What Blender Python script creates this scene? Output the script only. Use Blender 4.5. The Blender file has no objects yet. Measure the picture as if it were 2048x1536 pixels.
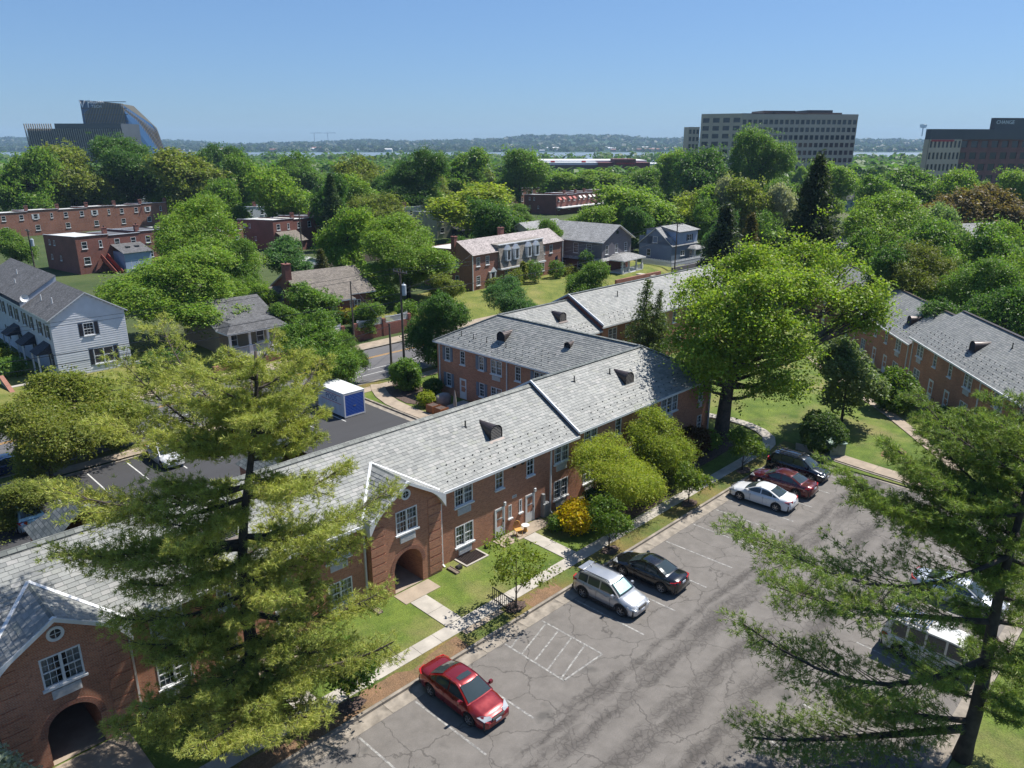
import bpy, math, random
import numpy as np
from mathutils import Vector, Matrix
R_=math.radians
# ------------------------------------------------------------------ camera, sky, sun, exposure
SC=bpy.context.scene
COL=SC.collection
FPX=1500.0; PITCH=math.atan((768-285)/FPX); CAMH=25.0
cam=bpy.data.cameras.new('camera'); cam.sensor_width=36; cam.lens=FPX/2048*36
cam.clip_start=0.5; cam.clip_end=30000
camo=bpy.data.objects.new('camera',cam); COL.objects.link(camo)
camo.location=(0,0,CAMH); camo.rotation_euler=(math.pi/2-PITCH,0,0); SC.camera=camo
SUN_AZ=R_(57); SUN_EL=R_(57)          # azimuth clockwise from +Y
wd=bpy.data.worlds.new('World'); SC.world=wd; wd.use_nodes=True
nt=wd.node_tree; nt.nodes.clear()
sky=nt.nodes.new('ShaderNodeTexSky'); sky.sky_type='NISHITA'; sky.sun_disc=False
sky.sun_elevation=SUN_EL; sky.sun_rotation=SUN_AZ; sky.altitude=30; sky.air_density=1.0; sky.dust_density=0.5; sky.ozone_density=5.0
bgn=nt.nodes.new('ShaderNodeBackground'); bgn.inputs[1].default_value=0.084
wo=nt.nodes.new('ShaderNodeOutputWorld')
gam=nt.nodes.new('ShaderNodeGamma'); gam.inputs[1].default_value=.62          # softer sky: hazy summer air
tnt=nt.nodes.new('ShaderNodeMix'); tnt.data_type='RGBA'; tnt.blend_type='MULTIPLY'; tnt.inputs[0].default_value=1; tnt.inputs[7].default_value=(.66,.92,1.28,1)
nt.links.new(sky.outputs[0],gam.inputs[0]); nt.links.new(gam.outputs[0],tnt.inputs[6]); nt.links.new(tnt.outputs[2],bgn.inputs[0]); nt.links.new(bgn.outputs[0],wo.inputs[0])
sl=bpy.data.lights.new('sun','SUN'); sl.energy=3.7; sl.angle=R_(0.53); sl.color=(1.0,0.955,0.88)
so=bpy.data.objects.new('sun',sl); COL.objects.link(so)
SD=Vector((math.sin(SUN_AZ)*math.cos(SUN_EL),math.cos(SUN_AZ)*math.cos(SUN_EL),math.sin(SUN_EL)))
so.rotation_euler=SD.to_track_quat('Z','Y').to_euler(); so.location=(60,60,90)
SC.view_settings.view_transform='Standard'; SC.view_settings.look='None'
SC.view_settings.exposure=1.15; SC.view_settings.gamma=1.0; SC.view_settings.use_curve_mapping=False
SC.render.engine='CYCLES'
SC.cycles.max_bounces=5; SC.cycles.diffuse_bounces=3; SC.cycles.glossy_bounces=2; SC.cycles.transmission_bounces=3
SC.cycles.transparent_max_bounces=6; SC.cycles.volume_bounces=0
SC.cycles.caustics_reflective=False; SC.cycles.caustics_refractive=False
SC.cycles.use_denoising=True
try: SC.cycles.denoiser='OPENIMAGEDENOISE'
except Exception: pass
# ------------------------------------------------------------------ frames: pixel -> ground, street grid (u along the kerb, v away from it)
TH=R_(45.3); CU,SU=math.cos(TH),math.sin(TH)
def W(u,v,z=0.0): return Vector((u*CU-v*SU,u*SU+v*CU,z))
def UVof(p): return (p[0]*CU+p[1]*SU,-p[0]*SU+p[1]*CU)
def ray(x,y):
    cx=(x-1024)/FPX; cy=-(y-768)/FPX
    return Vector((cx,math.cos(PITCH)+cy*math.sin(PITCH),-math.sin(PITCH)+cy*math.cos(PITCH)))
def PX(x,y,z=0.0):
    d=ray(x,y); t=(z-CAMH)/d.z; return Vector((d.x*t,d.y*t,z))
def PXD(x,y,Y):
    d=ray(x,y); t=Y/d.y; return Vector((d.x*t,Y,CAMH+d.z*t))
def ss(a,b,x):
    t=min(1,max(0,(x-a)/(b-a))); return t*t*(3-2*t)
def gz(x,y):
    u,v=UVof((x,y)); z=1.2*ss(80.6,85.5,v) if u>-60 else 0.0
    d=math.hypot(x,y)
    z-=1.0*ss(64,84,y)*ss(26,41,x)*(1-ss(80,110,x))
    z-=ss(230,1300,d)*9.0
    return z
# ------------------------------------------------------------------ objects
ONES=['first','second','third','fourth','fifth','sixth','seventh','eighth','ninth','tenth','eleventh','twelfth','thirteenth','fourteenth','fifteenth','sixteenth','seventeenth','eighteenth','nineteenth']
def ordinal(n):
    if n<20: return ONES[n-1]
    t=('twent','thirt','fort','fift','sixt','sevent','eight','ninet')[n//10-2]
    return t+'ieth' if n%10==0 else t+'y-'+ONES[n%10-1]
def tag(o,label=None,cat=None,group=None,kind=None):
    if label: o['label']=label
    if cat: o['category']=cat
    if group: o['group']=group
    if kind: o['kind']=kind
    return o
def empty(name,loc=(0,0,0),rz=0.0,label=None,cat=None,group=None):
    o=bpy.data.objects.new(name,None); COL.objects.link(o); o.location=loc; o.rotation_euler=(0,0,rz)
    o.empty_display_size=.3
    return tag(o,label,cat,group)
def link(name,me,parent=None,loc=None,rz=None,rot=None):
    o=bpy.data.objects.new(name,me); COL.objects.link(o)
    if parent: o.parent=parent
    if loc is not None: o.location=loc
    if rz is not None: o.rotation_euler=(0,0,rz)
    if rot is not None: o.rotation_euler=rot
    return o
def copy_tree(o,parent=None):
    c=o.copy(); COL.objects.link(c); c.parent=parent
    for ch in o.children: copy_tree(ch,c)
    return c
class MB:
    """collects faces, makes one mesh with metre UVs"""
    def __init__(s): s.v=[]; s.f=[]; s.m=[]
    def face(s,pts,m=0):
        b=len(s.v); s.v.extend([tuple(p) for p in pts]); s.f.append(tuple(range(b,b+len(pts)))); s.m.append(m); return s
    def box(s,x0,x1,y0,y1,z0,z1,m=0,skip=''):
        P=lambda a,b,c:(a,b,c)
        if '-x' not in skip: s.face([P(x0,y1,z0),P(x0,y0,z0),P(x0,y0,z1),P(x0,y1,z1)],m)
        if '+x' not in skip: s.face([P(x1,y0,z0),P(x1,y1,z0),P(x1,y1,z1),P(x1,y0,z1)],m)
        if '-y' not in skip: s.face([P(x0,y0,z0),P(x1,y0,z0),P(x1,y0,z1),P(x0,y0,z1)],m)
        if '+y' not in skip: s.face([P(x1,y1,z0),P(x0,y1,z0),P(x0,y1,z1),P(x1,y1,z1)],m)
        if '-z' not in skip: s.face([P(x0,y1,z0),P(x1,y1,z0),P(x1,y0,z0),P(x0,y0,z0)],m)
        if '+z' not in skip: s.face([P(x0,y0,z1),P(x1,y0,z1),P(x1,y1,z1),P(x0,y1,z1)],m)
        return s
    def bar(s,a,b,w,h,m=0,up=(0,0,1)):
        a=Vector(a); b=Vector(b); d=(b-a).normalized(); up=Vector(up)
        if abs(d.dot(up))>.99: up=Vector((0,1,0))
        x=d.cross(up).normalized()*w/2; y=x.cross(d).normalized()*h/2
        q=[a-x-y,a+x-y,a+x+y,a-x+y]; r=[b-x-y,b+x-y,b+x+y,b-x+y]
        s.face(q[::-1],m); s.face(r,m)
        for i in range(4): s.face([q[i],q[(i+1)%4],r[(i+1)%4],r[i]],m)
        return s
    def tube(s,pts,rad,n=8,m=0,caps=True):
        pts=[Vector(p) for p in pts]; k=len(pts)
        if not hasattr(rad,'__len__'): rad=[rad]*k
        rings=[]; px=None
        for i,p in enumerate(pts):
            d=(pts[min(i+1,k-1)]-pts[max(i-1,0)]).normalized()
            if px is None: px=d.orthogonal().normalized()
            x=(px-d*px.dot(d)).normalized(); px=x; y=d.cross(x)
            b=len(s.v)
            for j in range(n):
                a=2*math.pi*j/n; s.v.append(tuple(p+(x*math.cos(a)+y*math.sin(a))*rad[i]))
            rings.append(b)
        for i in range(k-1):
            for j in range(n):
                s.f.append((rings[i]+j,rings[i]+(j+1)%n,rings[i+1]+(j+1)%n,rings[i+1]+j)); s.m.append(m)
        if caps:
            s.f.append(tuple(rings[0]+j for j in range(n))[::-1]); s.m.append(m)
            s.f.append(tuple(rings[-1]+j for j in range(n))); s.m.append(m)
        return s
    def prism(s,poly,z0,z1,m=0,bottom=True):
        b=[(p[0],p[1],z0) for p in poly]; t=[(p[0],p[1],z1) for p in poly]
        s.face(t,m)
        if bottom: s.face(b[::-1],m)
        n=len(poly)
        for i in range(n): s.face([b[i],b[(i+1)%n],t[(i+1)%n],t[i]],m)
        return s
    def mesh(s,name,mats,smooth=False):
        me=bpy.data.meshes.new(name); me.from_pydata(s.v,[],s.f)
        if not isinstance(mats,(list,tuple)): mats=[mats]
        for x in mats: me.materials.append(x)
        if len(mats)>1: me.polygons.foreach_set('material_index',s.m)
        metre_uv(me)
        if smooth: me.shade_smooth()
        return me
    def build(s,name,mats,parent=None,loc=None,rz=None,smooth=False):
        return link(name,s.mesh(name,mats,smooth),parent,loc,rz)
def metre_uv(me):
    n=len(me.loops)
    if not n: return
    nv=len(me.vertices); co=np.empty(nv*3); me.vertices.foreach_get('co',co); co=co.reshape(-1,3)
    li=np.empty(n,int); me.loops.foreach_get('vertex_index',li)
    npol=len(me.polygons); nr=np.empty(npol*3); me.polygons.foreach_get('normal',nr); nr=nr.reshape(-1,3)
    tot=np.empty(npol,int); me.polygons.foreach_get('loop_total',tot)
    N=np.repeat(nr,tot,axis=0)
    t=np.stack([-N[:,1],N[:,0],np.zeros(n)],1); l=np.linalg.norm(t,axis=1); flat=l<1e-3
    t[flat]=(1,0,0); l[flat]=1; t/=l[:,None]
    b=np.cross(N,t); p=co[li]
    uv=np.stack([(p*t).sum(1),(p*b).sum(1)],1)
    lay=me.uv_layers.new(name='UVMap'); lay.data.foreach_set('uv',uv.astype(np.float32).ravel())
def np_mesh(name,verts,faces_n,idx,mat,smooth=False):
    """verts (n,3); faces all with faces_n corners; idx flat"""
    me=bpy.data.meshes.new(name); nv=len(verts); nf=len(idx)//faces_n
    me.vertices.add(nv); me.vertices.foreach_set('co',np.asarray(verts,np.float32).ravel())
    me.loops.add(len(idx)); me.loops.foreach_set('vertex_index',np.asarray(idx,np.int32))
    me.polygons.add(nf); me.polygons.foreach_set('loop_start',np.arange(0,nf*faces_n,faces_n,dtype=np.int32))
    me.polygons.foreach_set('loop_total',np.full(nf,faces_n,np.int32))
    me.update(calc_edges=True)
    for x in (mat if isinstance(mat,(list,tuple)) else [mat]): me.materials.append(x)
    if smooth: me.shade_smooth()
    return me
# ------------------------------------------------------------------ materials
class NT:
    def __init__(s,name):
        s.m=bpy.data.materials.new(name); s.m.use_nodes=True; s.t=s.m.node_tree; s.t.nodes.clear()
        s.out=s.n('OutputMaterial'); s.b=s.n('BsdfPrincipled'); s.l(s.b.outputs[0],s.out.inputs[0])
    def n(s,k,**kw):
        x=s.t.nodes.new('ShaderNode'+k)
        for a,b in kw.items(): setattr(x,a,b)
        return x
    def l(s,a,b): s.t.links.new(a,b)
    def i(s,node,name,val):
        if hasattr(val,'is_output') or isinstance(val,bpy.types.NodeSocket): s.l(val,node.inputs[name])
        else: node.inputs[name].default_value=val
    def coord(s,k='Object'): return s.n('TexCoord').outputs[k]
    def map(s,src,scale=(1,1,1),rot=(0,0,0)):
        m=s.n('Mapping'); s.l(src,m.inputs[0]); m.inputs['Scale'].default_value=scale; m.inputs['Rotation'].default_value=rot; return m.outputs[0]
    def noise(s,src,scale,detail=4,rough=.55,out='Fac',dist=0):
        x=s.n('TexNoise'); s.l(src,x.inputs['Vector']); x.inputs['Scale'].default_value=scale; x.inputs['Detail'].default_value=detail; x.inputs['Roughness'].default_value=rough; x.inputs['Distortion'].default_value=dist
        return x.outputs[out]
    def ramp(s,fac,stops,interp='LINEAR'):
        r=s.n('ValToRGB'); s.l(fac,r.inputs[0]); e=r.color_ramp; e.interpolation=interp
        while len(e.elements)<len(stops): e.elements.new(.5)
        for k,(p,c) in enumerate(stops):
            e.elements[k].position=p; e.elements[k].color=(c,c,c,1) if not hasattr(c,'__len__') else (*c,1)
        return r.outputs[0]
    def mix(s,fac,a,b,mode='MIX'):
        x=s.n('Mix',data_type='RGBA',blend_type=mode)
        for nm,val in (('Factor',fac),('A',a),('B',b)):
            k={'Factor':0,'A':6,'B':7}[nm]
            if isinstance(val,bpy.types.NodeSocket): s.l(val,x.inputs[k])
            elif nm=='Factor': x.inputs[k].default_value=val
            else: x.inputs[k].default_value=(*val,1) if len(val)==3 else val
        return x.outputs[2]
    def math(s,op,a,b=0.0,c=None):
        x=s.n('Math',operation=op)
        for k,v in enumerate((a,b) if c is None else (a,b,c)):
            if isinstance(v,bpy.types.NodeSocket): s.l(v,x.inputs[k])
            else: x.inputs[k].default_value=v
        return x.outputs[0]
    def bump(s,h,strength=.3,dist=.02):
        b=s.n('Bump'); s.l(h,b.inputs['Height']); b.inputs['Strength'].default_value=strength; b.inputs['Distance'].default_value=dist
        s.l(b.outputs[0],s.b.inputs['Normal']); return b.outputs[0]
    def col(s,c): s.i(s.b,'Base Color',(*c,1) if isinstance(c,tuple) else c)
    def rough(s,r): s.i(s.b,'Roughness',r)
def simple(name,c,rough=.7,var=.12,scale=3.0,metal=0.0,spec=.5,bump=0.0,coat=0.0):
    t=NT(name); s=t.coord('Object')
    if var:
        f=t.noise(s,scale,5); lo=tuple(x*(1-var*1.6) for x in c); hi=tuple(min(1,x*(1+var*1.6)) for x in c)
        t.col(t.ramp(f,[(.3,lo),(.7,hi)]))
    else: t.col(c)
    t.rough(rough); t.b.inputs['Metallic'].default_value=metal; t.b.inputs['Specular IOR Level'].default_value=spec
    if coat: t.b.inputs['Coat Weight'].default_value=coat; t.b.inputs['Coat Roughness'].default_value=.03
    if bump: t.bump(t.noise(s,scale*12,3),bump,.01)
    return t.m
def brickmat(name,c1,c2,mortar,bw=.215,bh=.073,dark=None):
    t=NT(name); uv=t.coord('UV'); b=t.n('TexBrick'); t.l(uv,b.inputs['Vector'])
    b.inputs['Color1'].default_value=(*c1,1); b.inputs['Color2'].default_value=(*c2,1); b.inputs['Mortar'].default_value=(*mortar,1)
    b.inputs['Scale'].default_value=1; b.inputs['Mortar Size'].default_value=.008; b.inputs['Brick Width'].default_value=bw; b.inputs['Row Height'].default_value=bh; b.inputs['Bias'].default_value=-.1
    big=t.noise(uv,.35,5); c=t.mix(.75,b.outputs[0],t.ramp(big,[(.3,.72),(.72,1.2)]),'MULTIPLY')
    sp=t.noise(uv,6,2); c=t.mix(t.ramp(sp,[(.58,0.0),(.75,.5)]),c,dark or (.07,.03,.025))
    t.col(c); t.rough(.85); t.bump(b.outputs['Fac'],-.35,.01); return t.m
def slatemat(name,kind):
    t=NT(name)
    stops=[(0,(.165,.171,.167)),(.25,(.201,.207,.199)),(.5,(.225,.231,.221)),(.75,(.244,.248,.235)),(.92,(.276,.272,.261)),(1,(.212,.221,.195))] if kind!='dark' else [(0,(.079,.088,.083)),(.5,(.133,.147,.136)),(1,(.185,.193,.181))]
    if kind=='piece':
        g=t.n('NewGeometry').outputs['Random Per Island']; o=t.n('ObjectInfo').outputs['Random']
        f=t.math('FRACT',t.math('ADD',g,o))
        src=t.coord('Object')
    else:
        src=t.coord('UV'); b=t.n('TexBrick'); t.l(src,b.inputs['Vector']); b.offset=.5
        b.inputs['Color1'].default_value=(0,0,0,1); b.inputs['Color2'].default_value=(1,1,1,1); b.inputs['Mortar'].default_value=(.5,.5,.5,1)
        b.inputs['Scale'].default_value=1; b.inputs['Mortar Size'].default_value=.018; b.inputs['Brick Width'].default_value=.38; b.inputs['Row Height'].default_value=.23
        f=b.outputs[0]
    c=t.ramp(f,stops)
    n=t.noise(src,.5,5); c=t.mix(.8,c,t.ramp(n,[(.3,.88),(.7,1.10)]),'MULTIPLY')
    n2=t.noise(src,9,4); c=t.mix(.6,c,t.ramp(n2,[(.3,.85),(.7,1.1)]),'MULTIPLY')
    if kind!='piece':
        c=t.mix(t.math('MULTIPLY',b.outputs['Fac'],.8),c,(.03,.033,.035)); t.bump(b.outputs['Fac'],-.5,.015)
    else: t.bump(n2,.15,.01)
    t.col(c); t.rough(.62); t.b.inputs['Specular IOR Level'].default_value=.35; return t.m
def shinglemat(name,c,rh=.16):
    t=NT(name); src=t.coord('UV'); b=t.n('TexBrick'); t.l(src,b.inputs['Vector'])
    lo=tuple(x*.7 for x in c); hi=tuple(min(1,x*1.3) for x in c)
    b.inputs['Color1'].default_value=(*lo,1); b.inputs['Color2'].default_value=(*hi,1); b.inputs['Mortar'].default_value=(*[x*.3 for x in c],1)
    b.inputs['Scale'].default_value=1; b.inputs['Mortar Size'].default_value=.012; b.inputs['Brick Width'].default_value=.3; b.inputs['Row Height'].default_value=rh
    n=t.noise(src,.6,5); cc=t.mix(.7,b.outputs[0],t.ramp(n,[(.3,.75),(.7,1.2)]),'MULTIPLY')
    t.col(cc); t.rough(.9); t.bump(b.outputs['Fac'],-.4,.01); return t.m
def sidingmat(name,c,h=.2,var=.06):
    t=NT(name); uv=t.coord('UV'); s=t.n('SeparateXYZ'); t.l(uv,s.inputs[0])
    saw=t.math('FRACT',t.math('DIVIDE',s.outputs[1],h))
    n=t.noise(uv,.7,4); cc=t.ramp(n,[(.3,tuple(x*(1-var*2) for x in c)),(.7,tuple(min(1,x*(1+var)) for x in c))])
    edge=t.ramp(saw,[(0,.55),(.10,1.0),(1,1.0)])  # lap shadow under each board, painted into the siding colour
    t.col(t.mix(1.0,cc,edge,'MULTIPLY')); t.rough(.6); t.bump(saw,-.6,.03); return t.m
MAT={}
MAT['brick']=brickmat('red_brick',(.45,.178,.098),(.31,.115,.065),(.38,.27,.195))
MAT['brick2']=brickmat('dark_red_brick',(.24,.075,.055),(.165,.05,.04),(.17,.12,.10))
MAT['brick3']=brickmat('orange_brick',(.30,.115,.07),(.21,.075,.05),(.26,.19,.15))
MAT['stone']=brickmat('stone_slate',(.17,.15,.13),(.30,.27,.235),(.07,.06,.055),.4,.2,(.10,.08,.07))
MAT['slate']=slatemat('slate_piece','piece'); MAT['slatef']=slatemat('slate_sheet','sheet'); MAT['slated']=slatemat('slate_dark_sheet','dark')
MAT['shingle']=shinglemat('grey_shingle',(.102,.102,.106)); MAT['shingle_l']=shinglemat('light_shingle',(.255,.255,.255)); MAT['shingle_b']=shinglemat('brown_shingle',(.162,.140,.119))
MAT['shingle_p']=shinglemat('pinkish_shingle',(.33,.29,.28),.2); MAT['shingle_k']=shinglemat('black_shingle',(.035,.038,.05))
MAT['siding_w']=sidingmat('white_siding',(.442,.468,.527)); MAT['siding_b']=sidingmat('blue_siding',(.135,.18,.27)); MAT['siding_lb']=sidingmat('light_blue_siding',(.27,.35,.49)); MAT['siding_g']=sidingmat('grey_siding',(.145,.14,.16)); MAT['siding_c']=sidingmat('cream_siding',(.42,.41,.33)); MAT['siding_t']=sidingmat('tan_siding',(.2,.17,.12))
MAT['white']=simple('white_paint',(.612,.620,.629),.45,.05,2); MAT['whitewall']=simple('whitewashed_brick',(.442,.459,.493),.8,.12,3,bump=.4)
MAT['trimblue']=simple('bluish_white_trim',(.527,.561,.612),.5,.05,2)
MAT['acgrey']=simple('grille_grey',(.50,.49,.48),.6,.08,8); MAT['metal_d']=simple('brown_metal',(.055,.042,.04),.42,.15,3,.4); MAT['louvre']=simple('louvre_dark',(.03,.026,.03),.5,.1,4); MAT['iron']=simple('black_iron',(.015,.015,.016),.45,.1,5)
MAT['conc']=simple('pale_concrete',(.353,.324,.283),.9,.12,1.3,bump=.25); MAT['conc2']=simple('tan_concrete',(.279,.226,.172),.9,.13,1.2,bump=.25); MAT['kerb']=simple('kerb_concrete',(.217,.189,.156),.92,.25,1.6,bump=.3)
MAT['wood']=simple('grey_wood',(.14,.11,.085),.9,.25,4,bump=.3); MAT['woodpole']=simple('pole_wood',(.085,.07,.055),.9,.25,3,bump=.3); MAT['redwood']=simple('red_painted_wood',(.30,.055,.035),.7,.15,3); MAT['cedar']=simple('cedar_planter',(.28,.10,.035),.8,.2,5)
MAT['flatroof']=simple('pale_flat_roof',(.476,.468,.442),.9,.18,.5); MAT['flatroof_d']=simple('dark_flat_roof',(.085,.085,.093),.9,.25,.5)
MAT['shutter_d']=simple('dark_shutter',(.018,.018,.028),.5,.1,3); MAT['shutter_g']=simple('slate_blue_shutter',(.14,.17,.22),.6,.1,3)
MAT['mulch']=simple('mulch',(.075,.05,.04),.95,.35,6,bump=.5); MAT['clay']=None
MAT['green_box']=simple('transformer_green',(.09,.14,.105),.5,.08,3); MAT['grey_box']=simple('grey_metal',(.25,.26,.27),.5,.08,3,.3); MAT['podblue']=simple('pod_blue',(.012,.07,.36),.45,.1,4); MAT['podwhite']=simple('pod_white',(.56,.58,.62),.45,.07,1.5)
MAT['rubber']=simple('tyre_rubber',(.012,.012,.012),.75,.1,5); MAT['alloy']=simple('wheel_alloy',(.5,.5,.52),.3,.05,3,.9); MAT['chrome']=simple('chrome',(.6,.6,.62),.15,0,1,1.0); MAT['blackplastic']=simple('black_plastic',(.02,.02,.022),.55,.1,5)
MAT['red_lens']=simple('red_lens',(.35,.01,.01),.15,0); MAT['lamp_lens']=simple('headlamp_lens',(.45,.47,.48),.12,0,1,.3); MAT['plate']=simple('number_plate',(.5,.54,.62),.4,0); MAT['sunshade']=simple('reflective_sunshade',(.38,.62,.60),.35,.08,4,.2)
MAT['rail_w']=simple('white_vinyl',(.595,.620,.646),.5,.04,2); MAT['copper']=simple('purple',(.1,.02,.04),.6,.1)
MAT['wicker']=simple('yellow_wicker',(.50,.26,.06),.7,.2,8); MAT['canvas']=simple('grey_canvas',(.22,.20,.19),.9,.12,3); MAT['flagblue']=simple('navy_flag',(.02,.03,.12),.8,.2,4)
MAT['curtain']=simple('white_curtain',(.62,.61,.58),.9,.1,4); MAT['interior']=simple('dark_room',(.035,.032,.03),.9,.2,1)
MAT['signred']=simple('sign_red',(.42,.02,.03),.5,.05); MAT['letter_w']=simple('letter_white',(.75,.75,.75),.5,.02); MAT['store_b']=simple('store_brown',(.085,.055,.055),.8,.12,.2); MAT['store_m']=simple('store_maroon',(.13,.04,.04),.8,.12,.2)
MAT['white_far']=simple('far_white',(.62,.62,.62),.7,.06,.3); MAT['awning']=simple('awning_white',(.6,.57,.55),.7,.05); MAT['awning_r']=simple('awning_red',(.38,.09,.08),.7,.1)
def glassmat():
    t=NT('window_glass'); t.col((.022,.028,.036)); t.rough(.06); t.b.inputs['Specular IOR Level'].default_value=.6; return t.m
MAT['glass']=glassmat()
def seeglass(name,tint,refl=.16):
    t=NT(name); tr=t.n('BsdfTransparent'); tr.inputs[0].default_value=(*tint,1); g=t.n('BsdfGlossy'); g.inputs['Roughness'].default_value=.03
    fr=t.n('Fresnel'); fr.inputs[0].default_value=1.5; ms=t.n('MixShader'); t.l(t.math('ADD',fr.outputs[0],refl*.3),ms.inputs[0]); t.l(tr.outputs[0],ms.inputs[1]); t.l(g.outputs[0],ms.inputs[2]); t.l(ms.outputs[0],t.out.inputs[0]); return t.m
MAT['pane']=seeglass('clear_pane',(.62,.66,.68))
def carglass():
    t=NT('car_glass'); t.col((.03,.042,.045)); t.rough(.03); t.b.inputs['Specular IOR Level'].default_value=.7; return t.m
MAT['carglass']=carglass()
def carpaint(name,c,metal=.35,rough=.32):
    t=NT(name); t.col(c); t.b.inputs['Metallic'].default_value=metal; t.rough(rough); t.b.inputs['Coat Weight'].default_value=1; t.b.inputs['Coat Roughness'].default_value=.04
    n=t.noise(t.coord('Object'),2.2,4); t.rough(t.ramp(n,[(.3,rough*.8),(.7,rough*1.25)])); return t.m
# --- ground surfaces
def lotmat():
    t=NT('cracked_asphalt'); o=t.coord('Object')      # object space = u,v metres
    warp=t.n('VectorMath',operation='ADD'); nz=t.noise(o,.9,4,.6,'Color'); sc=t.n('VectorMath',operation='SCALE'); t.l(nz,sc.inputs[0]); sc.inputs['Scale'].default_value=1.1; t.l(o,warp.inputs[0]); t.l(sc.outputs[0],warp.inputs[1]); wv=warp.outputs[0]
    def vor(scale,src):
        v=t.n('TexVoronoi',feature='DISTANCE_TO_EDGE'); t.l(src,v.inputs['Vector']); v.inputs['Scale'].default_value=scale; return v.outputs['Distance']
    base=t.ramp(t.noise(o,1.1,6,.65),[(.28,(.115,.105,.096)),(.72,(.168,.154,.141))])
    fine=t.noise(o,26,2); base=t.mix(.7,base,t.ramp(fine,[(.25,.72),(.75,1.28)]),'MULTIPLY')
    s=t.n('SeparateXYZ'); t.l(o,s.inputs[0])
    v=s.outputs[1]
    # wheel tracks along the aisle: bands of alligator cracking at some v
    wob=t.math('MULTIPLY',t.math('SUBTRACT',t.noise(t.map(o,(.22,.5,1)),1,4),.5),2.4)
    vv=t.math('ADD',v,wob)
    def band(c,w): return t.math('MAXIMUM',t.math('SUBTRACT',1.0,t.math('DIVIDE',t.math('ABSOLUTE',t.math('SUBTRACT',vv,c)),w)),0.0)
    tr=t.math('MAXIMUM',t.math('MAXIMUM',band(16.7,.8),band(14.6,.9)),t.math('MAXIMUM',band(12.4,1.0),band(17.9,.5)))
    pat=t.ramp(t.noise(t.map(o,(.3,.9,1)),1.0,5),[(.36,0.0),(.55,1.0)])
    tr=t.math('MULTIPLY',tr,pat)
    big=vor(.36,wv); crack=t.ramp(big,[(.002,1.0),(.014,0.0)])
    cm=t.ramp(t.noise(o,.33,2),[(.30,.15),(.45,1.0)]); crack=t.math('MULTIPLY',crack,cm)
    small=vor(2.6,wv); c2=t.math('MULTIPLY',t.ramp(small,[(.02,1.0),(.09,0.0)]),t.ramp(tr,[(.15,0.0),(.6,1.0)]))
    mid=vor(1.05,wv); c3=t.math('MULTIPLY',t.ramp(mid,[(.008,1.0),(.035,0.0)]),t.ramp(t.math('ADD',tr,t.math('MULTIPLY',t.noise(o,.25,3),.3)),[(.17,0.0),(.4,.8)]))
    stain=t.math('MULTIPLY',tr,.95); c=t.mix(stain,base,(.070,.063,.058))
    # oily spots where cars stand
    sp=t.ramp(t.noise(o,.55,3,.5),[(.64,0.0),(.74,.8)]); c=t.mix(sp,c,(.070,.066,.061))
    rust=t.ramp(t.noise(o,.8,5,.7),[(.68,0.0),(.8,.35)]); c=t.mix(rust,c,(.22,.13,.085))
    ck=t.math('MAXIMUM',t.math('MAXIMUM',crack,c2),c3)
    c=t.mix(t.math('MULTIPLY',ck,.62),c,(.042,.038,.035))
    t.col(c); t.rough(.88); t.b.inputs['Specular IOR Level'].default_value=.3
    h=t.math('SUBTRACT',t.math('MULTIPLY',fine,.25),ck); t.bump(h,.35,.012); return t.m
MAT['lot']=lotmat()
def asph(name,c,v=.2):
    t=NT(name); o=t.coord('Object'); n=t.noise(t.map(o,(.25,1,1)),.8,6,.6); t.col(t.mix(.6,t.ramp(n,[(.3,tuple(x*(1-v) for x in c)),(.7,tuple(x*(1+v) for x in c))]),t.ramp(t.noise(o,30,2),[(.3,.8),(.7,1.2)]),'MULTIPLY')); t.rough(.88); return t.m
MAT['road']=asph('street_asphalt',(.098,.095,.098)); MAT['newasph']=asph('new_asphalt',(.038,.038,.041),.12)
def paintmat(name,c):
    t=NT(name); o=t.coord('Object'); n=t.noise(o,5,5,.7); al=t.ramp(n,[(.42,0.02),(.62,.68)]); t.col(t.mix(al,(.13,.125,.12),c)); t.rough(.8); return t.m
MAT['line_w']=paintmat('worn_white_paint',(.425,.416,.391)); MAT['line_y']=simple('yellow_paint',(.468,.238,.025),.8,.15,2); MAT['line_ws']=simple('street_white_paint',(.468,.468,.451),.8,.12,2)
def grassmat(name,lo,hi,dry,dryamt=.5,sc=1.0):
    t=NT(name); o=t.coord('Object')
    n=t.noise(o,.55*sc,6,.62); c=t.ramp(n,[(.3,lo),(.68,hi)])
    d=t.noise(o,.21*sc,5,.6); c=t.mix(t.ramp(d,[(.62-.12*dryamt,0.0),(.80,.75)]),c,dry)
    f=t.noise(o,14,3,.7); c=t.mix(.85,c,t.ramp(f,[(.25,.5),(.75,1.5)]),'MULTIPLY')
    t.col(c); t.rough(.9); t.b.inputs['Specular IOR Level'].default_value=.2; t.bump(f,.8,.06); return t.m
MAT['grass']=grassmat('lawn',(.050,.088,.014),(.128,.172,.030),(.26,.20,.10),1.2)
MAT['verge']=grassmat('worn_verge',(.050,.081,.018),(.108,.135,.032),(.270,.140,.068),2.0,1.3)
MAT['grass2']=grassmat('dry_lawn',(.081,.113,.020),(.171,.180,.041),(.261,.207,.090),1.2)
MAT['terrain']=grassmat('rough_ground',(.03,.055,.015),(.07,.09,.03),(.14,.12,.075),.9,.15)
MAT['clay']=grassmat('bare_clay',(.145,.092,.055),(.215,.13,.075),(.075,.095,.03),1.0,2.2)
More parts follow.
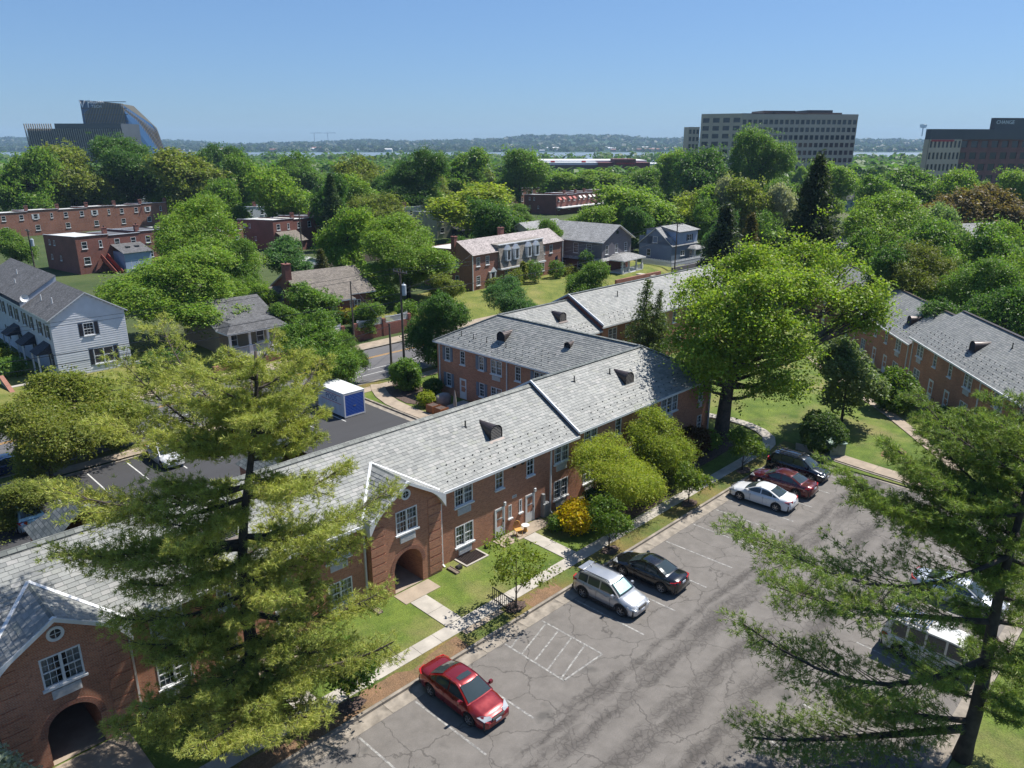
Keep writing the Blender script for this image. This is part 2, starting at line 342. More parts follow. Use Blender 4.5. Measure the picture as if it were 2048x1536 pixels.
# --- foliage
def leafmat(name,trans=.5,rough=.5,var=.30):
    t=NT(name); oi=t.n('ObjectInfo'); g=t.n('NewGeometry').outputs['Random Per Island']
    h=t.n('HueSaturation'); t.l(oi.outputs['Color'],h.inputs['Color'])
    t.l(t.math('ADD',t.math('MULTIPLY',g,.05),.475),h.inputs['Hue']); h.inputs['Saturation'].default_value=1.0
    v2=t.math('FRACT',t.math('MULTIPLY',g,7.31)); t.l(t.math('ADD',t.math('MULTIPLY',v2,2*var),1.16-var),h.inputs['Value'])
    c=h.outputs[0]
    lg=t.noise(t.coord('Object'),.45,3); c=t.mix(.6,c,t.ramp(lg,[(.3,(.74,.80,.75)),(.7,(1.28,1.2,1.05))]),'MULTIPLY')
    t.col(c); t.rough(rough); t.b.inputs['Specular IOR Level'].default_value=.3
    tr=t.n('BsdfTranslucent'); t.l(t.mix(1.0,c,(1.08,1.16,.62),'MULTIPLY'),tr.inputs[0])
    ms=t.n('MixShader'); ms.inputs[0].default_value=trans; t.l(t.b.outputs[0],ms.inputs[1]); t.l(tr.outputs[0],ms.inputs[2]); t.l(ms.outputs[0],t.out.inputs[0]); return t.m
MAT['leaf']=leafmat('leaf'); MAT['needle']=leafmat('needle',.4,.55,.35)
MAT['bark']=simple('bark',(.075,.058,.046),.95,.3,3,bump=.6); MAT['bark_p']=simple('pine_bark',(.055,.043,.036),.95,.3,3,bump=.6)
# ------------------------------------------------------------------ vegetation
def nrm(a): return a/np.maximum(np.linalg.norm(a,axis=1,keepdims=True),1e-9)
def leaf_quads(rng,c,n,size,aspect=.55):
    """rhombic leaves at c, facing about n"""
    k=len(c); r=nrm(rng.normal(size=(k,3))); n=nrm(n); t=nrm(np.cross(n,r)); b=np.cross(n,t)
    s=(size*rng.uniform(.65,1.35,k))[:,None]
    fold=n*s*.18
    v=np.stack([c+t*s,c+b*s*aspect+fold,c-t*s,c-b*s*aspect+fold],1).reshape(-1,3)
    return v
def quads_mesh(name,v,mat): return np_mesh(name,v,4,np.arange(len(v)),mat)
def crown_points(rng,lobes,nclump,lo=-.55,shell=.22):
    """clump centres on the outer skin of a union of ellipsoids; lobes: (cx,cy,cz,rx,ry,rz)"""
    L=np.array(lobes); area=(L[:,3]*L[:,4]+L[:,3]*L[:,5]+L[:,4]*L[:,5]); pr=area/area.sum()
    out=[];nn=[];got=0
    while got<nclump:
        m=nclump*2; k=rng.choice(len(L),m,p=pr); d=nrm(rng.normal(size=(m,3)))
        keep=d[:,2]>lo+rng.uniform(-.3,.3,m); d=d[keep]; k=k[keep]
        rr=1-np.abs(rng.normal(0,shell,len(d))); P=L[k,:3]+d*L[k,3:6]*rr[:,None]
        q=(((P[:,None,:]-L[None,:,:3])/L[None,:,3:6])**2).sum(2); q[np.arange(len(P)),k]=9
        ok=(q.min(1)>.62)|(rng.uniform(size=len(P))<.10)
        P=P[ok]; D=nrm(d[ok]/L[k[ok],3:6]); out.append(P); nn.append(D); got+=len(P)
    return np.concatenate(out)[:nclump],np.concatenate(nn)[:nclump]
def lobes_for(rng,R,zb,zt,nl=14,spread=.62,lr=(.32,.5)):
    zc=(zb+zt)/2; hz=(zt-zb)/2; L=[(0,0,zc+hz*.05,R*.55,R*.55,hz*.70)]
    for i in range(nl):
        a=2.399963*i+rng.uniform(-.4,.4); w=-.92+1.86*((i*.618034+.3)%1.0); rad=math.sqrt(max(0,1-w*w))
        f=spread*rng.uniform(.80,1.16); r=R*rng.uniform(*lr)
        L.append((R*f*rad*math.cos(a),R*f*rad*math.sin(a),zc+hz*.72*w,r,r,min(r,hz*.6)*rng.uniform(.7,.95)))
    return L
def crown_mesh(name,seed,lobes,nclump,per,size,sig,mat='leaf',lo=-.55,up=.5,aspect=.55,shell=.22,droop=0.0,poke=.5,flat=.38,holes=.30):
    """leafy sprays: each clump is a tilted, flattened puff of leaves; gaps between them"""
    rng=np.random.default_rng(seed); P,D=crown_points(rng,lobes,int(nclump*(1+holes)),lo,shell)
    ph=rng.uniform(0,6.28,(6,)); f=.9/max(.25,sig)/3.2
    nz=np.sin(P[:,0]*f*2+ph[0])*np.sin(P[:,1]*f*2.3+ph[1])+np.sin(P[:,2]*f*2.6+ph[2]+P[:,0]*f)*.8+rng.normal(0,.45,len(P))
    keep=np.argsort(-nz)[:nclump]; P=P[keep]; D=D[keep]
    k=len(P); cs=rng.uniform(.6,1.45,k)
    P=P+D*(rng.exponential(poke*sig*1.4,k)-poke*sig*.5)[:,None]
    n=nrm(D*.75+np.array([0,0,.75])+rng.normal(0,.35,(k,3))); r=nrm(rng.normal(size=(k,3))); t=nrm(np.cross(n,r)); b=np.cross(n,t)
    el=rng.uniform(.75,1.35,k)
    A=rng.normal(0,1,(k,per,1))*(t*(el*cs)[:,None])[:,None,:]; B=rng.normal(0,1,(k,per,1))*(b*(cs/el)[:,None])[:,None,:]; C=rng.normal(0,flat,(k,per,1))*(n*cs[:,None])[:,None,:]
    c=(P[:,None,:]+(A+B+C)*sig).reshape(-1,3)
    if droop: c[:,2]-=np.abs(rng.normal(0,droop,len(c)))
    ln=np.repeat(n,per,0)*.55+rng.normal(0,.6,(len(c),3)); ln[:,2]+=up*.6
    return quads_mesh(name,leaf_quads(rng,c,ln,size,aspect),MAT[mat])
def limb_mesh(name,seed,H,lobes,r0,zb,mat='bark',lean=(0,0),tips=2,fork=.75):
    rng=np.random.default_rng(seed+5); mb=MB(); ztop=zb+(H-zb)*fork
    tr=[(lean[0]*t*t,lean[1]*t*t,ztop*t) for t in (0,.08,.3,.55,.8,1)]
    mb.tube(tr,[r0*1.5,r0*1.05,r0*.9,r0*.72,r0*.48,r0*.2],9)
    for (cx,cy,cz,rx,ry,rz) in lobes[1:]:
        t=rng.uniform(.42,.85); s=Vector((lean[0]*t*t,lean[1]*t*t,ztop*t)); e=Vector((cx,cy,cz))
        if s.z>e.z-.2: s=Vector((lean[0]*.2,lean[1]*.2,max(zb*.6,e.z-1.5)))
        m=s.lerp(e,.5)+Vector((rng.uniform(-.1,.1)*rx*2,rng.uniform(-.1,.1)*rx*2,-.12*(e-s).length+rng.uniform(-.1,.15)*rz))
        r=r0*rng.uniform(.28,.42); mb.tube([s,s.lerp(m,.6),m,e],[r,r*.8,r*.65,r*.3],6)
        for q in range(tips):
            d=Vector(rng.normal(size=3)).normalized(); d.z=abs(d.z)*.8; f=e+Vector((d.x*rx,d.y*ry,d.z*rz))*.85
            mb.tube([m.lerp(e,.6),e.lerp(f,.5)+Vector((0,0,-.05*rz)),f],[r*.42,r*.28,r*.1],5)
    return mb.mesh(name,MAT[mat],True)
PROTO={}
def proto(kind,seed,H,R,zb,nl,nclump,per,size,sig,r0,**kw):
    rng=np.random.default_rng(seed); L=lobes_for(rng,R,zb,H,nl,kw.pop('spread',.62),kw.pop('lr',(.32,.5)))
    tips=kw.pop('tips',2)
    return (crown_mesh(kind+'_crown',seed,L,nclump,per,size,sig,**kw),limb_mesh(kind+'_trunk',seed,H,L,r0,zb,tips=tips),H,R)
# broad trees at three levels of detail, ten metres tall; scaled per tree
for i in range(4): PROTO['near%d'%i]=proto('broadleaf',10+i,10,4.3,.5,30,1150,38,.118,.36,.22,spread=.72,lr=(.18,.38),lo=-.85)
for i in range(2): PROTO['big%d'%i]=proto('broadleaf',20+i,10,4.3,.4,46,2300,32,.085,.25,.2,spread=.74,lr=(.13,.32),lo=-.85)
for i in range(5): PROTO['mid%d'%i]=proto('broadleaf',30+i,10,4.3,.4,26,760,26,.175,.40,.20,tips=1,spread=.72,lr=(.18,.40),lo=-.85)
for i in range(5): PROTO['far%d'%i]=proto('broadleaf',50+i,10,4.3,.4,20,420,18,.27,.50,.2,tips=0,spread=.72,lr=(.2,.42),lo=-.85)
def conifer_proto(seed,H,R,n,size,per=10,dens=1.0):
    rng=np.random.default_rng(seed); P=[];D=[]
    nb=int(n)
    for k in range(nb):
        t=rng.uniform(0,1)**.8; z=H*(.08+.92*t); L=R*(1-t)**.8*rng.uniform(.65,1.12)+.15; a=rng.uniform(0,6.283)
        m=max(2,int(L*3.2*dens))
        for j in range(m):
            s=(j+rng.uniform(.3,1))/m; w=rng.normal(0,.10*L*(1.1-s)+.05)
            P.append((math.cos(a)*L*s-math.sin(a)*w,math.sin(a)*L*s+math.cos(a)*w,z-L*s*.22+.3*L*s*s*.5+rng.normal(0,.08))); D.append((math.cos(a)*.6,math.sin(a)*.6,.75))
    P=np.array(P);D=np.array(D); c=np.repeat(P,per,0)+rng.normal(0,.17,(len(P)*per,3)); d=nrm(np.repeat(D,per,0)+rng.normal(0,.5,(len(c),3)))
    v=leaf_quads(rng,c,nrm(rng.normal(size=c.shape)+np.array([0,0,.8])),size,.3)
    mb=MB(); mb.tube([(0,0,0),(0,0,H*.5),(0,0,H*.96)],[R*.055,R*.04,.03],7)
    for k in range(26):
        z=H*rng.uniform(.12,.9); a=rng.uniform(0,6.28); L=R*(1-z/H)**.8*.8; mb.tube([(0,0,z),(math.cos(a)*L,math.sin(a)*L,z-L*.15)],[.06,.015],4,caps=False)
    return (quads_mesh('conifer_crown',v,MAT['needle']),mb.mesh('conifer_trunk',MAT['bark_p'],True),H,R)
PROTO['spruce0']=conifer_proto(71,10,3.4,300,.20,9,1.15); PROTO['spruce1']=conifer_proto(72,10,3.0,240,.20,9,1.15); PROTO['cedar']=conifer_proto(73,10,3.3,190,.16,8,1.0)
def tree(pr,loc,H,Rw,color,label,name='broadleaf_tree',group=None,cat='tree',rz=None,rnd=random.Random(5)):
    cm,tm,h0,r0=PROTO[pr]
    e=empty(name,loc,rnd.uniform(0,6.28) if rz is None else rz,label,cat,group)
    s=(Rw/r0,Rw/r0,H/h0); e.scale=s
    c=link('crown',cm,e); c.color=(*color,1); t=link('trunk',tm,e); return e
def tree_px(pr,x,ytop,wpx,Y,color,label,zbase=None,**kw):
    """crown centre column x, crown top row ytop, crown width wpx in the photograph; distance Y"""
    p=PXD(x,ytop,Y); z0=gz(p.x,p.y) if zbase is None else zbase
    dist=math.hypot(p.y,CAMH-p.z); Rw=wpx/2*(Y/math.cos(PITCH)*.97)/FPX
    return tree(pr,(p.x,p.y,z0-.05),max(2.0,p.z-z0),Rw*.98,color,label,**kw)
def bush(name,loc,rx,ry,h,color,label,seed=1,n=500,per=8,size=.09,cat='bush',group=None,sig=.12,mat='leaf',aspect=.55,nl=7,rag=0.0,stem=True,shell=.12):
    rng=np.random.default_rng(seed); L=[(0,0,h*.5,rx*.82,ry*.82,h*.46)]
    for i in range(nl):
        a=6.283*i/max(1,nl)+rng.uniform(-.3,.3); f=rng.uniform(.35,.55); q=rng.uniform(.38,.52)
        L.append((rx*f*math.cos(a),ry*f*math.sin(a),h*rng.uniform(.38,.68),rx*q,ry*q,h*rng.uniform(.25,.32)))
    e=empty(name,loc,0,label,cat,group); cm=crown_mesh(name+'_leaves',seed,L,n,per,size,sig,mat,lo=-.95,aspect=aspect,shell=shell)
    c=link('foliage',cm,e); c.color=(*color,1)
    if stem:
        mb=MB()
        for k in range(5):
            a=k*1.256; mb.tube([(.05*math.cos(a),.05*math.sin(a),0),(rx*.3*math.cos(a),ry*.3*math.sin(a),h*.45),(rx*.55*math.cos(a),ry*.55*math.sin(a),h*.7)],[.03,.022,.01],5)
        mb.build('stem',MAT['bark'],e)
    return e
def pine(name,loc,H,branches,color,label,seed,trunk,r0=.34,needle=.17,nw=.017,per=15,tuft_gap=.23,spray=1.0):
    """white pine; branches: (z, azimuth, length, rise) list, trunk: [(x,y,z)]"""
    rng=np.random.default_rng(seed); e=empty(name,loc,0,label,'tree'); mb=MB()
    tp=[Vector(p) for p in trunk]; zs=[p.z for p in tp]
    def at(z):
        for i in range(len(tp)-1):
            if tp[i+1].z>=z: return tp[i].lerp(tp[i+1],(z-tp[i].z)/(tp[i+1].z-tp[i].z))
        return tp[-1].copy()
    def tr(z): return r0*(1.0-.9*(z/H))+.02
    mb.tube(tp,[tr(p.z)*(1.25 if i==0 else 1) for i,p in enumerate(tp)],10)
    TC=[];TD=[]
    for (z,az,L,rise) in branches:
        s=at(z); d=Vector((math.cos(az),math.sin(az),0)); side=Vector((-d.y,d.x,0)); n=7; pts=[]
        wob=rng.uniform(-.12,.12); sag=rng.uniform(.03,.09)
        for i in range(n+1):
            t=i/n; pts.append(s+d*(L*t)+side*(wob*L*math.sin(t*3))+Vector((0,0,L*(rise*t-sag*math.sin(t*math.pi)+.12*t**3))))
        rb=min(tr(z)*.62,.035+.018*L); mb.tube(pts,[rb*(1-.85*i/n)+.006 for i in range(n+1)],6)
        def pos(t):
            f=t*n; i=min(n-1,int(f)); return pts[i].lerp(pts[i+1],f-i)
        # side twigs, opposite, in the outer part
        k=0; t=.11 if L>1.5 else .08
        while t<1.0:
            for sg in (1,-1):
                if rng.uniform()<.16: continue
                tl=L*.40*spray*(1-.68*t)*rng.uniform(.6,1.25)*(.55+.45*min(1,t/.4))+.16
                a=pos(t); dd=(d*rng.uniform(.75,1.15)+side*sg*rng.uniform(.6,1.1)).normalized()
                b=a+dd*tl+Vector((0,0,tl*rng.uniform(-.18,.48))); mb.tube([a,a.lerp(b,.5)+Vector((0,0,-.03*tl)),b],[.016+.004*tl,.012,.005],4,caps=False)
                q=max(1,int(tl/tuft_gap))
                for j in range(q+1):
                    f=(j+rng.uniform(.2,.9))/(q+1)
                    if f<.25 and tl>.6: continue
                    o=Vector(rng.normal(size=3))*.09*(1+tl*.6); TC.append(a.lerp(b,min(1,f))+o); TD.append(dd*.8+Vector((0,0,.45)))
                    for rep in range(2 if tl>.5 else 1):
                        sd=Vector((-dd.y,dd.x,.25))*rng.choice((-1,1)); TC.append(a.lerp(b,f)+sd*(tl*.24+.08)*rng.uniform(.3,1.1)+Vector((0,0,rng.uniform(-.05,.12)))); TD.append(dd*.6+sd*.6+Vector((0,0,.3)))
                TC.append(b); TD.append(dd+Vector((0,0,.5)))
            t+=max(.03,.15/L)*rng.uniform(.8,1.2)
        for j in range(4): TC.append(pos(1-.03*j)); TD.append(d+Vector((0,0,.6)))
    TC=np.array([tuple(p) for p in TC]); TD=nrm(np.array([tuple(p) for p in TD])); k=len(TC)
    dirs=nrm(np.repeat(TD,per,0)*.62+rng.normal(0,.62,(k*per,3))); base=np.repeat(TC,per,0)+rng.normal(0,.035,(k*per,3))
    ln=needle*rng.uniform(.7,1.25,k*per)[:,None]; sd=nrm(np.cross(dirs,rng.normal(size=dirs.shape)))*nw
    v=np.stack([base-sd*.5,base+sd*.5,base+dirs*ln],1).reshape(-1,3)
    me=np_mesh('pine_needles',v,3,np.arange(len(v)),MAT['needle'])
    c=link('crown',me,e); c.color=(*color,1); mb.build('trunk',MAT['bark_p'],e,smooth=True)
    return e
# ------------------------------------------------------------------ building kit (local frame: x along, y into the building, z up)
WCACHE={}
def win_meshes(w,h,kind,glass,frame):
    """frame, pane and sill meshes of one window; local x 0..w, z 0..h, outside is -y"""
    key=(round(w,2),round(h,2),kind,glass,frame)
    if key in WCACHE: return WCACHE[key]
    f=MB(); d0,d1=-.02,.09; b=.07
    f.box(0,b,d0,d1,0,h); f.box(w-b,w,d0,d1,0,h); f.box(b,w-b,d0,d1,h-b,h); f.box(b,w-b,d0,d1,0,b)
    nl={'s':1,'d':2,'t':3,'x':1,'p':1}[kind[0]]; lw=(w-2*b)/nl; panes=[]
    for i in range(nl):
        x0=b+i*lw; x1=x0+lw
        if i: f.box(x0-.055,x0+.055,d0-.01,d1-.01,b,h-b)
        zm=b+(h-2*b)*.5
        if kind[0]!='p': f.box(x0,x1,.01,.075,zm-.03,zm+.03)
        panes.append([(x0,.06,b),(x1,.06,b),(x1,.06,zm),(x0,.06,zm)]); panes.append([(x0,.045,zm),(x1,.045,zm),(x1,.045,h-b),(x0,.045,h-b)])
        if 'm' in kind:      # muntins
            nx=3 if lw>.65 else 2
            for k in range(1,nx): xx=x0+lw*k/nx; f.box(xx-.011,xx+.011,.025,.045,b,h-b)
            for zz in (b+(zm-b)*.5,zm+(h-b-zm)*.5): f.box(x0,x1,.026,.044,zz-.011,zz+.011)
    fm=f.mesh('window_frame',MAT[frame]); pm=[]
    for q in panes: m=MB(); m.face(q); pm.append(m.mesh('window_pane',MAT[glass]))
    s=MB(); s.box(-.08,w+.08,-.11,.0,-.10,-.002); sm=s.mesh('window_sill',MAT[frame])
    WCACHE[key]=(fm,pm,sm); return WCACHE[key]
CURT={}
def curtain_mesh(w,h,style):
    k=(round(w,2),round(h,2),style)
    if k in CURT: return CURT[k]
    m=MB(); n=int(w/.06)
    for i in range(n):
        x0=.07+(w-.14)*i/n; x1=.07+(w-.14)*(i+1)/n; t=(i+.5)/n
        if style==1 and .32<t<.68: continue
        a=.16+.03*math.sin(i*1.7); b=.16+.03*math.sin((i+1)*1.7); m.face([(x0,a,.05),(x1,b,.05),(x1,b,h-.05),(x0,a,h-.05)])
    CURT[k]=m.mesh('curtain',MAT['curtain']); return CURT[k]
def window(root,o,rz,w,h,kind='sm',glass='glass',frame='white',sill=True,shutters=None,ac=False,curtain=0):
    """o: bottom-left of the opening on the wall face; rz: wall direction within the root"""
    fm,pm,sm=win_meshes(w,h,kind,glass,frame)
    wo=link('window',fm,root,o,rz)
    if glass=='pane':
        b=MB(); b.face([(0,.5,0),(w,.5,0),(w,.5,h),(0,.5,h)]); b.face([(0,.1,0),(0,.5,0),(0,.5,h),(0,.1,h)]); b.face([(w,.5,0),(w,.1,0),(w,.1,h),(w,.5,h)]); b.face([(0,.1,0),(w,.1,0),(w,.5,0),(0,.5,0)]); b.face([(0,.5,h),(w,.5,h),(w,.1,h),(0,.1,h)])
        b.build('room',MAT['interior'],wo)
        if curtain: link('curtain',curtain_mesh(w,h,curtain),wo)
    for p in pm: link('pane',p,wo)
    if sill: link('sill',sm,wo)
    if shutters:
        k=('sh',round(h,2),shutters)
        if k not in WCACHE:
            m=MB(); sw=.36; m.box(0,sw,-.045,-.004,0,h)
            for q in range(int(h/.14)): m.box(.05,sw-.05,-.055,-.045,.07+q*.14,.13+q*.14)
            WCACHE[k]=m.mesh('shutter',MAT[shutters])
        link('shutter',WCACHE[k],wo,(-.42,0,0)); link('shutter',WCACHE[k],wo,(w+.06,0,0))
    if ac:
        k=('ac',round(w,2))
        if k not in WCACHE:
            m=MB(); aw=min(1.1,w*.72); m.box(0,aw,-.07,.02,0,.42)
            for q in range(9): m.box(.03,aw-.03,-.083,-.07,.03+q*.042,.05+q*.042)
            WCACHE[k]=(m.mesh('air_conditioner',MAT['acgrey']),aw)
        me,aw=WCACHE[k]; link('air_conditioner',me,wo,((w-aw)/2,0,-.60))
    return wo
def wall(mb,o,dx,L,z0,z1,holes=(),m=0,depth=.10,top=None):
    """vertical wall from o along unit dx (2d); outside is to the right of dx; holes (x0,x1,za,zb); top: f(x)->z for gables"""
    ox,oy=o; dx=Vector((dx[0],dx[1])).normalized(); inn=Vector((-dx.y,dx.x))
    P=lambda x,z,d=0:(ox+dx.x*x+inn.x*d,oy+dx.y*x+inn.y*d,z)
    xs=sorted({0,L,*[h[0] for h in holes],*[h[1] for h in holes]}); zs=sorted({z0,z1,*[h[2] for h in holes],*[h[3] for h in holes]})
    for i in range(len(xs)-1):
        for j in range(len(zs)-1):
            xm=(xs[i]+xs[i+1])/2; zm=(zs[j]+zs[j+1])/2
            if any(h[0]<xm<h[1] and h[2]<zm<h[3] for h in holes): continue
            mb.face([P(xs[i],zs[j]),P(xs[i+1],zs[j]),P(xs[i+1],zs[j+1]),P(xs[i],zs[j+1])],m)
    for (a,b,c,d) in holes:
        mb.face([P(a,c),P(a,c,depth),P(a,d,depth),P(a,d)],m); mb.face([P(b,c,depth),P(b,c),P(b,d),P(b,d,depth)],m)
        mb.face([P(a,d),P(a,d,depth),P(b,d,depth),P(b,d)],m); mb.face([P(a,c,depth),P(a,c),P(b,c),P(b,c,depth)],m)
    if top: mb.face([P(0,z1),P(L,z1)]+[P(x,z) for x,z in top],m)
def wall_with(root,name,mat,o,dx,L,z0,z1,wins=(),top=None,**kw):
    """wins: dicts x,z,w,h,kind..; makes wall and windows"""
    mb=MB(); holes=[(q['x'],q['x']+q['w'],q['z'],q['z']+q['h']) for q in wins]; wall(mb,o,dx,L,z0,z1,holes,top=top)
    wo=mb.build(name,mat,root); d=Vector((dx[0],dx[1])).normalized(); rz=math.atan2(d.y,d.x)
    for q in wins:
        a={k:v for k,v in q.items() if k not in('x','z','w','h')}
        window(root,(o[0]+d.x*q['x'],o[1]+d.y*q['x'],q['z']),rz,q['w'],q['h'],**{**kw,**a})
    return wo
def door(root,o,rz,w=.95,h=2.1,color='white',glass=True):
    d=MB(); d.box(-.09,0,-.03,.08,0,h+.09); d.box(w,w+.09,-.03,.08,0,h+.09); d.box(0,w,-.03,.08,h,h+.09); d.box(0,w,-.0,.05,0,.75 if glass else h)
    if glass: d.box(0,.11,0,.05,.75,h); d.box(w-.11,w,0,.05,.75,h); d.box(.11,w-.11,0,.05,h-.12,h); d.box(.11,w-.11,0,.05,1.28,1.36)
    do=d.build('door',MAT[color],root,o,rz)
    if glass:
        for z0,z1 in ((.75,1.28),(1.36,h-.12)):
            g=MB(); g.face([(.11,.03,z0),(w-.11,.03,z0),(w-.11,.03,z1),(.11,.03,z1)]); g.build('pane',MAT['glass'],do)
    hn=MB(); hn.box(w-.09,w-.04,-.05,0,.98,1.12); hn.build('handle',MAT['iron'],do)
    return do
def spout(root,x,y,z0,z1,off=(0,-.06),mat='white'):
    m=MB(); m.box(x-.045,x+.045,y+off[1]-.045 if off[1]<0 else y,y if off[1]<0 else y+.09,z0+.1,z1)
    m.bar((x,y+off[1],z0+.14),(x,y+off[1]*4.5,z0+.04),.09,.08); return m.build('downspout',MAT[mat],root)
def slate_slope(p0,p1,q0,q1,w=.40,ex=.235,seed=0,th=.016):
    """slates over the quad eave p0->p1, ridge q0->q1; returns list of 8 corner tuples per slate, bottom rows first"""
    rng=random.Random(seed); p0,p1,q0,q1=[Vector(a) for a in (p0,p1,q0,q1)]
    up=((q0+q1)/2-(p0+p1)/2); along=(p1-p0).normalized(); up=(up-along*up.dot(along)); H=up.length; up.normalize(); n=along.cross(up).normalized()
    rows=int(H/ex); out=[]
    for r in range(rows):
        t=r*ex; t2=min(H,t+ex*1.12)
        def edge(tt):
            f=tt/H; a=p0.lerp(q0,f); b=p1.lerp(q1,f); return (a-p0).dot(along),(b-p0).dot(along)
        a0,b0=edge(t); a1,b1=edge(min(H,t+ex))
        lo=max(a0,a1); hi=min(b0,b1); lo2=min(a0,a1); hi2=max(b0,b1)
        x=lo2-(w*.5 if r%2 else 0)+rng.uniform(-.05,.05)
        while x<hi2:
            ww=w*rng.uniform(.86,1.14); xa=max(x,lo2)+.006; xb=min(x+ww,hi2)-.006; x+=ww
            if xb-xa<.07: continue
            # clip to slanted edges at the row ends
            def cl(xx,tt):
                e0,e1=edge(tt); return min(max(xx,e0),e1)
            l=th*rng.uniform(.8,1.9); j=rng.uniform(-.012,.012); tb=max(0,t+j)
            A=p0+along*cl(xa,tb)+up*tb; B=p0+along*cl(xb,tb)+up*tb; C=p0+along*cl(xb,t2)+up*t2; D=p0+along*cl(xa,t2)+up*t2
            out.append((A,B,C,D,n*l*.8+n*.010,n*.004))
    return out
def slates_mesh(name,lst):
    V=[];F=[]
    for (A,B,C,D,lo,hi) in lst:
        b=len(V); V+= [tuple(A+lo),tuple(B+lo),tuple(C+hi),tuple(D+hi),tuple(A),tuple(B)]
        F+=[(b,b+1,b+2,b+3),(b+4,b+5,b+1,b)]
    me=bpy.data.meshes.new(name); me.from_pydata(V,[],F); me.materials.append(MAT['slate']); return me
def quad_sheet(name,pts,mat,parent=None,dz=0): m=MB(); m.face([(p[0],p[1],p[2]+dz) for p in pts]); return m.build(name,mat,parent)
def eyebrow_vent(root,x,y,z,slope,rz=0.0,w=1.05,h=.95,L=2.1):
    """half-barrel louvred roof vent: level barrel from an upright face, dying into the slope; local -y is downslope"""
    m=MB(); n=11; ts=math.tan(slope); z0=-.16
    arc=[(-w/2,0.0)]+[(-w/2*math.cos(math.pi*i/(n-1)),h*.52+h*.48*math.sin(math.pi*i/(n-1))) for i in range(n)]+[(w/2,0.0)]
    def back(px,pz): return (px,max(.02,pz/ts),pz)     # where a level line meets the roof
    f0=[(a,0,b) for a,b in arc]; k_=len(arc)
    b0=[(a*(1-.55*(b/h)),min(L,.02+b/ts*.95),b*1.0) for a,b in arc]
    for i in range(k_-1): m.face([f0[i],b0[i],b0[i+1],f0[i+1]])
    m.face([(-w*.66,-.22,-.22*ts+.03),(w*.66,-.22,-.22*ts+.03),(w*.66,.03,.03),(-w*.66,.03,.03)])
    vo=m.build('roof_vent',MAT['metal_d'],root,(x,y,z+z0),rz)
    m=MB(); o=[(a*1.07,-.03,b*1.04) for a,b in arc]
    for i in range(k_-1): m.face([o[i],o[i+1],(arc[i+1][0],.02,arc[i+1][1]),(arc[i][0],.02,arc[i][1])])
    m.build('hood_rim',MAT['metal_d'],vo)
    g=MB(); g.face([(a*.96,.06,b*.97) for a,b in arc])
    for q in range(8):
        zz=.1+q*.105; hw=w/2-.06 if zz<h*.52 else (w/2)*math.sqrt(max(.02,1-((zz-h*.52)/(h*.48))**2))-.05
        if hw>.08: g.face([(-hw,.05,zz+.05),(hw,.05,zz+.05),(hw,-.02,zz),(-hw,-.02,zz)])
    g.build('louvre',MAT['louvre'],vo); return vo
def pipe(root,x,y,z,h=.45,r=.05,mat='iron'):
    m=MB(); m.tube([(x,y,z-.1),(x,y,z+h)],r,8); m.tube([(x,y,z-.02),(x,y,z+.06)],[r*2.6,r*1.4],8); return m.build('vent_pipe',MAT[mat],root)
def text3d(name,s,size,mat,parent,loc,rot,ext=.02,align='CENTER'):
    c=bpy.data.curves.new(name,'FONT'); c.body=s; c.size=size; c.extrude=ext; c.align_x=align; c.align_y='CENTER'; c.resolution_u=2
    o=bpy.data.objects.new(name,c); COL.objects.link(o); me=bpy.data.meshes.new_from_object(o); bpy.data.objects.remove(o)
    me.materials.clear(); me.materials.append(mat); return link(name,me,parent,loc,rot=rot)
# ------------------------------------------------------------------ ground
def grid_sheet(name,us,vs,mat,dz,hole=None,uvframe=True,zf=None,label=None,kind='structure',parent=None):
    V=[];F=[];idx={}
    for i,u in enumerate(us):
        for j,v in enumerate(vs):
            p=W(u,v) if uvframe else Vector((u,v,0)); z=(zf or gz)(p.x,p.y)+dz; idx[i,j]=len(V); V.append((u,v,z) if uvframe else (p.x,p.y,z))
    for i in range(len(us)-1):
        for j in range(len(vs)-1):
            if hole and hole((us[i]+us[i+1])/2,(vs[j]+vs[j+1])/2): continue
            F.append((idx[i,j],idx[i+1,j],idx[i+1,j+1],idx[i,j+1]))
    me=bpy.data.meshes.new(name); me.from_pydata(V,[],F); me.materials.append(mat); me.shade_smooth()
    o=link(name,me,parent,rz=TH if (uvframe and parent is None) else 0); return tag(o,label,kind=kind)
def lin(a,b,st): n=max(1,int(round((b-a)/st))); return [a+(b-a)*i/n for i in range(n+1)]
us=[-6000,-3000,-1500,-800,-400,-250]+lin(-150,220,10)+[260,320,400,520,700,900,1200,1600,2200,3000,4200,6000,9000]
vs=[-3000,-1200,-500,-200,-100]+lin(-50,78,8)+lin(80,88,1)+lin(92,240,12)+[280,340,420,520,700,900,1200,1600,2200,3000,4200,6000,9000]
def zfar(x,y):
    d=math.hypot(x,y); z=gz(x,y)-.05
    if y>0:
        b=ss(1350,1600,y)*(1-ss(2750,2950,y)); z-=8*b
    return z
grid_sheet('ground',us,vs,MAT['terrain'],0,zf=zfar,label='grassy ground running from the car park out to the river')
wm=NT('river_water'); wm.col((.12,.16,.19)); wm.rough(.5); wm.bump(wm.noise(wm.coord('Object'),.05,4),.25,1)
m=MB(); m.face([(-6000,1380,-9.6),(6000,1380,-9.6),(6000,2900,-9.6),(-6000,2900,-9.6)]); tag(m.build('river_water',wm.m),'wide pale river beyond the trees',kind='structure')
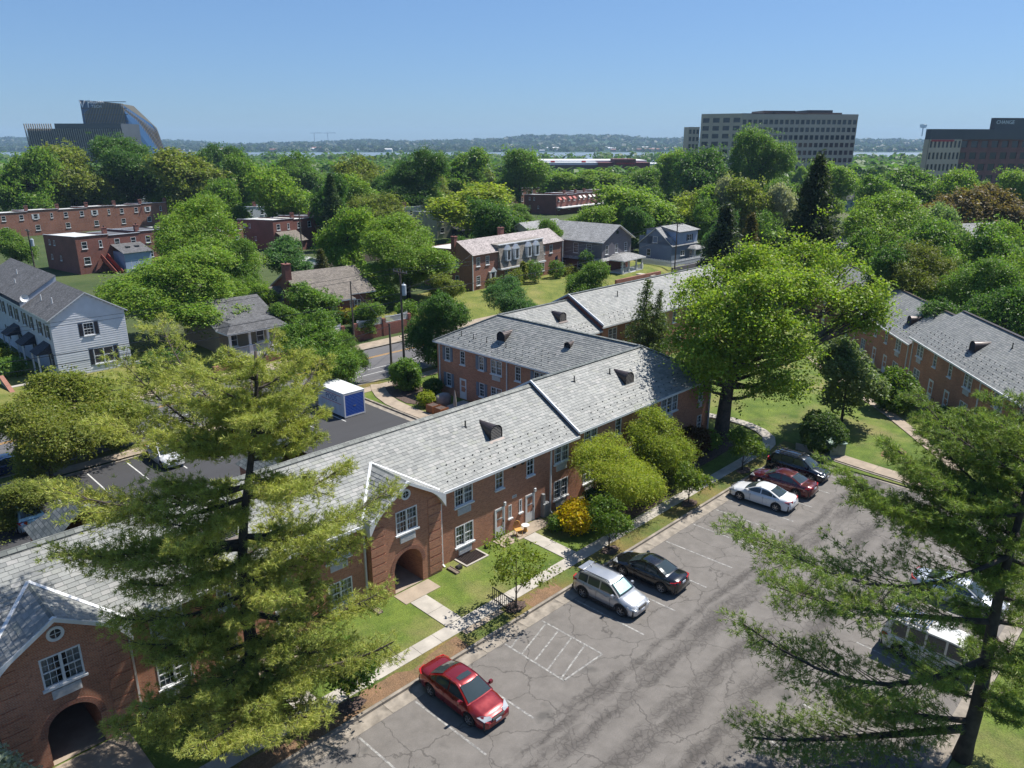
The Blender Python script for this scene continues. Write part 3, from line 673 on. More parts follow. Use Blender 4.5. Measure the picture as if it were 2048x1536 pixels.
# car park
def uvobj(name,mb,mats,label,kind='structure'): o=mb.build(name,mats,rz=TH); return tag(o,label,kind=kind)
m=MB(); m.face([(-30,4.9,0),(57.5,4.9,0),(57.9,12,0),(58.3,18,0),(58.6,21,0),(58.9,23.75,0),(-30,23.75,0)])
lot=uvobj('parking_lot',m,MAT['lot'],'cracked grey asphalt car park beside the brick apartments')
def stripe(a,b,w=.10,mat='line_w',z=.005,parent=lot,name='parking_line'):
    a=Vector((*a,z)); b=Vector((*b,z)); d=(b-a).normalized(); s=Vector((-d.y,d.x,0))*w/2; q=MB(); q.face([a-s,b-s,b+s,a+s]); q.build(name,MAT[mat],parent)
for u0 in (14.25,17.4,20.4,29.0,32.0,35.3,38.3,41.6,44.6,46.7,49.7,52.8,55.9): stripe((u0,23.6),(u0+.12,18.9))
for u0 in (17,20.2,23.4,26.6,29.8,33,36.2,39.4,42.6,45.8,49): stripe((u0+.25,10.6),(u0,5.8))
# hatched bay
stripe((23.35,23.6),(23.4,19.55)); stripe((26.2,23.6),(26.3,19.5)); stripe((23.4,19.6),(26.3,19.5))
for (a_,b_) in (((23.4,23.2),(24.3,23.55)),((23.42,22.45),(26.2,23.3)),((23.45,21.6),(26.22,22.4)),((23.45,20.7),(26.24,21.5)),((23.47,19.8),(26.26,20.6))): stripe(a_,b_,.09)
# kerb and gutter along the apartments, in cast lengths
kb=tag(empty('kerb',W(0,24.5,0),TH),'stained concrete kerb and gutter along the apartment lawn',kind='structure')
mk=MB(); mk.box(0,2.985,0,.17,-.05,.15); mkm=mk.mesh('kerb_length',MAT['kerb']); mg=MB(); mg.box(0,2.985,-.78,-.004,-.05,.012); mgm=mg.mesh('gutter_slab',MAT['kerb'])
for k in range(-10,19): link('kerb_length',mkm,kb,(k*3+1.2,0,0)); link('gutter_slab',mgm,kb,(k*3+1.2,0,0))
kb2=tag(empty('kerb',W(58.6,18,0),TH),'concrete kerb at the courtyard end of the car park',kind='structure')
pts=[(58.93,23.9),(58.75,21),(58.45,18),(58.05,12),(57.7,7.5),(57.4,4.9)]
for a,b in zip(pts,pts[1:]):
    q=MB(); A=Vector((a[0]-58.6,a[1]-18,.05)); B=Vector((b[0]-58.6,b[1]-18,.05)); q.bar(A+Vector((.1,0,0)),B+Vector((.1,0,0)),.17,.2); q.build('kerb_length',MAT['kerb'],kb2)
    q=MB(); q.bar(A+Vector((-.3,0,-.06)),B+Vector((-.3,0,-.06)),.6,.05); q.build('gutter_slab',MAT['kerb'],kb2)
kb3=tag(empty('kerb',W(0,4.8,0),TH),'concrete kerb under the pine at the right of the car park',kind='structure')
mk3=MB(); mk3.box(0,2.985,-.17,0,-.05,.15); mk3m=mk3.mesh('kerb_length',MAT['kerb']); mg3=MB(); mg3.box(0,2.985,.004,.6,-.05,.012); mg3m=mg3.mesh('gutter_slab',MAT['kerb'])
for k in range(4,19): link('kerb_length',mk3m,kb3,(k*3,0,0)); link('gutter_slab',mg3m,kb3,(k*3,0,0))
# verge, walks, lawns
m=MB()
for k in range(-10,20): m.face([(k*3,24.67,.14),(k*3+3,24.67,.14),(k*3+3,25.9,.19),(k*3,25.9,.19)])
uvobj('verge',m,MAT['verge'],'worn grass and clay verge between kerb and footpath')
rc=random.Random(4)
for a,b,lb in ((6,21.8,'bare orange clay on the verge beside the red sedan'),(26.6,29.2,'bare clay at the verge behind the silver wagon')):
    m=MB(); n=24; top=[(a+(b-a)*i/n,25.5+rc.uniform(-.35,.32)) for i in range(n+1)]
    for (x0,y0),(x1,y1) in zip(top,top[1:]): m.face([(x0,24.68,.146),(x1,24.68,.146),(x1,y1,.146+(y1-24.67)*.0407),(x0,y0,.146+(y0-24.67)*.0407)])
    uvobj('bare_clay',m,MAT['clay'],lb)
for u in (15,25.9,34.6,43.8,51.8):
    m=MB(); m.face([(u+.75*math.cos(i*.449)*rc.uniform(.8,1.15),25.35+.5*math.sin(i*.449)*rc.uniform(.8,1.1),.196) for i in range(14)]); uvobj('mulch_ring',m,MAT['mulch'],'dark mulch round a young kerbside tree, %s from the left'%ordinal((15,25.9,34.6,43.8,51.8).index(u)+1))
def slabs(name,label,poly_pairs,mat,z,parent=None,th=.08,gap=.012):
    """poly_pairs: list of (left,right) uv points along the path; one slab per pair of stations"""
    e=tag(empty(name,W(*poly_pairs[0][0],0),TH),label,kind='structure'); ox,oy=poly_pairs[0][0]
    for (l0,r0),(l1,r1) in zip(poly_pairs,poly_pairs[1:]):
        a,b,c,d=[Vector((p[0]-ox,p[1]-oy)) for p in (l0,r0,r1,l1)]; cen=(a+b+c+d)/4
        q=[cen+(p-cen)*(1-gap/max(.3,(p-cen).length)) for p in (a,b,c,d)]
        mb=MB(); mb.prism([(p.x,p.y) for p in q],z-th,z); mb.build('slab',MAT[mat],e)
    return e
def straight(u0,v0,u1,v1,w,st=1.35):
    a=Vector((u0,v0)); b=Vector((u1,v1)); d=(b-a); L=d.length; d.normalize(); s=Vector((-d.y,d.x))*w/2; n=max(1,int(L/st)); return [((a+d*L*i/n+s)[:],(a+d*L*i/n-s)[:]) for i in range(n+1)]
slabs('footpath','pale concrete footpath running along the front lawn',straight(-20,26.3,56.5,26.3,.9),'conc',.205)
slabs('footpath','pale concrete path from footpath to arched entrance',straight(22.55,26.77,22.55,29.85,1.15),'conc',.206)
slabs('entrance_apron','tan concrete apron in front of the arched passage',[((21.7,31.05),(24.25,31.05)),((21.7,29.87),(24.25,29.87))],'conc2',.20)
slabs('footpath','pale concrete path to the paired white doors',straight(32.3,26.77,32.3,30.35,1.1),'conc',.206)
slabs('door_landing','tan concrete landing under the paired white doors',[((30.0,30.37),(30.0,31.5)),((32.2,30.37),(32.2,31.5)),((34.5,30.37),(34.5,31.5))],'conc2',.21)
slabs('footpath','pale concrete path beside the small kerbside tree near the red car',straight(13.6,26.77,13.6,30.2,1.1),'conc',.206)
slabs('door_landing','tan concrete landing behind the tall pine',[((11.5,30.22),(11.5,31.5)),((13.5,30.22),(13.5,31.5)),((15.6,30.22),(15.6,31.5))],'conc2',.21)
slabs('entrance_apron','tan concrete apron under the leftmost arch',[((3.6,31.05),(7.2,31.05)),((3.6,26.8),(7.2,26.8))],'conc2',.2)
st=tag(empty('front_steps',W(23.6,24.7,0),TH),'low tan concrete steps from kerb up to footpath','steps')
for k in range(3): q=MB(); q.box(-1.3,1.5,k*.38,1.13,.02+k*.062,.082+k*.062); q.build('step',MAT['conc2'],st)
def lawn(name,us,vs,mat,dz,label,hole=None): return grid_sheet(name,us,vs,MAT[mat],dz,hole,label=label)
lawn('front_lawn',lin(-30,58,2),[26.6,28,29.5,31.7],'grass',.17,'front lawn between footpath and brick apartments')
lawn('courtyard_lawn',[56.0]+lin(58,130,4),[-30,-20,-10,0,4,8,12,16,20,24,28]+lin(32,64,4),'grass',.10,'bright green courtyard lawn under the big maple',hole=lambda u,v:(u<58.9 and v<24.2))
lawn('lot_side_lawn',lin(-30,56,8),[-40,-20,-8,0,4.6],'grass',.1,'shaded grass beside the car park under the pine')
slabs('footpath','tan concrete walk at the end of the car park',[((58.95,24.4),(60.3,25.0)),((59.0,21),(60.5,21)),((58.7,18),(60.2,18)),((58.3,12),(59.8,12)),((57.9,5),(59.4,5))],'conc2',.2)
cp=[(57.0,26.3),(58.6,26.6),(59.9,27.3),(60.9,28.6),(61.5,30.2),(61.6,31.8),(61.2,33.6),(60.6,36)]
def ribbon(pts,w):
    out=[]
    for i,p in enumerate(pts):
        a=Vector(pts[max(0,i-1)]); b=Vector(pts[min(len(pts)-1,i+1)]); d=(b-a).normalized(); s=Vector((-d.y,d.x))*w/2; out.append(((Vector(p)+s)[:],(Vector(p)-s)[:]))
    return out
slabs('footpath','curved concrete path round the maple trunk',ribbon(cp,1.1),'conc',.206)
def gzuv(u,v): p=W(u,v); return gz(p.x,p.y)
rp=tag(empty('footpath',W(64,13.2,0),TH),'straight concrete path in front of the right brick building',kind='structure')
P_=straight(64,13.2,96,41.5,1.15,1.4)
for (l0,r0),(l1,r1) in zip(P_,P_[1:]):
    mb=MB(); c=[(p[0]+(q[0]-p[0])*.008-64,p[1]+(q[1]-p[1])*.008-13.2,gzuv(*p)+.16) for p,q in ((l0,l1),(r0,r1),(r1,r0),(l1,l0))]; mb.face(c[::-1]); mb.face([(a,b,z-.08) for a,b,z in c]); mb.build('slab',MAT['conc2'],rp)
m=MB(); m.prism([(64.2+1.5*math.cos(a)*(1+.2*math.sin(3*a)),18.2+.95*math.sin(a)*(1+.15*math.cos(2*a))) for a in [i*.524 for i in range(12)]],.0,.125,bottom=False); uvobj('bare_patch',m,MAT['clay'],'bare clay patch in courtyard lawn with a cut stump')
m=MB(); m.tube([(0,0,0),(0,0,.12)],[.3,.26],10); m.tube([(0,0,.1),(0,0,.35)],[.1,.05],7); m.tube([(0,0,.15),(.25,.1,.2)],[.05,.02],5); o=m.build('tree_stump',MAT['grey_box'],None,W(64.6,18.6,.1)); tag(o,'small grey fixture on bare patch of courtyard lawn','fixture')
# street and rear car park
def vc(u): return 5.7*ss(100,224,u)
US=lin(-140,100,20)+lin(110,320,10)
def strip_uv(name,v0,v1,z,mat,label,us_=US):
    m=MB()
    for a,b in zip(us_,us_[1:]): m.face([(a,v0+vc(a),z),(b,v0+vc(b),z),(b,v1+vc(b),z),(a,v1+vc(a),z)])
    return uvobj(name,m,MAT[mat],label)
road=strip_uv('street',66.0,77.6,.0,'road','grey two-lane street behind the apartments')
def road_line(v0,w,mat,seg=None):
    for a,b in zip(US,US[1:]):
        q=MB(); q.face([(a,v0-w/2+vc(a),.006),(b,v0-w/2+vc(b),.006),(b,v0+w/2+vc(b),.006),(a,v0+w/2+vc(a),.006)]); q.build('road_line',MAT[mat],road)
road_line(74.15,.11,'line_y'); road_line(74.45,.11,'line_y'); road_line(70.2,.11,'line_ws'); road_line(68.6,.11,'line_ws')
strip_uv('kerb',65.75,66.0,.13,'kerb','near kerb of the street'); strip_uv('kerb',77.6,77.9,.13,'kerb','far kerb of the street')
strip_uv('verge',64.6,65.75,.10,'verge','grass strip along near side of the street',lin(-140,320,20)); strip_uv('pavement',63.2,64.6,.12,'conc2','tan pavement along near side of the street')
strip_uv('pavement',77.9,80.3,.11,'conc2','tan pavement along far side of the street')
m=MB(); m.face([(-60,43.5,.01),(40.9,43.5,.01),(40.9,62.6,.01),(-60,62.6,.01)]); rl=uvobj('rear_parking_lot',m,MAT['newasph'],'dark new asphalt lot with storage container behind the apartments')
for u0 in lin(0,36,3): stripe((u0,62.2),(u0,57.6),.10,'line_ws',.016,rl)
m=MB(); m.box(40.9,41.1,43.5,62.8,-.05,.15); m.box(-60,40.9,62.6,62.8,-.05,.149); uvobj('kerb',m,MAT['kerb'],'kerb round the rear asphalt lot')
m=MB(); m.box(40.3,40.9,43.5,62.6,-.05,.018); uvobj('gutter',m,MAT['kerb'],'pale gutter at the end of rear lot')
lawn('rear_garden',lin(41.1,58,4),[40.5,45,50,56,62,63.2],'grass',.09,'garden between rear lot and back wing')
slabs('footpath','curving tan path from street to rear patio',ribbon([(44.6,64.6),(43.6,63),(42.7,61),(42.1,58.6),(41.9,56),(41.95,53),(42.1,49.5),(42.3,46)],1.5),'conc2',.16)
slabs('patio','pale concrete patio beside back wing wall',[((42.95,54.0),(47.6,54.0)),((42.95,50.5),(47.6,50.5)),((42.95,47),(47.6,47))],'conc',.15)
m=MB(); m.prism([(43.2,63),(46.5,63.4),(47.5,60),(47.4,56),(44.2,55.2),(43.0,57.5),(43.4,60.5)],.0,.14,bottom=False); uvobj('planting_bed',m,MAT['mulch'],'mulch bed beside the curving rear path')
for (a,b,c,d,lb) in ((36,45.6,26.85,31.5,'mulch bed under yellow-green shrubs at apartment front'),(46,57,28.2,31.5,'mulch bed under the russet shrubs at building end')):
    m=MB(); m.prism([(a,c+.6),(a+1,c+.1),((a+b)/2,c),(b-1,c+.2),(b,c+.9),(b,d),(a,d)],.1,.2,bottom=False); uvobj('planting_bed',m,MAT['mulch'],lb)
# raised yards across the street
for (a,b,lb,mt) in ((-20,46,'dry front lawn of the white terrace and porch house','grass2'),(61,106,'sloping dry lawn before the slate-roofed brick pair','grass2'),(106,160,'front lawns of the grey and blue houses','grass2')):
    lawn('front_yard',lin(a,b,4),lin(80.4,97,1.2),mt,.04,lb)
# ------------------------------------------------------------------ brick apartments
EAVE=5.45; RISE=2.55; OV=.30
FW=dict(glass='pane',frame='white')
def D(x,z,ac=True,**k): return dict(x=x,z=z,w=1.5,h=1.42,kind='dm',ac=ac,**k)
def S(x,z,**k): return dict(x=x,z=z,w=.72,h=1.42,kind='sm',**k)
def roof_deck(root,quads,mat='slated',name='roof'):
    m=MB()
    for q in quads: m.face(q)
    return m.build(name,MAT[mat],root)
def fascia(root,a,b,mat='white'):
    m=MB(); a=Vector(a); b=Vector(b); m.bar(a+Vector((0,0,-.09)),b+Vector((0,0,-.09)),.12,.17); return m.build('gutter',MAT[mat],root)
def guards(root,p0,p1,up,n,rows=3,seed=0,lo=.5,gap=.55):
    """snow guards in staggered rows near the eave"""
    rng=random.Random(seed); m=MB(); p0=Vector(p0); p1=Vector(p1); up=Vector(up).normalized()
    for r in range(rows):
        for k in range(n):
            c=p0.lerp(p1,(k+.5+(r%2)*.5)/(n+.5))+up*(lo+r*gap)
            m.box(c.x-.03,c.x+.03,c.y-.026,c.y+.026,c.z,c.z+.085)
    return tag(m.build('snow_guards',MAT['iron'],root),kind='stuff')
# ---- front range A1 (u -16 .. 38.4, v 31.6 .. 40.4)
OU,OV_=13.0,31.6
A1=empty('apartment_building',W(OU,OV_,0),TH,'long red brick apartment range with pale slate roof and two arched gables','building')
L0,L1=-30.0,25.4; DEP=8.8; RY=4.4; RZ=EAVE+RISE
wins=[]
for x,c in ((26.94-13,2),): wins+=[D(x,3.68,curtain=1),D(x,.93,curtain=1)]
wins+=[S(30.4-13,3.68,curtain=2),S(33.3-13,3.68,curtain=1)]
wins+=[D(36.1-13,3.68,curtain=1),D(36.1-13,.93,curtain=1)]
wins+=[D(8.9-13,3.68,curtain=1),D(8.9-13,1.0,curtain=1),S(12.0-13,3.68,curtain=2),S(14.9-13,3.68,curtain=2),D(17.9-13,3.68,curtain=1),D(17.9-13,.93,curtain=1)]
wins+=[D(-.9-13,3.68,curtain=1),D(-.9-13,.93,curtain=1),S(-5-13,3.68,curtain=1),S(-8-13,3.68,curtain=1)]
wins+=[dict(x=31.6-13,z=1.22,w=.28,h=.95,kind='s',sill=True),dict(x=32.6-13,z=1.28,w=.28,h=.95,kind='s',sill=True)]
for q in wins: q['x']-=L0
# split into flanks so the two bays stay open
BAYS=(22.95-13,5.3-13); HB=2.5
spans=[(L0,BAYS[1]-HB),(BAYS[1]+HB,BAYS[0]-HB),(BAYS[0]+HB,L1)]
for a,b in spans:
    ww=[dict(q,x=q['x']+L0-a) for q in wins if a<=q['x']+L0 and q['x']+L0+q['w']<=b]
    wall_with(A1,'wall',MAT['brick'],(a,0),(1,0),b-a,0,EAVE,ww,**FW)
m=MB(); wall(m,(L1,DEP),(-1,0),L1-L0,0,EAVE); wall(m,(L0,DEP),(0,-1),DEP,0,EAVE,top=[(DEP/2,RZ-.12)]); m.build('wall',MAT['brick'],A1)
for d in (30.42,33.3,11.9,14.9): door(A1,(d-13,-.005,.21),0,.74,2.0)
for d in (31.2,34.1,12.7): 
    q=MB(); q.box(d-13-.07,d-13+.07,-.14,0,2.35,2.6); q.build('wall_lamp',MAT['white'],A1)
q=MB(); q.box(31.95-13,32.35-13,-.02,0,2.55,2.75); q.build('number_plate',MAT['white'],A1)
text3d('lettering','1224',.15,MAT['iron'],A1,(32.15-13,-.024,2.65),(math.pi/2,0,0),.003)
for d in (29.4,): q=MB(); q.box(d-13,d-13+.28,-.16,0,4.95,5.05); q.build('flood_light',MAT['white'],A1)
for d in (32.0,32.8): q=MB(); q.box(d-13,d-13+.22,-.1,0,4.75,5.1); q.build('wall_vent',MAT['blackplastic'],A1)
for d in (25.8,20.3,8.0,2.7,35.7): spout(A1,d-13,0,.15,EAVE-.1)
q=MB(); q.box(34.75-13,35.35-13,-.35,0,.2,1.2); q.box(34.8-13,35.0-13,-.22,0,1.2,1.9); q.build('meter_box',MAT['grey_box'],A1)
# roof decks, slates
ez=EAVE-.02; e0=-OV; sl=math.atan2(RISE,RY); drop=OV*math.tan(sl)
P=lambda x,y:(x,y,EAVE+(min(y,DEP-y))*math.tan(sl))
front=[P(L0,-OV),P(L1,-OV),P(L1,RY),P(L0,RY)]
roof_deck(A1,[front,[P(L1,DEP+OV),P(L0,DEP+OV),P(L0,RY),P(L1,RY)]])
sls=slate_slope(front[0],front[1],front[3],front[2],seed=1)
camL=Vector((-OU,-OV_)); ca=W(0,0); 
camloc=Vector((0-OU,0-OV_,CAMH))
def hid(s):   # slates under the bay roofs are left out
    c=(s[0]+s[2])/2
    return any(abs(c.x-b)<HB*max(0,1-(c.y+OV)/2.7) for b in BAYS)
sls=[s for s in sls if not hid(s)]
sls.sort(key=lambda s:(((s[0]+s[2])/2)-camloc).length)
vis=[s for s in sls if s[0].x>-13.2]
near=vis[:300]; ids={id(s) for s in near}
ro=bpy.data.objects.new('roof_slates',slates_mesh('roof_slates',[s for s in sls if id(s) not in ids])); COL.objects.link(ro); ro.parent=A1; tag(ro,kind='stuff')
roofp=[c for c in A1.children if c.name.startswith('roof') and 'slates' not in c.name][0]
sm_=slates_mesh('slate',[(Vector((0,0,0)),Vector((.4,0,0)),Vector((.4,.263,0)),Vector((0,.263,0)),Vector((0,0,.045)),Vector((0,0,.004)))])
for s in near:
    A,B,C,D_,lo,hi=s; o=link('slate',sm_,roofp,A,rot=(sl,0,0)); o.scale=((B-A).length/.4,1,lo.length/.045)
m=MB(); m.bar((L0,RY-.1,RZ+.02),(L1,RY-.1,RZ+.02),.3,.03,up=(0,-math.sin(sl),math.cos(sl))); m.bar((L0,RY+.13,RZ),(L1,RY+.13,RZ),.26,.03,up=(0,math.sin(sl),math.cos(sl))); m.build('ridge_cap',MAT['slated'],A1)
for a,b in spans: fascia(A1,(a,-OV-.03,P(0,-OV)[2]),(b if b<L1 else L1,-OV-.03,P(0,-OV)[2]))
fascia(A1,(L0,DEP+OV+.03,P(0,-OV)[2]),(L1,DEP+OV+.03,P(0,-OV)[2]))
UPV=(0,math.cos(sl),math.sin(sl))
guards(A1,P(13.2,-OV),P(25.2,-OV),UPV,16); guards(A1,P(-4.5,-OV),P(6.5,-OV),UPV,15,seed=3)
eyebrow_vent(A1,32.0-13,1.55,P(0,1.55)[2]+.16,sl); eyebrow_vent(A1,13.5-13,1.55,P(0,1.55)[2]+.16,sl)
pipe(A1,30.6-13,3.0,P(0,3.0)[2]); pipe(A1,11.4-13,3.1,P(0,3.1)[2])
# arched gable bays
def bay(root,xc,y0=-.45):
    mb=MB(); h=HB; aw=1.02; zs=1.62; apex=7.0; eb=EAVE+.05
    # wall with arch and window openings, in vertical strips
    xs=sorted({-h,h,-.76,.76,*[-aw+2*aw*i/16 for i in range(17)]})
    def gtop(x): return eb+(apex-eb)*(1-abs(x)/h)**1.0
    def arch(x): return zs+1.03*math.sqrt(max(0,1-(x/aw)**2)) if abs(x)<=aw+1e-6 else 0
    for a,b in zip(xs,xs[1:]):
        xm=(a+b)/2; inarch=abs(xm)<aw; lo=(arch(a),arch(b)) if inarch else (0,0); t0=min(gtop(a),9);t1=min(gtop(b),9)
        if abs(xm)<.76:
            mb.face([(xc+a,y0,lo[0]),(xc+b,y0,lo[1]),(xc+b,y0,3.86),(xc+a,y0,3.86)]); mb.face([(xc+a,y0,5.28),(xc+b,y0,5.28),(xc+b,y0,t1),(xc+a,y0,t0)])
        else: mb.face([(xc+a,y0,lo[0]),(xc+b,y0,lo[1]),(xc+b,y0,t1),(xc+a,y0,t0)])
        if inarch: mb.face([(xc+a,y0,lo[0]),(xc+a,y0+6,lo[0]),(xc+b,y0+6,lo[1]),(xc+b,y0,lo[1])])
    for s in (-1,1):
        mb.face([(xc+s*h,y0,0),(xc+s*h,.02,0),(xc+s*h,.02,eb),(xc+s*h,y0,eb)]); mb.face([(xc+s*aw,y0,0),(xc+s*aw,y0+6,0),(xc+s*aw,y0+6,zs),(xc+s*aw,y0,zs)])
        mb.face([(xc+s*.76,y0,3.86),(xc+s*.76,y0+.1,3.86),(xc+s*.76,y0+.1,5.28),(xc+s*.76,y0,5.28)])
    mb.face([(xc-.76,y0,3.86),(xc+.76,y0,3.86),(xc+.76,y0+.1,3.86),(xc-.76,y0+.1,3.86)]); mb.face([(xc-.76,y0,5.28),(xc+.76,y0,5.28),(xc+.76,y0+.1,5.28),(xc-.76,y0+.1,5.28)])
    mb.face([(xc-aw,y0+6,0),(xc+aw,y0+6,0),(xc+aw,y0+6,3),(xc-aw,y0+6,3)])
    bo=mb.build('gable_bay',MAT['brick'],root)
    q=MB(); q.face([(xc-aw,y0,.2),(xc+aw,y0,.2),(xc+aw,y0+6,.2),(xc-aw,y0+6,.2)]); q.build('passage_floor',MAT['conc2'],bo)
    # arch ring of soldier bricks
    vo=MB(); n=25
    for i in range(n):
        a=math.pi*(i+.08)/n; b=math.pi*(i+.92)/n
        f=lambda r,t,y:(xc-math.cos(t)*(aw+r),y,zs+math.sin(t)*(1.03+r))
        vo.face([f(.005,a,y0-.02),f(.24,a,y0-.02),f(.24,b,y0-.02),f(.005,b,y0-.02)]); vo.face([f(.24,a,y0-.02),f(.24,a,y0),f(.24,b,y0),f(.24,b,y0-.02)])
    vo.build('arch_ring',MAT['brick3'],bo)
    # quoin bands
    for s in (-1,1):
        for k in range(9):
            z=.35+k*.56; c0,c1=sorted((xc+s*(h-.95),xc+s*(h+.015)))
            q=MB(); q.box(c0,c1,y0-.035,y0+.0,z,z+.47); q.build('quoin_band',MAT['brick'],bo)
    window(root,(xc-.76,y0,3.86),0,1.52,1.42,'dm','pane','white',ac=True,curtain=1)
    # round window
    q=MB(); n=24
    for i in range(n):
        a=2*math.pi*i/n; b=2*math.pi*(i+1)/n; f=lambda r,t,y:(xc+r*math.cos(t),y,6.18+r*math.sin(t))
        for r0,r1,ya,yb in ((.21,.33,y0-.06,y0-.06),(.33,.33,y0-.06,y0),(.21,.21,y0-.06,y0-.0)): q.face([f(r0,a,ya),f(r1,a,yb),f(r1,b,yb),f(r0,b,ya)])
    q.bar((xc-.21,y0-.03,6.18),(xc+.21,y0-.03,6.18),.02,.02); q.bar((xc,y0-.03,5.97),(xc,y0-.03,6.39),.02,.02)
    ow=q.build('round_window',MAT['white'],bo); q=MB(); q.face([(xc+.22*math.cos(2*math.pi*i/n),y0-.012,6.18+.22*math.sin(2*math.pi*i/n)) for i in range(n)]); q.build('pane',MAT['glass'],ow)
    # roof planes back to the main slope, slates
    ry=y0-.28; az=apex+.06; sl2=math.tan(sl)
    yr=(az-EAVE)/sl2; zr=EAVE+.02
    for s in (-1,1):
        ex=h+.22; ez=az-(az-eb)*(ex/h); ye=max(ry+.05,(ez-EAVE)/sl2)
        lst=[]
        A_=Vector((xc+s*ex,ry,ez)); Bv=Vector((xc+s*ex,ye,ez)); Cv=Vector((xc,yr,az)); Dv=Vector((xc,ry,az))
        q=MB(); q.face([A_,Bv,Cv,Dv] if s>0 else [Bv,A_,Dv,Cv]); rf=q.build('bay_roof',MAT['slated'],bo)
        sl_=slate_slope(*((A_,Bv,Dv,Cv) if s>0 else (Bv,A_,Cv,Dv)),w=.38,seed=5+s)
        so_=bpy.data.objects.new('bay_slates',slates_mesh('bay_slates',sl_)); COL.objects.link(so_); so_.parent=bo; tag(so_,kind='stuff')
        # white valley flashing and rake with curved bracket
        q=MB(); q.bar(Bv+Vector((0,0,.06)),Cv+Vector((0,0,.06)),.16,.05); q.build('valley_flashing',MAT['white'],bo)
        q=MB(); prof=[]
        for i in range(9):
            t=i/8; x=h*t+.2*t; zt=az-(az-eb)*x/h; wd_=.20 if t<.6 else .20+.62*((t-.6)/.4)**2.2
            prof.append((xc+s*x,zt,zt-wd_))
        for (xa,ta,ba),(xb,tb,bb) in zip(prof,prof[1:]):
            f=[(xa,ry-.04,ba),(xb,ry-.04,bb),(xb,ry-.04,tb),(xa,ry-.04,ta)]; q.face(f if s>0 else f[::-1])
            g=[(xa,ry-.04,ba),(xb,ry-.04,bb),(xb,y0,bb),(xa,y0,ba)]; q.face(g)
            g=[(xa,ry-.04,ta),(xb,ry-.04,tb),(xb,ry+.1,tb+.01),(xa,ry+.1,ta+.01)]; q.face(g)
        xa,ta,ba=prof[-1]; q.face([(xa,ry-.04,ba),(xa,.0,ba),(xa,.0,ta),(xa,ry-.04,ta)]); q.build('rake_board',MAT['white'],bo)
    return bo
for b in BAYS: bay(A1,b)
# rear hipped porches peeping over the ridge
for xc in (9.4-13,21.5-13,-3-13):
    m=MB(); a=2.2; y0,y1=DEP+.3,DEP+4.2; z=5.0; zt=6.9
    m.face([(xc-a,y1,z),(xc-a,y0,z),(xc,y0,zt),(xc,y1-2,zt)]); m.face([(xc+a,y0,z),(xc+a,y1,z),(xc,y1-2,zt),(xc,y0,zt)]); m.face([(xc+a,y1,z),(xc-a,y1,z),(xc,y1-2,zt)]); m.build('rear_porch_roof',MAT['slated'],A1)
    m=MB(); m.box(xc-a+.2,xc+a-.2,DEP+.01,y1-.2,0,z); m.build('rear_porch',MAT['brick'],A1)
# ---- angled block A2 + wing + back range, one U-shaped building
U=empty('apartment_building',W(52.3,36.0,0),TH,'U-shaped red brick apartment block with hipped slate roofs around the maple','building')
def X(u): return u-52.3
def Y(v): return v-36.0
E2=EAVE+.3; R2=E2+RISE
w2=[D(39.3-38.4,3.88,curtain=1),D(39.3-38.4,1.1,curtain=1),S(47.15-38.4,3.9,curtain=1),dict(x=49.0-38.4,z=3.85,w=2.45,h=1.4,kind='tm',ac=True,curtain=1),S(54.75-38.4,3.75,ac=True,curtain=1),S(54.8-38.4,.95,curtain=1),S(43-38.4,3.9),D(44.2-38.4,1.0)]
wall_with(U,'wall',MAT['brick'],(X(38.4),Y(31.6)),(1,0),18.3,0,E2,w2,**FW)
# gable upstand where it steps above the lower range, with white rake and brick band
m=MB(); x=X(38.4); tz=math.tan(sl)
def prof(v,base): return base+min(v-31.6,40.4-v)*tz
m.face([(x,Y(31.3),prof(31.3,EAVE)-.15),(x,Y(36),prof(36,EAVE)-.15),(x,Y(36),prof(36,E2)),(x,Y(31.3),prof(31.3,E2))][::-1]); m.face([(x,Y(36),prof(36,EAVE)-.15),(x,Y(40.7),prof(40.7,EAVE)-.15),(x,Y(40.7),prof(40.7,E2)),(x,Y(36),prof(36,E2))][::-1])
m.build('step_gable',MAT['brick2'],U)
m=MB()
for a,b in (((31.25),(36.0)),((40.75),(36.0))): m.bar((x-.06,Y(a),prof(a,E2)+.0),(x-.06,Y(b),prof(b,E2)+.0),.10,.16)
m.build('rake_board',MAT['trimblue'],U)
# east end wall, wing left wall, outer walls
wall_with(U,'wall',MAT['brick'],(X(56.7),Y(31.6)),(0,1),17.4,0,E2,[S(2.5,3.8),S(2.5,1.0),D(6.5,3.8),D(6.5,1.0),D(12,3.8),D(12,1)])
ww=[S(58.3-57.0+.0,3.75,shutters='shutter_g'),S(58.3-54.72,3.75),S(58.3-51.98,3.75,shutters='shutter_g'),D(58.3-50.27,3.75),S(58.3-46.97,3.75),D(58.3-44.57,3.75,shutters='shutter_g',ac=False),S(58.3-56.9,1.02,shutters='shutter_g'),S(58.3-51.95,1.02,shutters='shutter_g'),D(58.3-50.27,1.0,ac=False),S(58.3-46.9,1.0)]
wall_with(U,'wall',MAT['brick'],(X(47.9),Y(58.3)),(0,-1),58.3-40.4,0,E2,ww)
door(U,(X(47.9)-.005,Y(54.75),.15),-math.pi/2,.8,2.05)
for v in (48.05,57.9): m=MB(); m.box(X(47.9)-.1,X(47.9),Y(v)-.045,Y(v)+.045,.2,E2-.1); m.build('downspout',MAT['white'],U)
m=MB(); m.box(X(56.62),X(56.72),Y(31.6)-.1,Y(31.6),.2,E2-.1); m.build('downspout',MAT['white'],U)
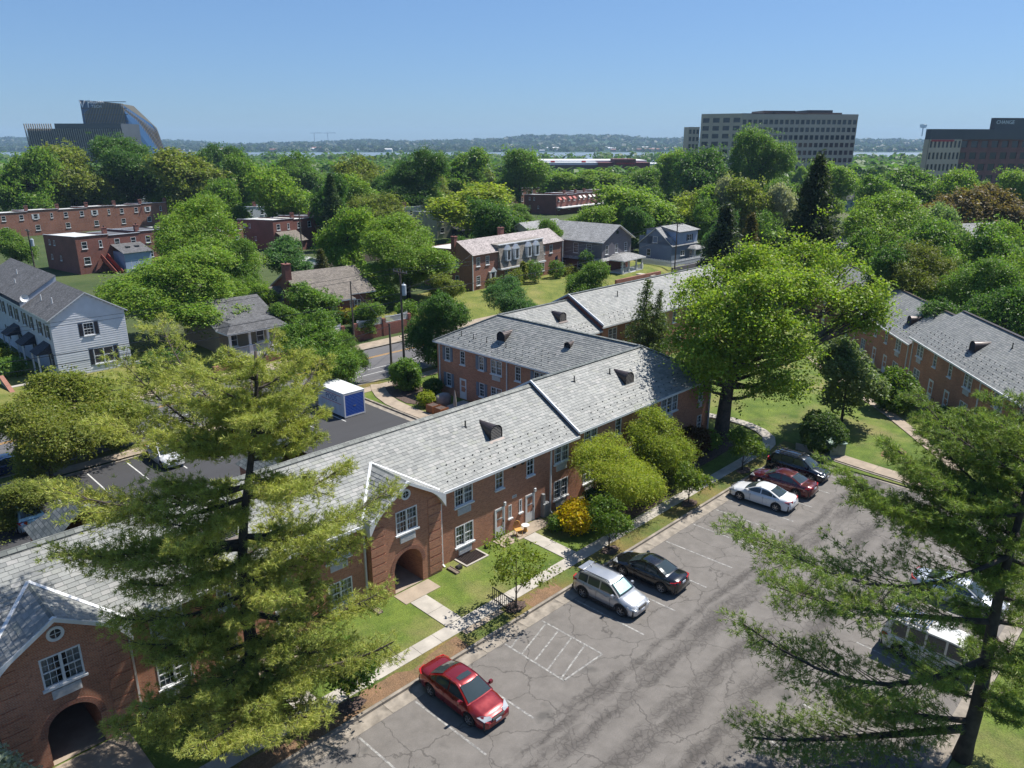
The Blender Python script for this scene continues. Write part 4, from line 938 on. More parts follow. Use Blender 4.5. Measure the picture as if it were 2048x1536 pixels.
m=MB(); wall(m,(X(63.2),Y(58.3)),(-1,0),63.2-47.9,0,E2); wall(m,(X(47.9),Y(40.4)),(-1,0),9.5,0,E2); m.build('wall',MAT['brick'],U)
wall_with(U,'wall',MAT['brick'],(X(56.7),Y(49.0)),(1,0),6.5,0,E2,[D(1,3.8),D(1,1),S(4,3.8)])
E3=E2+.45; R3=E3+RISE+.1; RV=53.65; HV=4.65
wall_with(U,'wall',MAT['brick'],(X(63.2),Y(48.85)),(1,0),30,0,E3,[q for k in range(3) for q in (D(1.2+9.6*k,4.1),D(1.2+9.6*k,1.2),S(4.3+9.6*k,4.1),S(7.2+9.6*k,4.1),S(5.6+9.6*k,1.2))])
m=MB(); wall(m,(X(93.2),Y(58.45)),(-1,0),30,0,E3); wall(m,(X(93.2),Y(48.85)),(0,1),9.6,0,E3,top=[(4.8,R3-.1)]); 
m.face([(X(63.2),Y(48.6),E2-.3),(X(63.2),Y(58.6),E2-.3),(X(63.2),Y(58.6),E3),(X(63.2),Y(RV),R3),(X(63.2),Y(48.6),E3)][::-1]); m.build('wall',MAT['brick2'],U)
m=MB(); m.bar((X(63.2)-.05,Y(48.55),E3+.0),(X(63.2)-.05,Y(RV),R3+.02),.10,.2); m.bar((X(63.2)-.05,Y(58.7),E3),(X(63.2)-.05,Y(RV),R3+.02),.1,.2); m.build('rake_board',MAT['trimblue'],U)
for a,bz in ((65.8,E3),(60.5,E2)): m=MB(); m.box(X(a),X(a)+.09,Y(48.9)-.12,Y(48.9)-.02,.2,bz-.1); m.build('downspout',MAT['white'],U)
eo=E2-OV*tz
c_fr=(X(57.0),Y(31.3),eo); r1=(X(38.4),Y(36.0),R2); rr=(X(52.3),Y(36.0),R2); rb=(X(52.3),Y(RV),R2)
inner=(X(47.6),Y(40.7),eo)
def slates_on(root,quad,seed,w=.40,ex=.235):
    s=slate_slope(quad[0],quad[1],quad[3],quad[2],seed=seed,w=w,ex=ex); o=bpy.data.objects.new('roof_slates',slates_mesh('roof_slates',s)); COL.objects.link(o); o.parent=root; return tag(o,kind='stuff')
q_front=[(X(38.4),Y(31.3),eo),c_fr,rr,r1]
q_wl=[(X(47.6),Y(58.6),eo),inner,rr,rb]
q_el=[c_fr,(X(57.0),Y(48.7),eo),rb,rr]
q_back=[inner,(X(38.4),Y(40.7),eo),r1,rr]
q_bbo=[(X(63.2),Y(58.6),eo),(X(47.6),Y(58.6),eo),rb,(X(63.2),Y(RV),R2)]
q_bbi=[(X(57.0),Y(48.7),eo),(X(63.2),Y(48.7),eo),(X(63.2),Y(RV),R2),rb]
roof_deck(U,[q_front,q_wl,q_el,q_back,q_bbo,q_bbi])
e3o=E3-OV*tz
q3i=[(X(63.0),Y(48.55),e3o),(X(93.4),Y(48.55),e3o),(X(93.4),Y(RV),R3),(X(63.0),Y(RV),R3)]; q3o=[(X(93.4),Y(58.75),e3o),(X(63.0),Y(58.75),e3o),(X(63.0),Y(RV),R3),(X(93.4),Y(RV),R3)]
roof_deck(U,[q3i,q3o])
for k,q in enumerate((q_front,q_wl,q_bbi,q3i)): slates_on(U,q,20+k)
for a,b in ((q_front[0],q_front[1]),(q_wl[0],q_wl[1]),(q_el[0],q_el[1]),(q_bbi[0],q_bbi[1]),(q3i[0],q3i[1])): fascia(U,a,b)
m=MB()
for a,b in ((r1,rr),(rr,rb),(rb,(X(63.2),Y(RV),R2)),((X(63.0),Y(RV),R3),(X(93.4),Y(RV),R3)),(rr,c_fr),(rb,(X(47.6),Y(58.6),eo))): m.bar(Vector(a)+Vector((0,0,.02)),Vector(b)+Vector((0,0,.02)),.32,.06)
m.build('ridge_cap',MAT['slated'],U)
guards(U,(X(40),Y(31.3),eo),(X(54.5),Y(31.3),eo),UPV,18,seed=4); guards(U,(X(47.6),Y(57.2),eo),(X(47.6),Y(43),eo),(math.cos(sl),0,math.sin(sl)),17,4,seed=6); guards(U,(X(58),Y(48.7),eo),(X(62.6),Y(48.7),eo),UPV,7,3,seed=7); guards(U,(X(64.5),Y(48.55),e3o),(X(80),Y(48.55),e3o),UPV,18,3,seed=8)
def zf(v): return E2+(v-31.6)*tz
eyebrow_vent(U,X(46.9),Y(33.3),zf(33.3)+.15,sl); pipe(U,X(46.0),Y(34.6),zf(34.6)); pipe(U,X(42.0),Y(34.9),zf(34.9))
eyebrow_vent(U,X(49.4),Y(50.4),E2+(49.4-47.9)*tz+.15,sl,-math.pi/2); eyebrow_vent(U,X(50.4),Y(42.8),E2+2.5*tz+.1,sl,-math.pi/2,.7,.6)
for v in (55.6,53.8,51.9,49.2): pipe(U,X(48.9),Y(v),E2+1.0*tz,.55,.035)
eyebrow_vent(U,X(59.2),Y(51.0),E2+2.0*tz+.15,sl); pipe(U,X(70),Y(52),E3+3.1*tz,.6); pipe(U,X(82),Y(52),E3+3.1*tz,.6)
# ---- right-hand building, two steps
def range_bldg(loc,rz,label,parts,dep=9.4):
    root=empty('apartment_building',loc,rz,label,'building'); tz_=math.tan(sl); rise=tz_*dep/2
    for (x0,x1,z0,wn,vents,pipes,sp) in parts:
        e=z0+EAVE
        wall_with(root,'wall',MAT['brick'],(x0,0),(1,0),x1-x0,z0-.6,e,[dict(q,x=q['x']-x0) for q in wn])
        m=MB(); wall(m,(x1,dep),(-1,0),x1-x0,z0-.6,e); wall(m,(x1,0),(0,1),dep,z0-.6,e,top=[(dep/2,e+rise-.05)]); wall(m,(x0,dep),(0,-1),dep,z0-.6,e,top=[(dep/2,e+rise-.05)]); m.build('wall',MAT['brick'],root)
        eo_=e-OV*tz_; m=MB(); m.face([(x0-.1,-OV,eo_),(x1+.1,-OV,eo_),(x1+.1,dep/2,e+rise),(x0-.1,dep/2,e+rise)]); m.face([(x1+.1,dep+OV,eo_),(x0-.1,dep+OV,eo_),(x0-.1,dep/2,e+rise),(x1+.1,dep/2,e+rise)]); m.build('roof',MAT['slatef'],root)
        m=MB(); m.bar((x0-.1,dep/2,e+rise+.02),(x1+.1,dep/2,e+rise+.02),.32,.06); m.build('ridge_cap',MAT['metal_d'],root)
        fascia(root,(x0-.1,-OV-.02,eo_),(x1+.1,-OV-.02,eo_)); guards(root,(x0+1,-OV,eo_),(x1-1,-OV,eo_),UPV,int((x1-x0)*1.05),4,seed=int(x1))
        for a in vents: eyebrow_vent(root,a,1.5,e+1.5*tz_+.16,sl,0)
        for a in pipes: pipe(root,a,3.4,e+3.4*tz_,.55)
        for a in sp: spout(root,a,0,z0+.1,e-.15)
    return root
def unit(o,z,door_=False): return [D(o,z+3.62),S(o+4.0,z+3.62),S(o+7.4,z+3.62),D(o+10.6,z+3.62),D(o,z+.9),D(o+10.6,z+.9)]
RB=range_bldg((43.0,78.1,0),R_(264),'right-hand brick apartment range with stepped slate roof and barrel vents',[
  (-42,-.02,-.95,unit(-14.7,-.95)+unit(-32,-.95),(-5.2,-24),(-3.5,-20),(-17.2,-.6)),
  (0,46,-.1,unit(1.55,-.1)+unit(17.6,-.1)+unit(33.6,-.1),(9.5,28),(12.5,30),(.45,15.2,31.5))])
for x,z in ((-10.4,-.9),(-6.9,-.9),(5.5,-.05),(9.0,-.05),(21.6,-.05),(25,-.05)): door(RB,(x,-.005,z+.1),0,.85,2.05)
# ------------------------------------------------------------------ vehicles (local x forward, y left, z up)
def interp(pts,x):
    pts=sorted(pts)
    if x<=pts[0][0]: return pts[0][1]
    for (a,za),(b,zb) in zip(pts,pts[1:]):
        if x<=b:
            t=(x-a)/(b-a); t=t*t*(3-2*t)*.5+t*.5; return za+(zb-za)*t
    return pts[-1][1]
def make_car(label,cat,loc,rz,paint,L=4.8,Wd=1.8,H=1.47,wb=2.72,kind='sedan',glass='carglass',sunroof=False,rails=False,rack=False,shade=False,spoiler=False,cladding=False,name='parked_car',wr=.325,group='cars parked around the apartments',antenna=False,rim='alloy'):
    e=empty(name,loc,rz,label,cat,group); P=paint; hw=Wd/2; f=L/2
    ax=(wb/2+.02,-wb/2+.02)
    van=kind=='van'
    if kind=='sedan':
        top=[(f,.52),(f-.08,.66),(f-.35,.80),(f-1.15,.95),(f-1.3,.97),(0,.98),(-f+1.15,1.03),(-f+.35,1.03),(-f+.06,.95),(-f,.72)]
        cab=dict(b0=f-1.12,t0=f-1.92,t1=-f+1.62,b1=-f+.72,zb=.95)
    elif kind=='wagon':
        top=[(f,.55),(f-.08,.70),(f-.3,.86),(f-1.0,1.01),(f-1.15,1.02),(0,1.04),(-f+.6,1.08),(-f+.06,1.02),(-f,.75)]
        cab=dict(b0=f-1.0,t0=f-1.75,t1=-f+.52,b1=-f+.10,zb=1.0)
    else:
        top=[(f,.5),(f-.05,.8),(f-.2,1.12),(0,1.14),(-f+.2,1.14),(-f+.03,1.1),(-f,.8)]
        cab=dict(b0=f-.16,t0=f-.62,t1=-f+.25,b1=-f+.05,zb=1.08)
    def w(x):
        t=abs(x)/f; r=hw*(1-.05*t**2)
        ed=f-abs(x); 
        if ed<.55: r*=1-.26*((.55-ed)/.55)**2.4
        return r
    ra=wr+.07
    def zb(x):
        z=.24 if abs(x)<f-.35 else .24+.06*((abs(x)-f+.35)/.35)
        for a in ax:
            d=abs(x-a)
            if d<ra: z=max(z,wr+math.sqrt(ra*ra-d*d))
        return z
    xs=sorted(set([round(-f+L*i/44,4) for i in range(45)]+[round(a+ra*math.cos(math.pi*i/10),4) for a in ax for i in range(11)]+[f-.03,-f+.03,f-.1,-f+.1]))
    V=[];rings=[]
    for x in xs:
        W_=w(x); zt=interp(top,x); z0=min(zb(x),zt-.12); zm=max(z0+.04,.62 if not van else .7); zs=max(zm+.02,zt-.13)
        half=[(W_*.97,z0),(W_*1.0,z0+(zm-z0)*.5),(W_*1.005,zm),(W_*.985,(zm+zs)/2),(W_*.95,zs),(W_*.86,zt-.03),(W_*.62,zt+.005),(W_*.3,zt+.022),(0,zt+.028)]
        ring=[(x,-y,z) for y,z in half]+[(x,y,z) for y,z in half[-2::-1]]
        rings.append(len(V)); V+=ring
    n=17;F=[]
    for a,b in zip(rings,rings[1:]):
        for j in range(n-1): F.append((a+j,b+j,b+j+1,a+j+1))
    F.append(tuple(rings[0]+j for j in range(n))); F.append(tuple(rings[-1]+j for j in range(n))[::-1])
    me=bpy.data.meshes.new('car_body'); me.from_pydata(V,[],F); me.materials.append(P); me.shade_smooth(); link('body',me,e)
    m=MB(); m.box(-f+.12,f-.12,-hw*.86,hw*.86,.2,.62); m.build('underbody',MAT['blackplastic'],e)
    if cladding:
        m=MB()
        for a in ax:
            for s in (-1,1):
                for i in range(12):
                    t0=math.pi*i/12;t1=math.pi*(i+1)/12; q=lambda r,t:(a+r*math.cos(t),s*(hw+.008),wr+r*math.sin(t))
                    fc=[q(ra-.01,t0),q(ra+.06,t0),q(ra+.06,t1),q(ra-.01,t1)]; m.face(fc if s<0 else fc[::-1])
        for s in (-1,1): m.box(-wb/2+ra,wb/2-ra,min(s*hw*.96,s*(hw+.01)),max(s*hw*.96,s*(hw+.01)),.2,.36)
        m.build('cladding',MAT['blackplastic'],e)
    # cabin: profile curve swept across
    c=cab; zr=H; z0=c['zb']; N=30; prof=[]
    def bez(p,q,r,s,t): return p*(1-t)**3+3*q*t*(1-t)**2+3*r*t*t*(1-t)+s*t**3
    pts=[]
    for i in range(9): t=i/8; pts.append((c['b0']+(c['t0']-c['b0'])*t,z0+(zr-.07-z0)*(t**.92)))
    for i in range(1,9): t=i/8; x=c['t0']+(c['t1']-c['t0'])*t; pts.append((x,zr-.07+.07*math.sin(math.pi*(.12+.76*t))**.8-(.03*t if kind=='sedan' else .02*t*t)))
    zl=pts[-1][1]
    for i in range(1,9): t=i/8; pts.append((c['t1']+(c['b1']-c['t1'])*t,zl+(z0+.05-zl)*(t**1.08)))
    wbse=hw*.90 if not van else hw*.96; wtop=hw*(.66 if kind=='sedan' else .70 if kind=='wagon' else .82)
    def hwz(z): t=max(0,min(1,(z-z0)/(zr-z0))); return wbse+(wtop-wbse)*t**.9
    V=[];F=[];n=9
    for (x,z) in pts:
        h=hwz(z)
        for j in range(n):
            y=-1+2*j/(n-1); V.append((x-.10*(y*y)*(1 if x>0 else -1)*(1-min(1,abs(z-zr)/.5)*.3),h*y,z+.035*(1-y*y)-(.02 if abs(y)>.99 else 0)))
    k=len(pts)
    for i in range(k-1):
        for j in range(n-1): F.append((i*n+j,(i+1)*n+j,(i+1)*n+j+1,i*n+j+1))
    b=len(V)
    for s in (0,n-1):
        side=[i*n+s for i in range(k)]; F.append(tuple(side) if s else tuple(side[::-1]))
    me=bpy.data.meshes.new('car_cabin'); me.from_pydata(V,[],[q[::-1] for q in F[:(k-1)*(n-1)]]+F[(k-1)*(n-1):]); me.materials.append(P)
    for p in me.polygons: p.use_smooth=len(p.vertices)==4
    link('cabin',me,e)
    def strip(i0,i1,ins,off,nm,mat,yc=.88):
        m=MB()
        def g(i,y):
            i=max(0,min(k-1.001,i)); a=int(i); t=i-a; x=pts[a][0]+(pts[a+1][0]-pts[a][0])*t; z=pts[a][1]+(pts[a+1][1]-pts[a][1])*t; dx=pts[a+1][0]-pts[a][0]; dz=pts[a+1][1]-pts[a][1]; l=math.hypot(dx,dz); nx,nz=dz/l*-1,dx/l*-1
            nx,nz=(-dz/l,dx/l) if dx<0 else (dz/l,-dx/l)
            if nz<0: nx,nz=-nx,-nz
            h=hwz(z); return (x-.10*(y*y)*(1 if x>0 else -1)*(1-min(1,abs(z-zr)/.5)*.3)+nx*off,h*y,z+.035*(1-y*y)+nz*off)
        M_=6;S_=6
        for a in range(S_):
            for bq in range(M_):
                ya,yb=-yc+2*yc*bq/M_,-yc+2*yc*(bq+1)/M_; ia,ib=i0+(i1-i0)*a/S_,i0+(i1-i0)*(a+1)/S_
                m.face([g(ia,ya),g(ia,yb),g(ib,yb),g(ib,ya)])
        return m.build(nm,mat,e,smooth=True)
    strip(.5,7.6,0,.012,'windshield',MAT[glass])
    if shade: strip(1.4,7.0,0,.02,'sunshade',MAT['sunshade'],.74)
    strip(16.5,23.0 if kind=='sedan' else 21.5,0,.012,'rear_window',MAT[glass],.84)
    if sunroof: strip(9.3,11.4,0,.01,'sunroof',MAT[glass],.62)
    # side windows
    xs_b,xs_t=c['b0']-.28,c['b1']+.35; 
    cuts=[(.02,.46),(.50,.86),(.885,.99)] if kind=='sedan' else [(.02,.40),(.435,.72),(.745,.97)] if kind=='wagon' else [(.03,.24),(.27,.5),(.53,.74),(.77,.96)]
    for s in (-1,1):
        for a,b_ in cuts:
            m=MB(); n_=6
            def ztop(x):
                best=z0+.1
                for (p,q),(p2,q2) in zip(pts,pts[1:]):
                    if min(p,p2)<=x<=max(p,p2) and abs(p-p2)>1e-6: best=q+(q2-q)*(x-p)/(p2-p)
                return best
            for i in range(n_):
                x0=xs_b+(xs_t-xs_b)*(a+(b_-a)*i/n_); x1=xs_b+(xs_t-xs_b)*(a+(b_-a)*(i+1)/n_)
                za,zb_=max(z0+.05,ztop(x0)-.10),max(z0+.05,ztop(x1)-.10)
                zl0=z0+.045
                yo=lambda z:s*(hwz(z)+.010)
                q=[(x0,yo(zl0),zl0),(x1,yo(zl0),zl0),(x1,yo(zb_),zb_),(x0,yo(za),za)]
                m.face(q if s>0 else q[::-1])
            m.build('side_window',MAT['carglass'],e)
    # wheels
    for a in ax:
        for s in (-1,1):
            m=MB(); m.tube([(0,s*.0,0),(0,s*.03,0),(0,s*.17,0),(0,s*.2,0)],[wr*.9,wr,wr,wr*.93],22); t=m.build('wheel',MAT['rubber'],e,(a,s*(hw-.205),wr))
            r=MB(); R0=wr*.66
            for i in range(20):
                t0=2*math.pi*i/20;t1=2*math.pi*(i+1)/20; y=s*.206
                r.face([(R0*math.cos(t0),y,R0*math.sin(t0)),(R0*math.cos(t1),y,R0*math.sin(t1)),(R0*.86*math.cos(t1),y-s*.02,R0*.86*math.sin(t1)),(R0*.86*math.cos(t0),y-s*.02,R0*.86*math.sin(t0))])
            for i in range(6):
                t0=2*math.pi*i/6; r.bar((.02*math.cos(t0),s*.2,.02*math.sin(t0)),(R0*.92*math.cos(t0),s*.197,R0*.92*math.sin(t0)),.03,R0*.24,up=(0,1,0))
            r.tube([(0,s*.19,0),(0,s*.212,0)],[R0*.22,R0*.18],10); r.build('rim',MAT[rim],t)
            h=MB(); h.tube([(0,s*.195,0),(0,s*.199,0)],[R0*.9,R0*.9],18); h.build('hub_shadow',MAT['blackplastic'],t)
    def patch(nm,mat,q): m=MB(); m.face(q); return m.build(nm,mat,e)
    for s in (-1,1):
        # headlamps wrap the corner
        zt=interp(top,f-.3)
        if van:
            m=MB(); m.tube([(f-.02,s*hw*.66,.78),(f+.03,s*hw*.66,.78)],[.12,.1],14); m.build('headlight',MAT['lamp_lens'],e)
        else:
            m=MB(); m.face([(f-.035,s*w(f-.03)*.48,.62),(f-.14,s*(w(f-.14)*.99),.63),(f-.52,s*(w(f-.52)*.985),.74),(f-.45,s*(w(f-.45)*.86),.79),(f-.16,s*w(f-.1)*.52,.755)])
            o=m.build('headlight',MAT['lamp_lens'],e); o.modifiers.new('thick','SOLIDIFY').thickness=.06; o.modifiers['thick'].offset=0
        m=MB(); zq=(.78,.95) if kind=='sedan' else (.82,1.05); m.face([(-f+.02,s*w(-f+.04)*.52,zq[0]),(-f+.14,s*w(-f+.14)*1.0,zq[0]-.01),(-f+.42,s*(w(-f+.42)*1.0),zq[1]-.06),(-f+.14,s*w(-f+.14)*.99,zq[1]),(-f+.035,s*w(-f+.04)*.52,zq[1]-.02)])
        o=m.build('tail_light',MAT['red_lens'],e); o.modifiers.new('thick','SOLIDIFY').thickness=.06; o.modifiers['thick'].offset=0
        m=MB(); xm=c['b0']-.42; m.box(xm-.06,xm+.07,min(s*(hwz(z0)+.0),s*(hwz(z0)+.1)),max(s*(hwz(z0)+.0),s*(hwz(z0)+.1)),z0+.04,z0+.08); m.box(xm-.05,xm+.08,min(s*(hwz(z0)+.09),s*(hwz(z0)+.25)),max(s*(hwz(z0)+.09),s*(hwz(z0)+.25)),z0+.03,z0+.18); m.build('mirror',P if not van else MAT['chrome'],e)
        for xx in ((.28,-.78) if kind!='van' else (.9,)):
            m=MB(); y=hw*.985; m.box(xx-.1,xx+.1,min(s*y,s*(y+.03)),max(s*y,s*(y+.03)),.80,.835); m.build('door_handle',P if kind!='van' else MAT['chrome'],e)
        for xx in (c['b0']-.62,-.35,c['b1']-.02+.35) if kind!='van' else (.7,-.5):   # door shut lines
            m=MB(); m.box(xx-.006,xx+.006,min(s*hw*.99,s*(hw*1.0+.006)),max(s*hw*.99,s*(hw+.006)),.36,.86); m.build('door_seam',MAT['blackplastic'],e)
    gy=hw*.5
    if van:
        m=MB(); m.box(f-.03,f+.012,-hw*.9,hw*.9,.36,.48); m.build('bumper',MAT['chrome'],e)
    else:
        m=MB(); m.box(f-.05,f+.004,-gy*.8,gy*.8,.58,.71)
        go=m.build('grille',MAT['blackplastic'],e); m=MB()
        for i in range(3): m.box(f+.003,f+.012,-gy*.78,gy*.78,.60+.04*i,.613+.04*i)
        m.build('grille_bar',MAT['chrome'],go)
        m=MB(); m.box(f-.1,f-.004,-hw*.55,hw*.55,.28,.40); m.build('air_intake',MAT['blackplastic'],e)
    m=MB(); m.box(f+.0,f+.02,-.16,.16,.44,.54); m.build('number_plate',MAT['plate'],e)
    m=MB(); m.box(-f-.015,-f+.01,-.16,.16,.74,.86); m.build('number_plate',MAT['plate'],e)
    m=MB(); m.box(-f-.012,-f+.06,-hw*.78,hw*.78,.30,.40); m.build('rear_valance',MAT['blackplastic'],e)
    if rails or rack:
        m=MB()
        for s in (-1,1):
            y=s*wtop*.86; m.tube([(c['t0']-.15,y,zr-.03),(c['t0']-.3,y,zr+.035),(c['t1']+.3,y,zr+.03),(c['t1']+.1,y,zr-.05)],.022,6)
        m.build('roof_rail',MAT['blackplastic'],e)
    if rack:
        m=MB(); za=zr+.09
        for xx in (c['t0']-.45,c['t1']+.6): m.bar((xx,-wtop,za),(xx,wtop,za),.05,.04)
        for s in (-.35,.15): m.bar((c['t0']-.3,s,za+.05),(c['t1']+.15,s,za+.05),.06,.05); m.bar((c['t1']+.3,s,za+.05),(c['t1']+.05,s,za+.32),.04,.04)
        m.build('bike_rack',MAT['iron'],e)
    if spoiler: m=MB(); m.face([(c['t1']+.15,-wtop*.9,zr-.02),(c['t1']+.15,wtop*.9,zr-.02),(c['t1']-.22,wtop*.85,zr-.05),(c['t1']-.22,-wtop*.85,zr-.05)][::-1]); o=m.build('spoiler',P,e); o.modifiers.new('t','SOLIDIFY').thickness=.05
    if antenna: m=MB(); m.tube([(c['t1']+.35,0,zr),(c['t1']+.12,0,zr+.2)],[.018,.006],5); m.build('antenna',MAT['iron'],e)
    if van:
        m=MB(); za=zr+.12
        for i in range(14): xx=-f+.35+i*.13; m.bar((xx,-wtop*.9,za),(xx,wtop*.9,za),.05,.03)
        for s in (-1,1): m.bar((-f+.3,s*wtop*.9,za-.03),(-f+2.15,s*wtop*.9,za-.03),.05,.06); m.bar((-f+.3,s*wtop*.9,za+.06),(-f+2.15,s*wtop*.9,za+.06),.03,.03)
        m.build('roof_rack',MAT['chrome'],e)
    return e
CP={k:carpaint('paint_'+k,*v) for k,v in dict(red=((.20,.010,.012),.45,.3),silver=((.42,.43,.45),.6,.33),black=((.006,.006,.008),.2,.22),white=((.60,.61,.62),.05,.3),maroon=((.085,.008,.012),.45,.28),navy=((.006,.010,.022),.3,.25),silver2=((.52,.55,.60),.5,.3),cream=((.55,.54,.50),.1,.3),blue=((.012,.03,.10),.4,.28),ltblue=((.30,.46,.52),.3,.3),charcoal=((.02,.02,.022),.3,.3)).items()}
RZV=TH-math.pi/2     # nose towards the camera side (-v)
RZK=TH+math.pi/2     # nose towards the kerb (+v)
make_car('red sedan with sunroof, backed against the clay verge','car',W(19.0,22.05,0),RZV,CP['red'],4.82,1.8,1.49,2.72,sunroof=True)
make_car('silver crossover wagon with black roof rails and windscreen sunshade','car',W(30.35,22.15,0),RZV+.03,CP['silver'],4.45,1.78,1.6,2.64,kind='wagon',rails=True,shade=True,spoiler=True,cladding=True,wr=.345,antenna=True)
make_car('black sedan parked nose-in right beside the silver wagon','car',W(33.85,21.85,0),RZK+.03,CP['black'],4.62,1.78,1.45,2.7)
make_car('white sedan with pale rear lamps, frontmost of the three parked together','car',W(48.1,21.85,0),RZK+.05,CP['white'],4.68,1.82,1.42,2.72)
make_car('maroon sedan between the white sedan and the black wagon','car',W(51.3,21.85,0),RZK+.02,CP['maroon'],4.86,1.84,1.46,2.78)
make_car('black wagon with roof bike rack by the courtyard path','car',W(54.6,22.2,0),RZV+.04,CP['navy'],4.7,1.8,1.6,2.7,kind='wagon',rack=True,wr=.34)
make_car('silver-blue sedan half hidden behind the right pine','car',W(44.3,8.0,0),RZV,CP['silver2'],4.85,1.82,1.46,2.78)
make_car('cream camper van with chrome roof rack under the right pine','van',W(37.6,7.5,0),RZV,CP['cream'],4.4,1.72,1.95,2.4,kind='van',name='camper_van',wr=.33)
make_car('dark blue sedan parked on the street at the left edge','car',W(10.6,67.0,0),TH+math.pi,CP['blue'],4.6,1.8,1.46,2.7)
make_car('white sedan in the rear lot seen through the tall pine','car',W(20.4,60.4,0),RZV+.0,CP['white'],4.6,1.8,1.46,2.7)
make_car('charcoal wagon in rear lot near the storage container','car',W(30.4,60.6,0),RZV,CP['charcoal'],4.6,1.85,1.68,2.7,kind='wagon',wr=.35)
make_car('pale blue wagon in rear lot behind the leafy left tree','car',W(9.4,56.5,0),RZK,CP['ltblue'],4.5,1.8,1.62,2.68,kind='wagon')
make_car('red sedan in the rear lot under the left tree','car',W(5.2,54.0,0),RZV,CP['red'],4.6,1.8,1.46,2.7)
make_car('silver sedan driving up the far end of the street','car',W(198,78.6,0),TH+.05,CP['silver2'],4.7,1.8,1.46,2.7,group='cars on the street')
make_car('white van turning by the far crossing of the street','car',W(188,73.5,0),TH,CP['white'],4.9,1.9,1.8,2.9,kind='wagon',group='cars on the street')
# ------------------------------------------------------------------ houses across the street
def hroot(name,u,v,z,label,ang=0.0,cat='house'): return empty(name,W(u,v,z),TH+R_(ang),label,cat)
def s_(x,z,w=.9,h=1.4,**k): return dict(x=x,z=z,w=w,h=h,kind=k.pop('kind','s'),**k)
def gable_house(root,Lx,Dy,zb,ze,zr,wmat,rmat,axis='x',wf=(),wl=(),wr=(),ov=.35,wname='wall',backw=True):
    """axis: ridge direction; front is y=0 (wf), left x=0 (wl), right x=Lx (wr)"""
    tf=[(Lx/2,zr)] if axis=='y' else None; tl=[(Dy/2,zr)] if axis=='x' else None
    wall_with(root,wname,MAT[wmat],(0,0),(1,0),Lx,zb,ze,wf,top=tf)
    wall_with(root,wname,MAT[wmat],(0,Dy),(0,-1),Dy,zb,ze,wl,top=tl); wall_with(root,wname,MAT[wmat],(Lx,0),(0,1),Dy,zb,ze,wr,top=tl)
    m=MB(); wall(m,(Lx,Dy),(-1,0),Lx,zb,ze,top=tf); m.build(wname,MAT[wmat],root)
    m=MB(); t=.12
    if axis=='x':
        k=(zr-ze)/(Dy/2); zo=ze-ov*k
        A=[(-ov,-ov,zo),(Lx+ov,-ov,zo),(Lx+ov,Dy/2,zr),(-ov,Dy/2,zr)]; B=[(Lx+ov,Dy+ov,zo),(-ov,Dy+ov,zo),(-ov,Dy/2,zr),(Lx+ov,Dy/2,zr)]
    else:
        k=(zr-ze)/(Lx/2); zo=ze-ov*k
        A=[(-ov,Dy+ov,zo),(-ov,-ov,zo),(Lx/2,-ov,zr),(Lx/2,Dy+ov,zr)]; B=[(Lx+ov,-ov,zo),(Lx+ov,Dy+ov,zo),(Lx/2,Dy+ov,zr),(Lx/2,-ov,zr)]
    m=MB()
    for q in (A,B):
        m.face([(a,b,c+t) for a,b,c in q]); 
    r=m.build('roof',MAT[rmat],root)
    m=MB()
    for q in (A,B):
        m.face([(a,b,c) for a,b,c in q][::-1])
        for i in range(4):
            a,b=q[i],q[(i+1)%4]; m.face([a,b,(b[0],b[1],b[2]+t-.005),(a[0],a[1],a[2]+t-.005)])
    m.build('eaves',MAT['white'],root); return r
def chimney(root,x,y,z0,z1,w=.7,d=.7,mat='brick2'):
    m=MB(); m.box(x-w/2,x+w/2,y-d/2,y+d/2,z0,z1); m.box(x-w/2-.06,x+w/2+.06,y-d/2-.06,y+d/2+.06,z1,z1+.12); c=m.build('chimney',MAT[mat],root)
    m=MB(); m.tube([(x,y,z1+.12),(x,y,z1+.42)],[.14,.11],8); m.build('flue',MAT['iron'],c); return c
def porch(root,x0,x1,y0,y1,zf,zr,rmat,posts,hip=.8,rise=.9,rail=True):
    m=MB(); m.box(x0,x1,y0,y1,zf-.9,zf); m.build('porch_floor',MAT['white'],root)
    m=MB(); o=.35; a=[(x0-o,y0-o),(x1+o,y0-o),(x1+o,y1),(x0-o,y1)]; t=[(x0+hip,y0+hip),(x1-hip,y0+hip),(x1-hip,y1),(x0+hip,y1)]
    for i in (0,1,3): j=(i+1)%4; m.face([(*a[i],zr),(*a[j],zr),(*t[j],zr+rise),(*t[i],zr+rise)])
    m.face([(*p,zr+rise) for p in t]); pr=m.build('porch_roof',MAT[rmat],root)
    m=MB(); m.box(x0-o,x1+o,y0-o,y1,zr-.18,zr-.01); m.build('porch_fascia',MAT['white'],root)
    for px,py in posts: q=MB(); q.box(px-.22,px+.22,py-.22,py+.22,zf-.02,zf+.9); q.box(px-.12,px+.12,py-.12,py+.12,zf+.9,zr-.18); q.build('porch_post',MAT['white'],root)
    if rail:
        P=sorted(posts)
        for (ax,ay),(bx,by) in zip(P,P[1:]):
            if abs(ay-by)>.3: continue
            q=MB(); q.bar((ax,ay,zf+.85),(bx,by,zf+.85),.06,.06); q.bar((ax,ay,zf+.1),(bx,by,zf+.1),.05,.05)
            n=int(abs(bx-ax)/.14)
            for i in range(1,n): xx=ax+(bx-ax)*i/n; q.box(xx-.02,xx+.02,ay-.02,ay+.02,zf+.1,zf+.85)
            q.build('railing',MAT['rail_w'],root)
